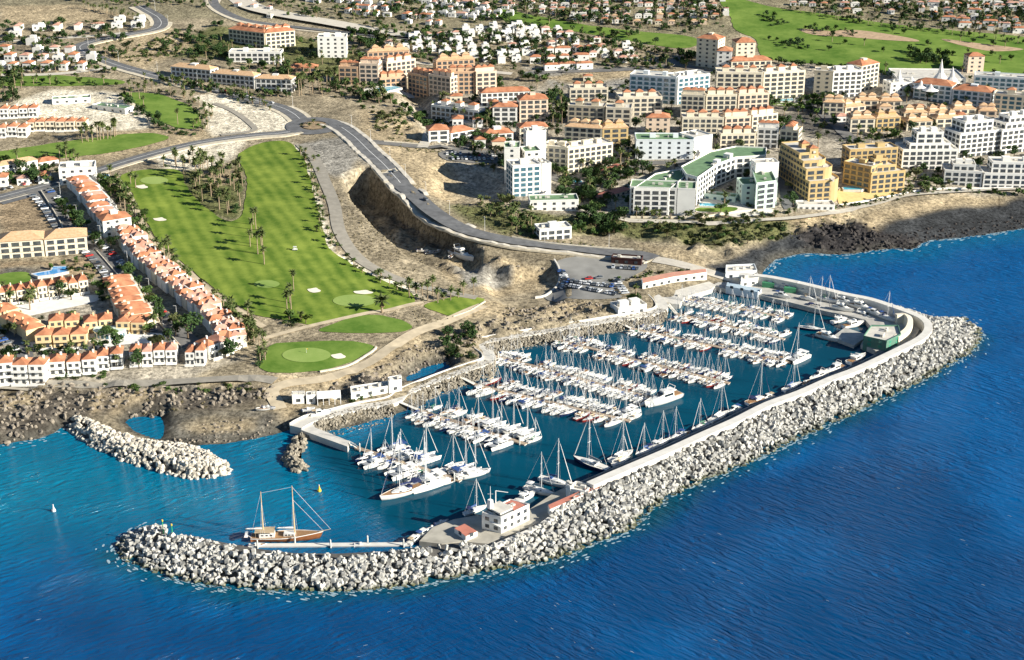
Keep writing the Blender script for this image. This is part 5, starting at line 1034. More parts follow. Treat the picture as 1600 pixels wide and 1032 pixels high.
def tents():
    o = F(1400,134,1508,138,34,2,"W","flat","white shopping complex topped by pointed tent roofs",name="shopping_centre",cat="shopping centre",balc="none",towers=0)
    for k, (px, py, h) in enumerate(((1405,118,14),(1440,124,7),(1470,112,20),(1488,116,15),(1425,116,6),(1455,128,6))):
        p = at(px, py, 42); q = MB(); h *= .75; q.tube((0, 0, 0), (0, 0, h * .35), 6, 2, 8); q.tube((0, 0, h * .35), (0, 0, h), 2, .1, 8); t = q.build("tent_roof", WM["W"], o); t.location = (p[0] - o.location[0], p[1] - o.location[1], 6.2)
tents()
for i, a in enumerate(((1285,180,1318,182),(1320,182,1352,178),(1338,170,1372,171),(1374,171,1408,172),(1328,207,1366,207),(1368,207,1406,204),(1412,190,1448,190),(1450,190,1484,189),(1416,205,1456,203),(1462,200,1500,198),(1488,184,1524,184),(1528,186,1556,188))):
    F(*a, 11, 3 if i in (0, 4, 5) else 2, "CPCSCYCPSCCP"[i], "tan", f"small cream terrace with low tan roofs beyond the dark plot, {ordn(i)} one", name="terraced_block", cat="terrace", balc="all", turret=2, towers=0, group="cream terraces")
# -- orange complex and its neighbours
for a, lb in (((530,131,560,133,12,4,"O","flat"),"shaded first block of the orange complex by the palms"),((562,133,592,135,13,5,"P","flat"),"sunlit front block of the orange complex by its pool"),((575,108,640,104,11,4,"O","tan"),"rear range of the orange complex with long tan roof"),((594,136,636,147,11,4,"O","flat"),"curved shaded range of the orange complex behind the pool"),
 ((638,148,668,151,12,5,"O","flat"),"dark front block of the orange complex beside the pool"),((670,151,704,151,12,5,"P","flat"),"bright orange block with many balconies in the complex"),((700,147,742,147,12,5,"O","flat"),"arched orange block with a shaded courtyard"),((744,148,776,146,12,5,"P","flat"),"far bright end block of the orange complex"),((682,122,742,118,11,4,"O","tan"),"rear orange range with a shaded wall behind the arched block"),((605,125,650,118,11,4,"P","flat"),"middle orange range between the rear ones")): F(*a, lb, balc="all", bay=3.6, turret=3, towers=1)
F(674,193,748,191,13,4,"W","flat","white apartments with terracotta edge above the shaded gully",balc="all",bay=3.4,turret=3,towers=1); F(670,224,702,225,12,3,"W","terra","white stepped house block with red roof by the gully road",balc="all",towers=0); F(705,221,741,217,12,2,"W","terra","white two-storey block with wide red roof beside the stepped one",balc="all",towers=0)
F(752,166,828,163,11,3,"W","terra","white three-storey range with a long red roof",balc="all",bay=3.6,towers=0); F(770,195,808,196,12,4,"W","terra","stepped white apartments with red roofs and shaded terraces",balc="all",towers=1); F(812,192,856,190,13,5,"P","terra","pinkish stepped apartments under red roofs",balc="all",towers=1); F(757,224,802,222,11,2,"W","terra","low white apartments with small red roof behind the palms",balc="all",towers=1); F(812,222,856,220,11,3,"C","terra","cream apartments with red roof above the tower block",balc="all",towers=0)
F(358,64,414,77,15,4,"C","terra","cream hotel range with stacked red roofs on the hill",balc="all",bay=3.6,towers=0,turret=4); F(416,77,462,72,15,4,"C","terra","sunlit end range of the cream hotel on the hill",balc="all",bay=3.6,towers=0,turret=3); F(358,97,440,102,12,3,"W","flat","white lower range of the hill hotel",balc="all",towers=2); F(497,90,542,91,14,5,"W","flat","square white-cream block beside the hill hotel",balc="none",towers=2)
merge(F(268,120,330,130,10,3,"W","tan","white three-storey row with tan roofs beside the main road",balc="all",bay=3.6,towers=1,wlim=33),
 F(332,130,398,140,10,3,"W","tan","white three-storey row with tan roof, middle part",balc="all",bay=3.6,towers=1,wlim=33),
 F(400,140,457,145,10,3,"W","tan","white three-storey row with tan roof, end part",balc="all",bay=3.6,towers=1,wlim=33))
F(452,117,496,119,10,2,"O","terra","small orange two-storey building among trees",balc="all",towers=0)
F(82,164,142,160,9,1,"W","green","long low shed with a greenish roof on the sandy plot",name="shed",cat="shed",balc="none",bay=6,towers=0); F(144,170,196,179,9,1,"W","green","second low greenish-roofed shed beside the hedge",name="shed",cat="shed",balc="none",bay=6,towers=0)
F(94,290,150,286,15,3,"W","flat","white clubhouse with flat roofs beside the turquoise pool",name="clubhouse",cat="clubhouse",balc="none",towers=2); F(62,262,92,256,8,1,"W","terra","row of low white houses behind the clubhouse car park",name="house_row",cat="houses",towers=0,balc="none"); F(0,276,60,264,8,2,"W","tan","low white range with tan roof along the street",name="house_row",cat="houses",towers=0,balc="none")
merge(F(0,405,70,401,14,3,"C","tan","long cream apartment terrace with tan roof beside the brown plot",balc="all",bay=4.5,towers=0,wlim=50),
 F(72,401,138,396,14,3,"C","tan","long cream apartment terrace with tan roof, half by the street",balc="all",bay=4.5,towers=0,wlim=50))
F(163,372,207,364,11,3,"W","terra","taller white house block with red roof splitting the golf-side row",balc="none",towers=1)
# -- marina buildings
def mar(px, z, fl, wall, roof, label, **k): return building([np.array(at(a, b, z)[:2]) for a, b in px], z, fl, wall, roof, label, **k)
def office():
    A = np.array(at(783, 834, 2.05)[:2]); B = np.array(at(827, 813, 2.05)[:2]); Cc = np.array(at(753, 826, 2.05)[:2]); D = B + (Cc - A)
    o = building([A, B, D, Cc], 2.05, 2, "W", "flat", "white ship-like harbour office with red roof terrace on the breakwater platform", name="harbour_office", cat="office", fh=2.9, bay=3.2, balc="none", towers=0)
    c = np.array(o.location[:2]); e = (B - A) / np.linalg.norm(B - A); f = (Cc - A) / np.linalg.norm(Cc - A); az = math.atan2(e[1], e[0]); W_ = np.linalg.norm(B - A); D_ = np.linalg.norm(Cc - A)
    def put(name, m, u, v, z, dims, top=1.0):
        p = A + e * W_ * u + f * D_ * v - c; b = MB(); b.box((0, 0, dims[2] / 2), dims, top=top); q = b.build(name, m, o); q.location = (p[0], p[1], z); q.rotation_euler = (0, 0, az); return q
    put("bridge_deck", WM["W"], .30, .5, 5.8, (W_ * .42, D_ * .85, 2.0)); put("bridge_window", WIN, .30, .5, 6.6, (W_ * .43, D_ * .87, .7)); put("bridge_roof", FLATR, .30, .5, 7.8, (W_ * .46, D_ * .92, .2))
    put("roof_terrace", REDR, .78, .5, 6.2, (W_ * .38, D_ * .8, .22)); put("balcony", WM["W"], .06, .4, 3.3, (W_ * .2, D_ * 1.12, .25)); put("funnel", WM["W"], .16, .8, 7.9, (1.8, 1.8, 3.2), .8)
    b = MB(); b.tube((0, 0, 0), (0, 0, 9), .16, .08, 6); b.tube((-1, 0, 6), (1, 0, 6), .06, .06, 4); q = b.build("mast", ALU, o); p = A + e * W_ * .1 + f * D_ * .7 - c; q.location = (p[0], p[1], 7.9)
    b = MB(); b.tube((0, 0, 0), (0, 0, 5), .2, .18, 6); b.tube((0, 0, 5), (4.5, 0, 4.3), .14, .1, 5); q = b.build("crane_arm", ALU, o); p = A + e * W_ * .45 + f * D_ * .95 - c; q.location = (p[0], p[1], 7.9)
    return o
office()
mar([(859,808),(911,785),(908,778),(856,801)], 2.05, 1, "W", "rflat", "long low red-roofed store built against the crest wall", name="store_building", cat="store", fh=3.0, balc="none", towers=0, parapet=False)
mar([(918,783),(938,775),(933,769),(913,777)], 2.05, 1, "W", "rflat", "small red-roofed store at the end of the white canopy", name="store_building", cat="store", fh=3.4, balc="none", towers=0, parapet=False)
mar([(884,776),(914,782),(925,772),(900,766)], 2.05, 1, "W", "flat", "white flat-roofed canopy building by the quay ramp", name="store_building", cat="store", fh=3.0, balc="none", towers=0)
mar([(728,846),(746,838),(726,826),(710,833)], 2.05, 1, "W", "rflat", "low red-roofed kiosk on the platform beside the armour blocks", name="store_building", cat="store", fh=1.9, balc="none", towers=0, parapet=False)
mar([(884,774),(891,778),(896,774),(889,770)], 2.05, 1, "W", "flat", "small white tank kiosk beside the platform ramp", name="kiosk", cat="kiosk", fh=4.2, balc="none", towers=0)
for px, lb in (([(457,632),(476,631),(476,623),(457,624)],"square white shed nearest the dirt track"),([(479,632),(493,631),(493,623),(479,624)],"second square white shed in the row by the track")): building([np.array(gat(a, b)[:2]) for a, b in px], gat(*px[0])[2], 1, "W", "flat", lb, name="shed", cat="shed", fh=3.4, balc="none", towers=0)
def tent():
    P = [np.array(gat(a, b)[:2]) for a, b in ((496,636),(532,634),(532,622),(496,624))]; c = sum(P) / 4; z = gat(514, 634)[2]; o = thing("boat_tent", "white ridged tent hall open towards the quay between sheds", "tent", (c[0], c[1], z)); t = P[1] - P[0]; L = np.linalg.norm(t); D = np.linalg.norm(P[3] - P[0]); az = math.atan2(t[1], t[0]); o.rotation_euler = (0, 0, az)
    b = MB(); hip(b, -L / 2, -D / 2, L / 2, D / 2, 3.2, 2.2, .2, gable=True); b.build("roof", CANV[2], o); b = MB(); b.box((0, D / 2, 1.6), (L, .2, 3.2)); b.box((-L / 2, 0, 1.6), (.2, D, 3.2)); b.build("wall", WM["L"], o)
    for k in range(5): b = MB(); b.box((-L / 2 + L * k / 4, -D / 2, 1.6), (.25, .25, 3.2)); b.build("post", ALU, o)
tent()
building([np.array(gat(a, b)[:2]) for a, b in ((549,627),(608,614),(606,605),(548,617))], 4, 1, "W", "flat", "long low white store beside the quay road", name="store_building", cat="store", fh=2.6, balc="none", towers=0); building([np.array(gat(a, b)[:2]) for a, b in ((608,615),(628,611),(627,603),(607,606))], 4, 1, "W", "flat", "white cube building at the end of the low store", name="store_building", cat="store", fh=4.6, balc="none", towers=0)
F(966,494,1010,489,9,1,"W","flat","white café building with stepped flat roofs at the road bend",name="cafe_building",cat="café",balc="none",towers=2,fh=4); building(gp([(1004,452),(1052,442),(1104,438),(1103,430),(1050,434),(1002,444)]), gat(1050,441)[2] - .6, 1, "W", mat("pink_roof_deck", (.60,.30,.21), .85, .12, .3), "long bent marina building with a flat pinkish roof by the inner quay", name="marina_building", cat="marina building", balc="none", fh=3.8, towers=0, parapet=False)
mar([(1133,437),(1182,434),(1178,424),(1134,426)], 2.3, 1, "L", "flat", "pale blue-white workshop where the breakwater meets the beach", name="workshop", cat="workshop", fh=3.4, balc="none", towers=0); mar([(1157,450),(1184,446),(1182,438),(1160,440)], 2.3, 1, "W", "flat", "white box workshop on the boatyard quay", name="workshop", cat="workshop", fh=3.6, balc="none", towers=0)
for i, (x, y) in enumerate(((1200, 449), (1234, 457))):
    p = at(x, y, 2.3); o = thing("shipping_container", ["green container beside the white workshop","green container farther along the boatyard"][i], "container", p, -.25); b = MB(); b.box((0, 0, 1.3), (6, 2.5, 2.6)); b.build("body", mat("container_green", (.06,.24,.12), .6, .15, 1), o); b = MB(); b.box((3.03, 0, 1.3), (.08, 2.3, 2.4)); b.build("door", mat("container_green", (.06,.24,.12)), o)
# blue travel-lift / awning strip over the quay edge and the curved hall with green windows
mar([(1134,452),(1184,462),(1190,457),(1136,446)], 2.3, 1, "L", mat("awning_blue", (.42,.52,.58), .6, .1, .5), "long pale blue awning roof along the boatyard quay edge", name="boat_shelter", cat="shelter", fh=1.7, balc="none", parapet=False, towers=0)
def hall():
    o = mar([(1348,541),(1384,549),(1406,538),(1402,524),(1360,524)], 2.2, 2, mat("dark_green_cladding", (.10,.21,.15), .6, .15, .3), "flat", "boat hall with a green glazed front and dark roof beside the curved white wall", name="boat_hall", cat="hall", fh=2.2, bay=4, balc="none", win=mat("green_glass", (.06,.26,.17), .15, .2, .5), towers=0)
    pts = smooth_open([at(1404, 541, 2.2)[:2], at(1422, 528, 2.2)[:2], at(1426, 512, 2.2)[:2], at(1415, 502, 2.2)[:2], at(1396, 503, 2.2)[:2]], 2); mb = section(pts, [(.0, 0), (.3, 6.5), (2.8, 6.8), (4.0, 0)]); q = child(mb, "curved_wall", WM["C"], o); return o
hall()
fd = slab("floating_dock", [(1300,527),(1334,540),(1358,524),(1320,512)], 1.6, mat("dock_steel", (.42,.41,.37), .8, .2, .3), "grey floating dock beside the curved boat hall", "floating dock", zb=-1)
# dark kiosk in the car park, house among trees, viaduct wall
F(955,412,1002,416,6,1,mat("dark_red_wood", (.05,.018,.016), .8, .2, 1),"flat","dark red timber kiosk beside the car park road",name="kiosk",cat="kiosk",balc="none",towers=0); F(843,375,893,373,10,2,"W","flat","white villa with flat terraces among trees by the road",name="villa",cat="villa",balc="all",towers=1)
# ---------------------------------------------------------------- terraced houses
def house(wall, roof, fl=2, w=6.4, d=9.5, balcony=True):
    def make():
        o = thing("terraced_house", "terraced house", "house"); h = fl * 2.9; b = MB(); b.box((0, 0, h / 2 - 1.5), (w, d, h + 3)); b.build("wall", WM[wall], o)
        b = MB(); hip(b, -w / 2, -d / 2 + 1, w / 2, d / 2, h + .02, 1.7, .35); r = b.build("roof", RM[roof], o); b = MB(); b.box((w * .25, d * .2, h + 1.4), (.8, .8, 1.8)); b.build("chimney", WM[wall], r)
        for f in range(fl):
            for x in (-w * .24, w * .24):
                mobj("window", wmesh(1.5, 1.5 if f else 2.0, WIN), o, (x, -d / 2 - .02, f * 2.9 + 1.45)); 
            mobj("window", wmesh(1.1, 1.1, WIN), o, (w / 2 + .02, d * .1, f * 2.9 + 1.6), R(90)); mobj("window", wmesh(1.1, 1.1, WIN), o, (-w / 2 - .02, -d * .1, f * 2.9 + 1.6), R(-90))
        if balcony:
            for f in range(1, fl): b = MB(); b.box((0, -d / 2 - .6, f * 2.9), (w * .92, 1.2, .22)); b.box((0, -d / 2 - 1.15, f * 2.9 + .5), (w * .92, .12, .95)); b.build("balcony", WM[wall], o)
        b = MB(); b.box((0, -d / 2 - 2.4, .5), (w, .2, 1.2)); b.box((w / 2 - .1, -d / 2 - 1.2, .5), (.2, 2.4, 1.2)); b.build("garden_wall", WM["W"], o)
        return o
    return make
HP = {"wt": house("W","terra"), "ct": house("C","terra"), "ot": house("K","terra"), "w3": house("W","terra",3,7.2,9), "wp": house("W","pink"), "cp": house("C","pink")}
def row(keys, line, n, face, fmt, group, dep=0.0, w=6.4, stretch=1.0, start=0, gap=.9, stag=.5):
    L = [np.array(gat(*p)) for p in line]; seg = [np.linalg.norm(L[i + 1][:2] - L[i][:2]) for i in range(len(L) - 1)]; tot = sum(seg)
    for k in range(n):
        s = tot * (k + .5) / n; i = 0
        while i < len(seg) - 1 and s > seg[i]: s -= seg[i]; i += 1
        p = L[i] + (L[i + 1] - L[i]) * s / seg[i]; t = (L[i + 1] - L[i])[:2] / seg[i]; nn = np.array((t[1], -t[0])) * face; p = p[:2] - nn * (dep + rnd.uniform(-stag, stag)); FOOT.append([(p[0] + a_ * 4, p[1] + b_ * 5) for a_, b_ in ((-1, -1), (1, -1), (1, 1), (-1, 1))])
        az = math.atan2(nn[1], nn[0]) + math.pi / 2; key = keys[k % len(keys)]
        place("house_" + key, HP[key], (p[0], p[1], float(H(p[0], p[1])) - .1 + rnd.uniform(-stag, stag) * .8), az, (tot / n / w * gap, stretch, rnd.uniform(.94, 1.06)), fmt % ordn(k + start), group)
row(["wt","wp","wt"], [(120,290),(138,306),(158,332),(172,352)], 9, -1, "white red-roofed house in the golf-side row near the clubhouse, %s from it", "houses of the golf-side row", 0, stretch=1.3, stag=.9)
row(["wp","wt","cp"], [(190,370),(222,412),(256,442),(286,466),(316,492),(346,524),(356,545)], 26, -1, "pinkish-roofed white house, street side of the long double row, %s from the tall block", "houses of the golf-side row", 0, stretch=.85, gap=.88, stag=1.1)
row(["wt","cp","wp"], [(206,370),(238,412),(272,442),(302,466),(332,492),(362,524),(371,545)], 26, 1, "red-roofed white house, golf side of the long double row, %s from the tall block", "houses of the golf-side row", 0, stretch=.85, gap=.88, stag=1.1)
row(["ct"], [(182,446),(222,518)], 10, -1, "orange-roofed house in the straight row beside the street, %s from the garden", "houses of the straight orange row", 0, stretch=1.45, gap=.9, stag=.7)
row(["ct","ct"], [(-6,478),(140,457)], 9, 1, "cream house under a red hipped roof facing the white forecourt, %s from the picture edge", "cream houses facing the forecourt", 4.5)
row(["ot"], [(-2,492),(18,505),(34,515),(48,524),(60,533)], 6, -1, "red-roofed house in the staggered diagonal row, %s from the picture edge", "houses of the staggered row", 0, w=6.4, gap=.84, stag=.9)
row(["ot"], [(56,545),(138,541)], 3, 1, "yellow house with red pyramid roof beside the lower forecourt, %s from the staggered row", "yellow houses by the forecourt", 4)
row(["ot"], [(77,521),(126,517)], 2, 1, "yellow house with pyramid roof in the middle pair, %s from the staggered row", "yellow houses by the forecourt", 4)
row(["ot"], [(132,522),(178,517)], 2, 1, "yellow house in the taller pair beside the round restaurant, %s from the pool", "yellow houses by the forecourt", 4)
row(["ot"], [(183,521),(229,521)], 2, 1, "yellow house closing the straight orange row, %s from the round restaurant", "yellow houses by the forecourt", 3)
row(["w3"], [(-30,604),(24,602)], 2, 1, "three-storey white seafront house at the picture edge, %s along the front", "white seafront houses", 4, w=7.2)
row(["w3"], [(20,602),(73,597)], 2, 1, "three-storey white seafront house with shaded balconies, %s of the pair by the tall palm", "white seafront houses", 4, w=7.2)
row(["wt"], [(76,588),(104,586)], 1, 1, "narrow white seafront house with one red roof, %s after the taller pair", "white seafront houses", 4)
row(["wt"], [(105,586),(153,583)], 2, 1, "white seafront house with long balcony, %s of the pair behind the hedge", "white seafront houses", 4)
row(["wt"], [(152,577),(194,574)], 2, 1, "white seafront house beside the fan palms, %s of the pair", "white seafront houses", 4)
row(["wt","wp"], [(203,571),(278,567)], 4, 1, "white seafront house with red dormer roof, %s from the dark archway", "white seafront houses", 4)
row(["wt"], [(290,569),(322,569)], 2, 1, "white seafront house at the foot of the golf-side row, %s from the archway", "white seafront houses", 4)
row(["wt","wp"], [(324,562),(372,540)], 3, 1, "white house stepping up to the golf-side row from the seafront, %s from the shore", "white seafront houses", 3)
row(["wt"], [(0,185),(60,183)], 4, 1, "beige house by the upper sandy plot, %s from the picture edge", "beige houses by the sandy plot", 4); row(["ct"], [(40,205),(135,205)], 6, 1, "sand-coloured house above the long fairway, %s from the picture edge", "beige houses by the sandy plot", 4); row(["wt"], [(-4,214),(44,214)], 3, 1, "white gabled house above the long fairway, %s from the picture edge", "beige houses by the sandy plot", 4)
def rest_():
    p = gat(172, 527); o = thing("round_restaurant", "low round-fronted white restaurant between the yellow houses and the seafront", "restaurant", p); b = MB(); n = 14; poly = [(7 * math.cos(a), 4.5 * math.sin(a)) for a in np.linspace(math.pi, 2 * math.pi, n)] + [(7, 4), (-7, 4)]; b.prism(poly, -2, 3.4); b.build("wall", WM["W"], o)
    b = MB(); b.prism([(x * 1.06, y * 1.06) for x, y in poly], 3.42, 3.8); b.build("roof", WM["G"], o)
    for a in np.linspace(math.pi * 1.08, math.pi * 1.92, 9): mobj("window", wmesh(1.3, 1.9, WINB), o, (7.03 * math.cos(a), 4.53 * math.sin(a), 1.7), a + math.pi / 2)
rest_()
# ---------------------------------------------------------------- far suburbs
def villa(wall, roof, w, d, h):
    def make():
        o = thing("villa", "villa", "house"); b = MB(); b.box((0, 0, h / 2 - 1), (w, d, h + 2))
        if roof == "flat": b.box((w * .2, 0, h + .9), (w * .45, d * .5, 1.8))
        b.build("wall", WM[wall], o); b = MB()
        if roof == "flat": b.box((0, 0, h + .08), (w * .94, d * .94, .16))
        else: hip(b, -w / 2, -d / 2, w / 2, d / 2, h + .02, 1.5, .4)
        b.build("roof", RM[roof], o)
        for x in (-w * .26, w * .2): mobj("window", wmesh(1.6, 1.6, WIN), o, (x, -d / 2 - .03, h * .5))
        return o
    return make
VP = {"a": villa("W","flat",9,8,5), "b": villa("W","pink",8,8,5), "c": villa("C","terra",9,8,5), "d": villa("W","terra",7,9,5.6), "e": villa("W","flat",12,7,5.6), "f": villa("P","tan",9,8,4.6), "g": villa("W","pink",14,7,5.6), "h": villa("W","terra",16,8,6)}
VL = [ # polygon, keys, spacing, angle, scale, prob, label, group
 ([(400,0),(560,8),(700,30),(800,30),(800,-5),(400,-5)],"aabeg",(8.5,15),-.30,.62,.85,"small pale house in the far estate above the curved valley road","houses above the valley road"),
 ([(540,20),(640,38),(700,44),(690,34),(600,14),(548,10)],"hhd",(8,12),-.3,.62,.9,"far terraced house with sawtooth roofline above the valley road","houses above the valley road"),
 ([(590,70),(640,62),(720,46),(800,40),(880,50),(870,70),(800,100),(700,88),(600,84)],"aaebe",(10.5,15),.1,.75,.8,"white villa among trees on the slope behind the orange complex","white villas behind the orange complex"),
 ([(880,50),(950,60),(1000,76),(1000,98),(940,96),(870,80)],"aabb",(10,15),.1,.75,.8,"white villa in the loop of houses below the first upper fairway","villas below the upper fairway"),
 ([(825,80),(925,76),(930,92),(920,110),(870,112),(830,104)],"hhdd",(12,17),.05,.8,.9,"red-roofed white terraced villa above the bare slope","villas below the upper fairway"),
 ([(800,-5),(1130,-5),(1140,20),(1110,40),(1000,42),(900,32),(790,10)],"abbfc",(9,14),-.1,.6,.85,"far pinkish villa between the two upper fairways","villas between the upper fairways"),
 ([(1215,-5),(1420,-5),(1410,30),(1330,24),(1230,10)],"bfcb",(9,15),-.15,.6,.8,"far tan-roofed villa behind the large golf course","villas behind the large golf course"),
 ([(1420,-5),(1640,-5),(1640,58),(1470,40),(1440,24)],"hgad",(11,15),-.2,.65,.85,"white red-roofed villa in the estate at the golf course corner","villas at the golf course corner"),
 ([(0,42),(220,32),(228,42),(160,52),(0,58)],"eegg",(15,16),.05,.75,.95,"white house in the long low rows below the tan field","white rows below the tan field"),
 ([(0,72),(60,66),(150,90),(178,112),(170,120),(0,112)],"wabdd".replace("w","a"),(12,19),-.1,.85,.85,"white house in the cluster beside the road bends","white cluster by the road bends"),
 ([(330,-5),(400,-5),(480,40),(420,30),(350,8)],"aeg",(14,18),-.4,.6,.6,"pale far house beside the curving dual road","houses above the valley road"),
 ([(860,118),(890,112),(985,126),(975,134),(880,136)],"c",(40,40),0,.8,.3,"lone cream house on the bare slope","houses on the bare slope"),
 ([(1280,168),(1400,165),(1560,180),(1550,205),(1410,212),(1320,205)],"fcbd",(12,15),0,.9,.9,"small cream house among the terraces beyond the dark plot","small houses beyond the dark plot"),
 ([(690,160),(860,160),(860,232),(690,228)],"cdbg",(13,16),.05,.95,.9,"small white house among the red-roofed apartments","small houses among the apartments"),
 ([(0,256),(88,250),(90,284),(0,298)],"dbg",(12,14),.15,.9,.8,"small white house by the street near the clubhouse","small houses near the clubhouse")]
FBX = [(min(p[0] for p in f) - 3, max(p[0] for p in f) + 3, min(p[1] for p in f) - 3, max(p[1] for p in f) + 3) for f in FOOT]
VS = []
for poly, keys, (sa, sb), ang, sc, pr, lab, grp in VL:
    P = gp(poly); cx = sum(p[0] for p in P) / len(P); cy = sum(p[1] for p in P) / len(P); R_ = max(math.hypot(p[0] - cx, p[1] - cy) for p in P); ca, sn_ = math.cos(ang), math.sin(ang)
    for i in range(-int(R_ / sa) - 1, int(R_ / sa) + 2):
        for j in range(-int(R_ / sb) - 1, int(R_ / sb) + 2):
            u = i * sa + rnd.uniform(-1.2, 1.2); v = j * sb + 5 * math.sin(i * .35 + j) + rnd.uniform(-1, 1); x = cx + u * ca - v * sn_; y = cy + u * sn_ + v * ca
            if rnd.random() > pr or not inpoly(np.array([x]), np.array([y]), P)[0]: continue
            if any(a < x < b and c < y < d for a, b, c, d in FBX): continue
            VS.append((x, y, rnd.choice(keys), ang + rnd.choice((0, 0, 0, .12, math.pi / 2)) , sc * rnd.uniform(.9, 1.12), lab, grp))
VS.sort(key=lambda s: math.hypot(s[0], s[1]) / s[4]); NV = 280
for x, y, k, a, sc, lab, grp in VS[:NV]: place("villa_" + k, VP[k], (x, y, float(H(x, y))), a, sc, lab, grp)
mb = MB()
for x, y, k, a, sc, lab, grp in VS[NV:]:
    z = float(H(x, y)); w_, d_, h_ = rnd.choice(((9, 8, 5), (12, 7, 5.5), (7, 8, 5))); b = MB(); b.box((0, 0, h_ / 2), (w_, d_, h_), m=0); n0 = len(b.f); hip(b, -w_ / 2, -d_ / 2, w_ / 2, d_ / 2, h_ + .02, 1.4); b.m[n0:] = [rnd.choice((1, 1, 2))] * (len(b.f) - n0)
    b.box((-w_ * .2, -d_ / 2, h_ * .5), (1.8, .2, 1.8), m=3); b.box((w_ * .22, -d_ / 2, h_ * .5), (1.8, .2, 1.8), m=3); ca, sn_ = math.cos(a), math.sin(a); o_ = len(mb.v)
    mb.v += [(x + (p * ca - q * sn_) * sc, y + (p * sn_ + q * ca) * sc, z + r_ * sc) for p, q, r_ in b.v]; mb.f += [tuple(i + o_ for i in f) for f in b.f]; mb.m += b.m
if mb.v: tag(mb.build("distant_houses", [WM["W"], PINKT, FLATR, WIN]), "mass of tiny distant houses along the top of the picture", "houses", kind="stuff")
print("villas", len(VS), "windows", NWIN[0])
# ---------------------------------------------------------------- vegetation
def leafmat(name, a, b): return mat(name, a, .75, .3, .35, col2=b, spec=.2)
LF = [leafmat("leaf_dark", (.020,.045,.014), (.055,.10,.025)), leafmat("leaf_mid", (.035,.075,.018), (.09,.14,.03)), leafmat("leaf_olive", (.06,.075,.025), (.14,.15,.055))]
PF = leafmat("palm_frond", (.035,.06,.016), (.11,.13,.04)); PT = mat("palm_trunk", (.30,.23,.15), .95, .25, 2); BARK = mat("bark", (.13,.095,.06), .95, .3, 2); DRYL = mat("dry_fronds", (.22,.16,.08), .95, .3, 1)
def palm(h, fr, cw):
    def make():
        r = random.Random(int(h * 31)); o = thing("palm_tree", "palm", "palm"); b = MB(); lean = r.uniform(-.25, .25)
        for k in range(4): b.tube((lean * (k / 4) ** 2, 0, h * k / 4 - (.6 if k == 0 else 0)), (lean * ((k + 1) / 4) ** 2, 0, h * (k + 1) / 4), .30 - .03 * k, .27 - .03 * k, 7)
        b.build("trunk", PT, o); b = MB()
        for k in range(fr):
            a = 2 * math.pi * k / fr + r.uniform(-.2, .2); el = r.choice((1.1, .7, .35, .0, -.35)) + r.uniform(-.12, .12); L = cw * r.uniform(.85, 1.1); p = Vector((lean, 0, h)); pv = None; d = Vector((math.cos(a) * math.cos(el), math.sin(a) * math.cos(el), math.sin(el))); s = Vector((-math.sin(a), math.cos(a), 0)); prev = None
            for q in range(5):
                w_ = L * (.05, .16, .19, .13, .015)[q]; lo = Vector((0, 0, w_ * .5)); cur = (p + s * w_ - lo, p, p - s * w_ - lo)
                if prev: b.add([*prev, *cur], [(0, 1, 4, 3), (1, 2, 5, 4)])
                prev = cur; p = p + d * (L / 4); d = (d + Vector((0, 0, -.33))).normalized()
        b.build("crown", PF, o); b = MB()
        for k in range(9):
            a = 2 * math.pi * k / 9; p = Vector((lean, 0, h - .1)); q = p + Vector((math.cos(a) * .6, math.sin(a) * .6, -1.5)); s = Vector((-math.sin(a), math.cos(a), 0)) * .3; b.add([p + s * .3, p - s * .3, q - s, q + s], [(0, 1, 2, 3)])
        b.build("dry_skirt", DRYL, o); return o
    return make
def clumps(b, r, n, rx, rz, cz, sz):
    C_ = [(r.gauss(0, .45) * rx, r.gauss(0, .45) * rx, cz + r.uniform(-.6, .6) * rz, r.uniform(.35, .6)) for _ in range(7)]
    for _ in range(n):
        x, y, z, q = r.choice(C_); u = Vector((r.gauss(0, 1), r.gauss(0, 1), r.gauss(0, 1))).normalized() * q * r.uniform(.75, 1.05); p = Vector((x + u.x * rx, y + u.y * rx, max(.15, z + u.z * rz))); a = Vector((r.gauss(0, 1), r.gauss(0, 1), r.gauss(0, .6))).normalized(); c = a.orthogonal().normalized(); s = sz * r.uniform(.6, 1.3)
        b.add([p + a * s, p + c * s * .7, p - a * s, p - c * s * .7], [(0, 1, 2, 3)])
def tree(h, rx, m, seed):
    def make():
        r = random.Random(seed); o = thing("broadleaf_tree", "tree", "tree"); b = MB(); b.tube((0, 0, -.5), (0, 0, h * .45), .28, .18, 6)
        for k in range(4): a = k * 1.6 + r.random(); b.tube((0, 0, h * .38), (math.cos(a) * rx * .5, math.sin(a) * rx * .5, h * .68), .13, .05, 5)
        b.build("trunk", BARK, o); b = MB(); clumps(b, r, 420, rx, h * .32, h * .64, .42); b.build("crown", m, o); return o
    return make
def shrub(h, rx, m, seed):
    def make():
        r = random.Random(seed); b = MB(); clumps(b, r, 230, rx, h * .5, h * .45, .30); o = b.build("shrub", m); tag(o, "shrub", "shrub"); return o
    return make
VG = {"p0": palm(8.5, 26, 2.5), "p1": palm(6.5, 24, 2.5), "p2": palm(10.5, 28, 2.7), "p3": palm(3.2, 26, 2.6), "t0": tree(6.5, 2.9, LF[0], 1), "t1": tree(5.5, 2.7, LF[1], 2), "t2": tree(7.5, 3.1, LF[0], 3), "t3": tree(5, 2.5, LF[2], 4), "b0": shrub(2.2, 1.8, LF[0], 5), "b1": shrub(1.8, 1.7, LF[1], 6), "b2": shrub(1.6, 1.6, LF[2], 7)}
NVG = {"palm": 0, "tree": 0, "shrub": 0}
KN = {"p": ("palm", "palm"), "t": ("tree", "broadleaf tree"), "b": ("shrub", "shrub")}
POOLPOLY = []
FOOT += POOLS
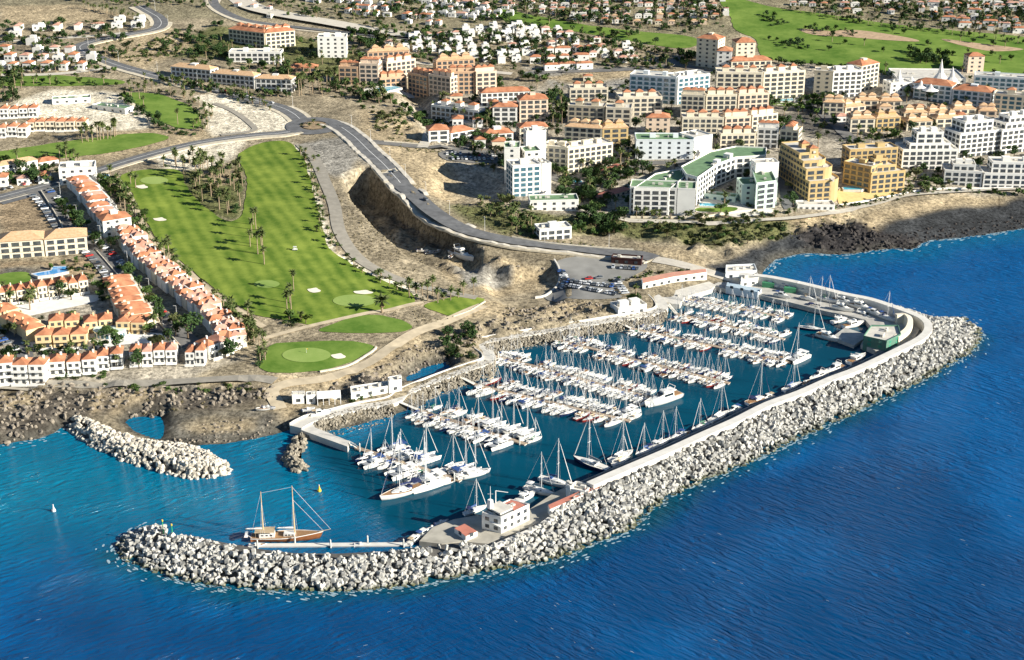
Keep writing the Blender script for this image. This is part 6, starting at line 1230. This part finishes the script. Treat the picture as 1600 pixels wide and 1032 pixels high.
FB = [(min(p[0] for p in f), max(p[0] for p in f), min(p[1] for p in f), max(p[1] for p in f)) for f in FOOT]
def blocked(x, y):
    for f, (a, b, c, d) in zip(FOOT, FB):
        if a - 1 < x < b + 1 and c - 1 < y < d + 1 and inpoly(np.array([x]), np.array([y]), f)[0]: return True
    return False
PLANTS = []
def plant(k, x, y, where, sc=1.0):
    if not blocked(x, y): PLANTS.append((k, x, y, where, sc))
def plant_now(k, x, y, where, sc=1.0):
    kind, nm = KN[k[0]]; NVG[kind] += 1
    place("veg_" + k, VG[k], (x, y, float(H(x, y)) - .05), rnd.uniform(0, 6.28), sc, f"{ {'p0':'tall slim','p1':'mid-height','p2':'very tall','p3':'short stout'}.get(k, {'t0':'dark round','t1':'fresh green','t2':'tall dark','t3':'olive green','b0':'dark','b1':'green','b2':'olive'}.get(k)) } {nm} {where}", f"{nm}s {where}")
def along(line, n, keys, where, jit=2.0, sc=1.0, skip=0):
    L = smooth_open(gp(line), 3); n = int(n * 1.7)
    for i in range(n):
        p = L[min(len(L) - 1, int((i + rnd.uniform(.2, .8)) / n * len(L)))]; plant(rnd.choice(keys), p[0] + rnd.gauss(0, jit), p[1] + rnd.gauss(0, jit), where, sc * rnd.uniform(.8, 1.2))
def within(poly, n, keys, where, sc=1.0):
    P = gp(poly); xs = [p[0] for p in P]; ys = [p[1] for p in P]; c = 0; g = 0; n = int(n * 1.5)
    while c < n and g < n * 60:
        g += 1; x = rnd.uniform(min(xs), max(xs)); y = rnd.uniform(min(ys), max(ys))
        if inpoly(np.array([x]), np.array([y]), P)[0]: plant(rnd.choice(keys), x, y, where, sc * rnd.uniform(.75, 1.25)); c += 1
def pts(L, keys, where, sc=1.0):
    for i, (a, b) in enumerate(L): p = gat(a, b); plant(keys[i % len(keys)], p[0], p[1], where, sc * rnd.uniform(.9, 1.1))
within([(286,272),(300,268),(376,262),(381,300),(374,330),(360,342),(330,332),(305,310)], 23, ["p0","p1","p2","p0"], "in the grove between the two arms of the fairway"); within([(286,272),(376,262),(381,300),(374,330),(360,342),(330,332),(305,310)], 26, ["b0","b1","b2","t3"], "under the grove between the fairway arms")
along([(250,262),(300,255),(345,262)], 9, ["p0","p1","b0"], "along the top edge of the fairway")
pts([(394,372),(391,386),(400,360),(408,384),(411,398),(413,414),(403,398),(396,352)], ["p2","p0"], "standing in the middle of the fairway"); pts([(459,456),(453,474),(449,492),(455,484)], ["p2","p0"], "beside the lower putting green"); pts([(597,489)], ["p3"], "standing alone below the putting green path", 1.9)
pts([(452,500),(462,503),(470,500),(446,506),(478,506),(458,510)], ["t1","b0","p3","b1"], "in the clump at the foot of the fairway")
pts([(668,470),(684,474),(693,470),(640,466),(724,462),(716,466),(740,462),(660,462),(650,458),(676,462),(704,470)], ["p0","p1","p3"], "around the tee box by the gully")
along([(474,236),(488,285),(500,330),(514,378),(556,418),(610,447),(660,470)], 30, ["p3","b1","p1","b0"], "in the planted strip along the fairway edge", 1.5, .75)
along([(484,236),(496,290),(510,340),(526,385),(575,424),(640,456)], 18, ["b1","b2","p3"], "beside the grey service track", 2, .8)
along([(172,284),(190,312),(206,345),(232,386),(268,416)], 56, ["p1","b0","p3","t1","b1","p0"], "between the upper houses and the golf cart path", 3.5)
along([(268,416),(318,460),(366,500),(396,528)], 54, ["p1","b2","p3","b1","t3"], "between the lower houses and the golf cart path", 3.2)
along([(396,520),(408,545),(400,570)], 10, ["p1","p0","b0"], "beside the small round green")
within([(155,285),(190,290),(195,305),(172,310)], 10, ["t1","b0"], "below the turquoise pool")
along([(88,316),(122,352),(160,394)], 16, ["t1","t0","b0","t2"], "in the shade between street and upper houses", 2.0); along([(186,420),(216,452),(246,486),(282,524)], 13, ["t1","t0","t3","b0"], "along the street kerb behind the long row", 1.6, 1.0)
pts([(294,530)], ["t2"], "big and dark at the bend below the long row", 1.7)
within([(96,410),(150,405),(165,430),(140,442),(100,440),(60,415)], 16, ["b0","p3","t1","b2"], "in the brown garden around the pool", .6); pts([(60,431),(110,426)], ["t1"], "clipped round beside the free-form pool", .75)
along([(0,560),(60,552),(130,558),(160,548)], 14, ["p3","b0","t1","p1"], "behind the white seafront houses", 1.5, .8); along([(80,592),(150,588),(160,584)], 9, ["b1","b0"], "in the hedge before the seafront houses", 1, .8); pts([(183,578),(190,572),(176,575)], ["p1","p3"], "before the white seafront houses")
along([(180,600),(240,606),(400,608)], 14, ["b2","b1"], "along the track above the lava shore", 2.5, .8)
along([(205,140),(250,144),(285,152),(312,170),(322,190),(318,205)], 26, ["p1","p0","b0","p3"], "around the rim of the upper small fairway", 2.5, .85); along([(190,150),(208,166),(232,186),(262,205),(300,212)], 22, ["t0","b0","t2","b0"], "in the dark hedge along the upper small fairway", 2, .9); pts([(203,152),(206,158),(218,155),(225,170),(278,195)], ["p2","p0"], "on the upper small fairway", .95)
along([(130,222),(150,220),(185,212)], 12, ["p0","p2"], "in a row above the long lower fairway", 1.5, .95); within([(0,130),(36,120),(40,160),(0,165)], 14, ["t0","t2","p0"], "in the dark stand at the picture edge", 1.1); along([(40,132),(110,132),(180,134)], 12, ["t1","b0","p1"], "along the thin upper fairway", 2, .8)
along([(95,250),(100,245),(120,262)], 5, ["t1","p0"], "on the near edge of the long fairway"); along([(0,290),(40,280),(80,270)], 10, ["t0","t1","b0"], "around the low range by the street", 2)
along([(244,125),(300,140),(360,152),(420,168)], 26, ["p1","t0","b0","p3"], "along the main road embankment", 2.5, .9); along([(262,128),(330,140),(400,150),(452,152)], 22, ["t0","b0","t1","p1"], "below the white three-storey row", 2, .85)
within([(215,100),(285,85),(310,60),(270,52),(170,90)], 70, ["b2","b2","b1"], "dotted in rows on the tan slope", .9)
within([(280,45),(345,40),(360,90),(300,100),(250,80)], 26, ["t0","t2","b0"], "in the wooded dip below the hill hotel"); within([(380,105),(480,105),(520,130),(470,140),(420,110)], 24, ["t0","t2","p0","t1"], "on the wooded bank below the hill hotel"); within([(545,50),(590,55),(600,85),(555,90)], 18, ["t0","t2","t1"], "behind the square cream block")
along([(470,150),(500,145),(530,142)], 8, ["p0","p2"], "in the tall group before the orange complex", 1.5, 1.15); within([(520,142),(600,150),(620,165),(560,160)], 18, ["t0","b0","p1"], "below the pool of the orange complex")
pts([(472,196),(484,200),(498,197),(506,200),(490,195)], ["b0","p3","b1"], "on the roundabout island", .8)
within([(560,165),(640,180),(640,215),(590,205)], 40, ["b2","b1","b2","t3"], "on the dry slope beside the gully bridge", .85); within([(600,160),(690,170),(700,205),(650,190)], 22, ["t1","t0","b0"], "in the shaded gully", 1.0)
within([(700,225),(860,224),(870,240),(720,236)], 26, ["p1","t0","p3","b0"], "around the town car park", .9); within([(745,175),(770,180),(770,205),(745,200)], 14, ["t0","p0","t2"], "between the white apartments"); within([(855,150),(885,155),(885,200),(860,205)], 16, ["p2","t2","t0","p0"], "in the grove beside the arcaded apartments")
within([(870,300),(935,268),(980,262),(985,280),(935,300),(930,325),(890,310)], 48, ["t1","t0","p1","t2","b0"], "in the green hotel garden", .95)
within([(905,332),(980,340),(975,365),(890,362),(900,345)], 40, ["t0","t1","t2","b0"], "in the thick grove above the coast road", .9); within([(790,340),(842,340),(850,372),(800,370)], 22, ["t1","b0","p1","t3"], "around the white villa by the road", .9); within([(760,315),(800,312),(820,330),(780,345),(740,330)], 26, ["t3","b0","p3","b2"], "on the bank below the tower block", .9)
along([(990,340),(1020,341),(1060,341),(1090,338)], 12, ["p1","p3","b1"], "in front of the green-roofed hotel", 1, .8); along([(1095,345),(1150,340),(1210,338),(1240,332)], 14, ["b0","b1","p3"], "along the promenade before the hotel pool", 1.5, .8); within([(1000,350),(1230,350),(1240,372),(1130,388),(1040,372)], 90, ["b0","b2","b1","t3","b2"], "on the scrubby cliff below the promenade", .9)
along([(1300,326),(1370,318),(1420,305),(1470,302)], 16, ["b1","p3","b0"], "along the promenade by the yellow hotel", 1.5, .8); within([(1415,270),(1470,285),(1460,302),(1415,298)], 16, ["b0","t1","p3"], "in the terraced garden beside the yellow hotel", .8); along([(1500,300),(1570,304),(1600,306)], 8, ["b1","t1"], "on the bank below the white coast hotels", 1, .9)
within([(1205,160),(1300,162),(1280,176),(1210,176)], 12, ["t1","p1"], "by the light pool lawn", .9); within([(1265,150),(1300,158),(1275,170)], 6, ["t1"], "below the grey gable block"); within([(1325,175),(1480,190),(1470,205),(1340,200)], 24, ["b0","t0","p3"], "between the cream terraces", .8); within([(1410,210),(1420,215),(1300,225),(1330,215)], 10, ["b1"], "at the edge of the dark plot"); within([(1340,205),(1405,210),(1405,220),(1360,215)], 10, ["t1","p1"], "behind the big bright hotel", .8); within([(1195,182),(1225,186),(1235,205),(1215,210)], 10, ["t1","t0"], "between the cream complex and the dark plot", 1.0)
along([(790,36),(900,62),(1000,80),(1060,84)], 30, ["t0","t2","t1"], "below the first upper fairway", 3, .7); along([(800,14),(900,30),(1000,42),(1090,52)], 34, ["p1","t0","p0"], "in the line above the first upper fairway", 3, .7); within([(1060,78),(1090,85),(1085,110),(1060,105)], 8, ["t0","t2"], "beside the cream tower", .9)
within([(830,90),(1000,100),(1010,108),(870,112)], 18, ["t0","t1"], "between the red-roofed terraced villas", .75); within([(600,70),(720,50),(860,60),(800,98),(640,86)], 60, ["t0","t1","t2"], "among the white villas behind the orange complex", .7)
within([(400,0),(800,5),(790,34),(600,30),(450,12)], 60, ["t0","t1"], "among the far houses above the valley road", .6); within([(800,0),(1130,0),(1120,38),(900,30)], 70, ["t0","t1","p1"], "between the far pinkish villas", .6); within([(1215,0),(1640,0),(1640,55),(1330,28)], 80, ["t0","t1","p1"], "among the far villas behind the golf course", .6)
along([(1230,14),(1330,34),(1420,46),(1520,58),(1620,72)], 40, ["p0","t0","p1"], "in the line behind the large golf course", 2.5, .7); within([(1190,20),(1240,30),(1230,44),(1195,40)], 10, ["t0","b0"], "on the first rise of the large golf course", .8); within([(1200,60),(1270,70),(1260,80),(1205,78)], 12, ["t0","b0"], "on the lower mound of the golf course", .8); within([(1250,40),(1340,50),(1330,60),(1270,56)], 16, ["t0","p1","b0"], "on the bare strip of the large golf course", .75); within([(1415,80),(1490,92),(1480,108),(1420,96)], 22, ["t2","t0"], "in the dark grove on the golf course", .95); pts([(1320,70),(1350,72),(1380,82),(1488,88),(1512,90),(1530,92),(1550,88),(1562,100),(1580,95),(1450,72),(1500,66),(1520,68),(1552,72),(1570,75),(1412,54),(1395,50),(1300,66),(1295,80)], ["t0","p1","t1"], "scattered singly over the large golf course", .85); along([(1200,98),(1260,104),(1380,118)], 18, ["t0","t1"], "at the foot of the large golf course", 2, .8)
within([(0,60),(175,70),(170,118),(0,114)], 24, ["t0","t1","p1"], "among the white cluster by the road bends", .75); along([(0,62),(100,60),(180,46)], 18, ["t0","b0"], "along the long low rows", 2, .8); along([(130,14),(180,24),(215,34)], 14, ["p0","p1"], "at the end of the tan field", 2, .7); within([(80,0),(330,0),(330,15),(240,14)], 40, ["t0","t1","p1"], "along the far valley head", .65)
within([(995,448),(1000,470),(990,486),(980,470)], 9, ["p1","t1","b1","b0"], "by the café at the road bend", .8); along([(960,440),(1000,432),(1080,424)], 8, ["b2","b1"], "on the bank behind the pink-roofed building", 1.5, .8); along([(552,626),(600,614)], 8, ["b1"], "before the long low store", .8, .7); within([(690,525),(740,522),(745,560),(700,562)], 26, ["b0","t0","b2"], "on the dark bank above the small sea pool", .85)
# unnamed town and garden greenery
TOWNS = [([(620,160),(880,110),(1110,160),(1110,260),(860,290),(700,250)],170),([(1110,110),(1640,120),(1640,250),(1430,250),(1260,240),(1110,240)],170),([(300,60),(600,60),(640,160),(540,160),(300,110)],130),([(0,455),(150,440),(290,545),(370,560),(200,580),(0,580)],34),([(980,260),(1240,240),(1240,335),(980,340)],30),([(560,40),(1000,50),(1080,110),(830,110),(620,100)],200),([(400,-5),(1140,-5),(1130,44),(800,40),(420,30)],260),([(1215,-5),(1640,-5),(1640,60),(1330,30)],200),([(0,40),(230,30),(180,118),(0,118)],70),([(860,250),(1000,240),(990,330),(870,330)],50),([(0,255),(90,250),(90,290),(0,300)],16),([(1430,265),(1640,250),(1640,300),(1430,300)],30)]
for p, n_ in TOWNS:
    P = gp(p); xs = [q[0] for q in P]; ys = [q[1] for q in P]; c = 0; n_ = int(n_ * 1.7)
    while c < n_:
        x, y = rnd.uniform(min(xs), max(xs)), rnd.uniform(min(ys), max(ys))
        if inpoly(np.array([x]), np.array([y]), P)[0]: plant(rnd.choice(("t0","t1","t2","b0","b1","t3","p1")), x, y, "among the town buildings", rnd.uniform(.8, 1.35) * (.85 if y > 950 else 1)); c += 1
for kind, top in (("p", 270), ("t", 270), ("b", 270)):
    L = [q for q in PLANTS if q[0][0] == kind]; hgt = {"p0":9,"p1":7,"p2":11,"p3":4,"t0":6,"t1":5.5,"t2":7,"t3":5,"b0":2.5,"b1":2,"b2":2}
    L.sort(key=lambda q: (math.hypot(q[1], q[2]) / (hgt[q[0]] * q[4])) if 0 < proj(q[1], q[2], 20)[0] < 1600 else 1e9)
    for q in L[:top]: plant_now(*q)
    mats = []; V = []; Fc = []; M = []; off = 0
    LITE = {}
    for k, x, y, wh, sc in L[top:]:
        if k not in LITE:
            r_ = random.Random(len(LITE) + 40); mm = {"t0": LF[0], "t1": LF[1], "t2": LF[0], "t3": LF[2], "b0": LF[0], "b1": LF[1], "b2": LF[2]}.get(k)
            if kind == "p": LITE[k] = [(c.data, c.data.materials[0]) for c in (PROTO["veg_" + k].children if "veg_" + k in PROTO else place("veg_" + k, VG[k], (x, y, float(H(x, y)))).children)]
            else:
                b = MB(); h_ = hgt[k]; rx_ = h_ * .44 if kind == "t" else h_ * .8
                if kind == "t": clumps(b, r_, 150, rx_, h_ * .32, h_ * .62, .66); b2_ = MB(); b2_.tube((0, 0, -.5), (0, 0, h_ * .6), .25, .12, 5); LITE[k] = [(b.mesh("lite", mm), mm), (b2_.mesh("lite", BARK), BARK)]
                else: clumps(b, r_, 90, rx_, h_ * .5, h_ * .42, .45); LITE[k] = [(b.mesh("lite", mm), mm)]
            LITE[k] = [(np.array([v.co[:] for v in me.vertices]), [tuple(p.vertices) for p in me.polygons], m_) for me, m_ in LITE[k]]
        a = rnd.uniform(0, 6.28); ca, sn_ = math.cos(a), math.sin(a); z = float(H(x, y))
        for vv, ff, m_ in LITE[k]:
            if m_ not in mats: mats.append(m_)
            V.append(np.stack([(vv[:, 0] * ca - vv[:, 1] * sn_) * sc + x, (vv[:, 0] * sn_ + vv[:, 1] * ca) * sc + y, vv[:, 2] * sc + z], -1)); Fc += [tuple(i + off for i in f) for f in ff]; M += [mats.index(m_)] * len(ff); off += len(vv)
    if V: b = MB(); b.v = np.concatenate(V); b.f = Fc; b.m = M; tag(b.build({"p": "palm_grove", "t": "woodland", "b": "undergrowth"}[kind], mats), {"p": "many more small palms scattered through the distant town", "t": "mass of small trees filling the distant town and estates", "b": "mass of low shrubs around slopes and gardens"}[kind], "vegetation", kind="stuff")
print("veg", NVG)
# low dry scrub too plentiful to count
def scrub(name, polys, dens, m, label, sz=(.5, 1.3)):
    mb = MB()
    for poly in polys:
        P = gp(poly); xs = [p[0] for p in P]; ys = [p[1] for p in P]; k = int((max(xs) - min(xs)) * (max(ys) - min(ys)) * dens); X = np.array([rnd.uniform(min(xs), max(xs)) for _ in range(k)]); Y = np.array([rnd.uniform(min(ys), max(ys)) for _ in range(k)]); ok = inpoly(X, Y, P) & (vnoise(X / 9, Y / 9, 4) > .35)
        for x, y, z in zip(X[ok], Y[ok], H(X[ok], Y[ok])):
            s = rnd.uniform(*sz)
            for q in range(7):
                a = rnd.uniform(0, 6.28); d = s * rnd.uniform(.1, .9); c = Vector((x + math.cos(a) * d, y + math.sin(a) * d, z + s * rnd.uniform(.1, .55))); u = Vector((rnd.gauss(0, 1), rnd.gauss(0, 1), rnd.gauss(0, .7))).normalized() * s * .45; v = u.orthogonal().normalized() * s * .35; mb.add([c + u, c + v, c - u, c - v], [(0, 1, 2, 3)])
    tag(mb.build(name, m), label, "scrub", kind="stuff")
scrub("scrub", [[(640,545),(700,518),(830,478),(950,474),(1000,470),(940,500),(860,512),(760,526),(740,555),(690,572)],[(605,492),(655,480),(705,497),(690,512),(640,518)],[(520,300),(560,330),(620,372),(690,415),(640,430),(560,395)]], .10, leafmat("scrub_grey", (.10,.085,.05), (.26,.22,.14)), "grey dry scrub covering the slopes around the gully and marina", (.4, 1.0))
scrub("scrub", [[(820,330),(985,346),(1240,350),(1330,335),(1340,345),(1240,372),(1120,390),(1010,372),(930,368),(840,372),(790,358)],[(700,320),(800,325),(800,372),(740,350)],[(580,200),(690,240),(640,240)],[(690,245),(790,250),(790,262),(700,258)],[(760,360),(990,385),(985,392),(800,372)]], .10, leafmat("scrub_olive", (.05,.055,.02), (.15,.14,.06)), "olive scrub on the coastal slope below the hotels", (.5, 1.2))
scrub("scrub", [[(0,610),(420,606),(420,622),(300,640),(150,645),(0,660)],[(0,205),(150,212),(60,240),(0,235)],[(150,65),(290,60),(280,90),(210,105)],[(400,0),(1130,0),(1120,40),(900,50),(700,45)],[(820,108),(1090,108),(1090,140),(860,140)],[(560,90),(860,60),(1060,90),(830,120),(620,95)],[(1200,0),(1640,0),(1640,60)]], .018, leafmat("scrub_tan", (.075,.065,.03), (.20,.165,.09)), "dry tufts over the bare ground around the town and shore", (.5, 1.3))
# ---------------------------------------------------------------- cars and lamps
CARC = {"white": (.78,.78,.76), "silver": (.50,.52,.54), "black": (.02,.02,.025), "grey": (.17,.18,.19), "blue": (.04,.10,.30), "red": (.42,.03,.025)}
def car(cn):
    m = mat("car_paint_" + cn, CARC[cn], .25, .04, 1, spec=.6)
    def make():
        o = thing("parked_car", "car", "car"); b = MB(); loft(b, [(-2.1, .78, .3, .85, .74), (-1.9, .86, .28, .95, .8), (1.3, .86, .28, .9, .8), (2.1, .76, .3, .7, .7)]); loft(b, [(-1.5, .62, 1.38, 1.44, .58), (.25, .62, 1.38, 1.44, .58)]); b.build("body", m, o)
        b = MB(); loft(b, [(-1.85, .76, .9, .95, .74), (-1.45, .74, .9, 1.39, .62), (.3, .74, .88, 1.39, .62), (1.05, .74, .86, .92, .7)]); b.build("window_glass", GLS, o); b = MB()
        return o
    return make
CN = list(CARC)
def cars(line, n, where, group, side=0.0, perp=False, prob=.85, z=.42):
    L = [np.array(p) for p in gp(line)]; L = smooth_open(L, 2) if len(L) > 2 else [L[0] + (L[1] - L[0]) * t for t in np.linspace(0, 1, 60)]; cnt = {}
    for i in range(n):
        if rnd.random() > prob: continue
        j = min(len(L) - 2, int((i + .5) / n * (len(L) - 1))); t = L[j + 1] - L[j]; t = t / np.linalg.norm(t); p = L[j] + np.array((-t[1], t[0])) * side; a = math.atan2(t[1], t[0]) + (math.pi / 2 if perp else 0) + (math.pi if rnd.random() < .5 else 0) + rnd.uniform(-.04, .04)
        c = rnd.choice(("white","white","silver","silver","black","grey","grey","grey","white","silver","blue" if rnd.random() < .6 else "red")); cnt[c] = cnt.get(c, 0) + 1
        place("car_" + c, car(c), (p[0], p[1], float(H(p[0], p[1])) + z), a, 1.0, f"{c} car {where}, {ordn(cnt[c] - 1)} such from the {'top' if line[0][1] < line[-1][1] else 'sea'}", group)
ST_ = [(60,300),(84,324),(106,357),(140,385),(164,407),(191,440),(213,470),(238,497),(262,519)]
cars(ST_, 40, "parked on the house side of the street", "cars along the street", 5.6, True); cars(ST_, 36, "parked on the wall side of the street", "cars along the street", -5.4, True)
cars([(872,455),(965,462)], 15, "in the marina car park row by the slope", "cars in the marina car park", 0, True); cars([(878,446),(960,450)], 12, "in the inner marina car park row", "cars in the marina car park", 0, True, .8); cars([(876,425),(884,440)], 5, "beside the curved car park wall", "cars in the marina car park", 0, True); cars([(962,440),(978,462)], 6, "at the end of the marina car park", "cars in the marina car park", 0, True); cars([(916,438),(940,436)], 3, "in the middle of the marina car park", "cars in the marina car park", 0); cars([(955,419),(1000,422)], 7, "beside the dark red kiosk", "cars by the kiosk", 0, True)
cars([(696,242),(850,246)], 22, "in the upper row of the town car park", "cars in the town car park", 0, True); cars([(705,250),(780,250)], 11, "in the lower row of the town car park", "cars in the town car park", 0, True)
cars([(580,237),(640,300),(712,353)], 5, "driving on the coast road", "cars on the coast road", 2.4, False, .8); cars([(300,134),(440,168)], 4, "driving above the roundabout", "cars on the upper road", 2.2, False); cars([(0,302),(50,290),(85,282)], 9, "outside the low range by the street", "cars by the clubhouse", 3.5, True); cars([(1160,120),(1255,160)], 6, "on the road behind the cream complex", "cars behind the complex", 2, False); cars([(10,524),(38,548)], 5, "on the short street by the staggered houses", "cars on the short street", -3.8, True); cars([(970,480),(1000,476)], 4, "outside the café", "cars by the café", 0, True, 1)
cars([(860,796),(884,780)], 2, "on the harbour office platform", "cars on the platform", 0) if False else None
def golf():
    p = gat(461, 392); o = thing("golf_buggy", "tiny white golf buggy out on the fairway", "golf buggy", (p[0], p[1], p[2] + .25)); b = MB(); b.box((0, 0, .55), (2.4, 1.2, .5)); b.box((-.3, 0, .95), (.8, 1.1, .5)); b.build("body", GEL, o); b = MB(); b.box((0, 0, 1.95), (1.8, 1.3, .1)); b.build("roof", GEL, o)
    for x in (-.8, .8):
        for y in (-.55, .55): b = MB(); b.tube((x, y, .9), (x, y, 1.9), .04, .04, 4); b.build("post", ALU, o); b = MB(); b.tube((x, y - .08, .25), (x, y + .08, .25), .26, .26, 8); b.build("wheel", CANV[1], o)
golf()
def lamp():
    o = thing("street_lamp", "lamp", "street lamp"); b = MB(); b.tube((0, 0, -.5), (0, 0, 8), .10, .06, 6); b.build("pole", ALU, o); b = MB(); b.tube((0, 0, 8), (1.6, 0, 8.3), .05, .05, 4); b.build("arm", ALU, o); b = MB(); b.box((1.8, 0, 8.3), (.8, .3, .16)); b.build("lamp_head", GLS, o); return o
k = 0
for line, n, sd, wh in ((ROADS[1][2], 9, 6.2, "on the pavement of the coast road"), (ROADS[0][2], 9, 6, "along the upper main road"), (ROADS[4][2], 6, 7.4, "beside the parking street")):
    L = smooth_open(gp(line), 3)
    for i in range(n):
        j = int((i + .5) / n * (len(L) - 2)); t = L[j + 1] - L[j]; t = t / np.linalg.norm(t); p = L[j] + np.array((-t[1], t[0])) * sd; place("lamp", lamp, (p[0], p[1], float(H(p[0], p[1])) + .2), math.atan2(t[1], t[0]) - math.pi / 2, 1.0, f"slim grey street lamp {wh}, {ordn(i)} from its upper end", "street lamps " + wh)
for i, (x, y) in enumerate(((305 / 4 + 800, 430), (876, 412), (1080, 372))): pass
p = gat(479, 553); o = thing("flagstick", "thin flagstick on the small round putting green", "flagstick", p); b = MB(); b.tube((0, 0, 0), (0, 0, 2.6), .05, .05, 5); b.build("pole", CANV[2], o); b = MB(); b.box((.35, 0, 2.35), (.7, .04, .4)); b.build("flag", YEL, o)
# walls: curved retaining wall of the car park, garden walls, gully bridge rail
def wall(line, h, th, m, label, base=-2.0):
    L = smooth_open(gp(line), 3); o = thing("retaining_wall", label, "wall", (L[0][0], L[0][1], 0)); mb = MB(); rows = []
    for i, q in enumerate(L):
        t = L[min(i + 1, len(L) - 1)] - L[max(i - 1, 0)]; t = t / np.linalg.norm(t); n_ = np.array((-t[1], t[0])) * th / 2; z = float(H(q[0], q[1])); zt = (h if h > 20 else z + h); rows.append([(*(q + n_), z + base), (*(q + n_), z + h), (*(q - n_), z + h), (*(q - n_), z + base)])
    v = [p for r in rows for p in r]; mb.add(v, [(i * 4 + j, i * 4 + j + 1, (i + 1) * 4 + j + 1, (i + 1) * 4 + j) for i in range(len(rows) - 1) for j in range(3)] + [(3, 2, 1, 0), tuple(len(v) - 4 + j for j in range(4))]); child(mb, "masonry", m, o)
STONEW = mat("pale_stone_wall", (.60,.54,.42), .9, .2, .6)
wall([(866,408),(873,420),(875,436),(868,452),(852,464),(836,467)], 1.2, .8, CONC, "curved pale retaining wall between gully and car park", -8); wall([(500,582),(545,572),(582,550),(588,543)], .7, .8, STONEW, "pale stone wall holding up the small round green", -3); wall([(708,496),(735,486),(758,472)], .6, .6, STONEW, "pale wall along the edge of the tee box", -2.5)
wall([(152,286),(184,330),(205,360),(262,428),(330,486),(378,530)], 1.0, .4, WM["W"], "white garden wall behind the golf-side houses"); wall([(150,392),(188,436),(228,484),(262,520),(284,545)], .9, .4, STONEW, "long kerb wall between the street and the golf-side row"); wall([(64,300),(92,345),(100,362)], 1.2, .5, STONEW, "pale wall around the brown plot by the street")
wall([(600,222),(650,226),(700,230)], .9, .5, STONEW, "low parapet of the bridge across the shaded gully"); wall([(985,341),(1085,341),(1130,336),(1180,330),(1210,330)], 1.2, .5, WM["C"], "cream sea wall before the hotel pool terrace"); wall([(800,372),(860,382),(930,388),(990,392)], 1.0, .5, STONEW, "low stone wall above the coast road"); wall([(1310,322),(1350,316),(1400,306),(1470,296),(1600,294)], 1.0, .5, WM["W"], "white promenade wall before the coast hotels")
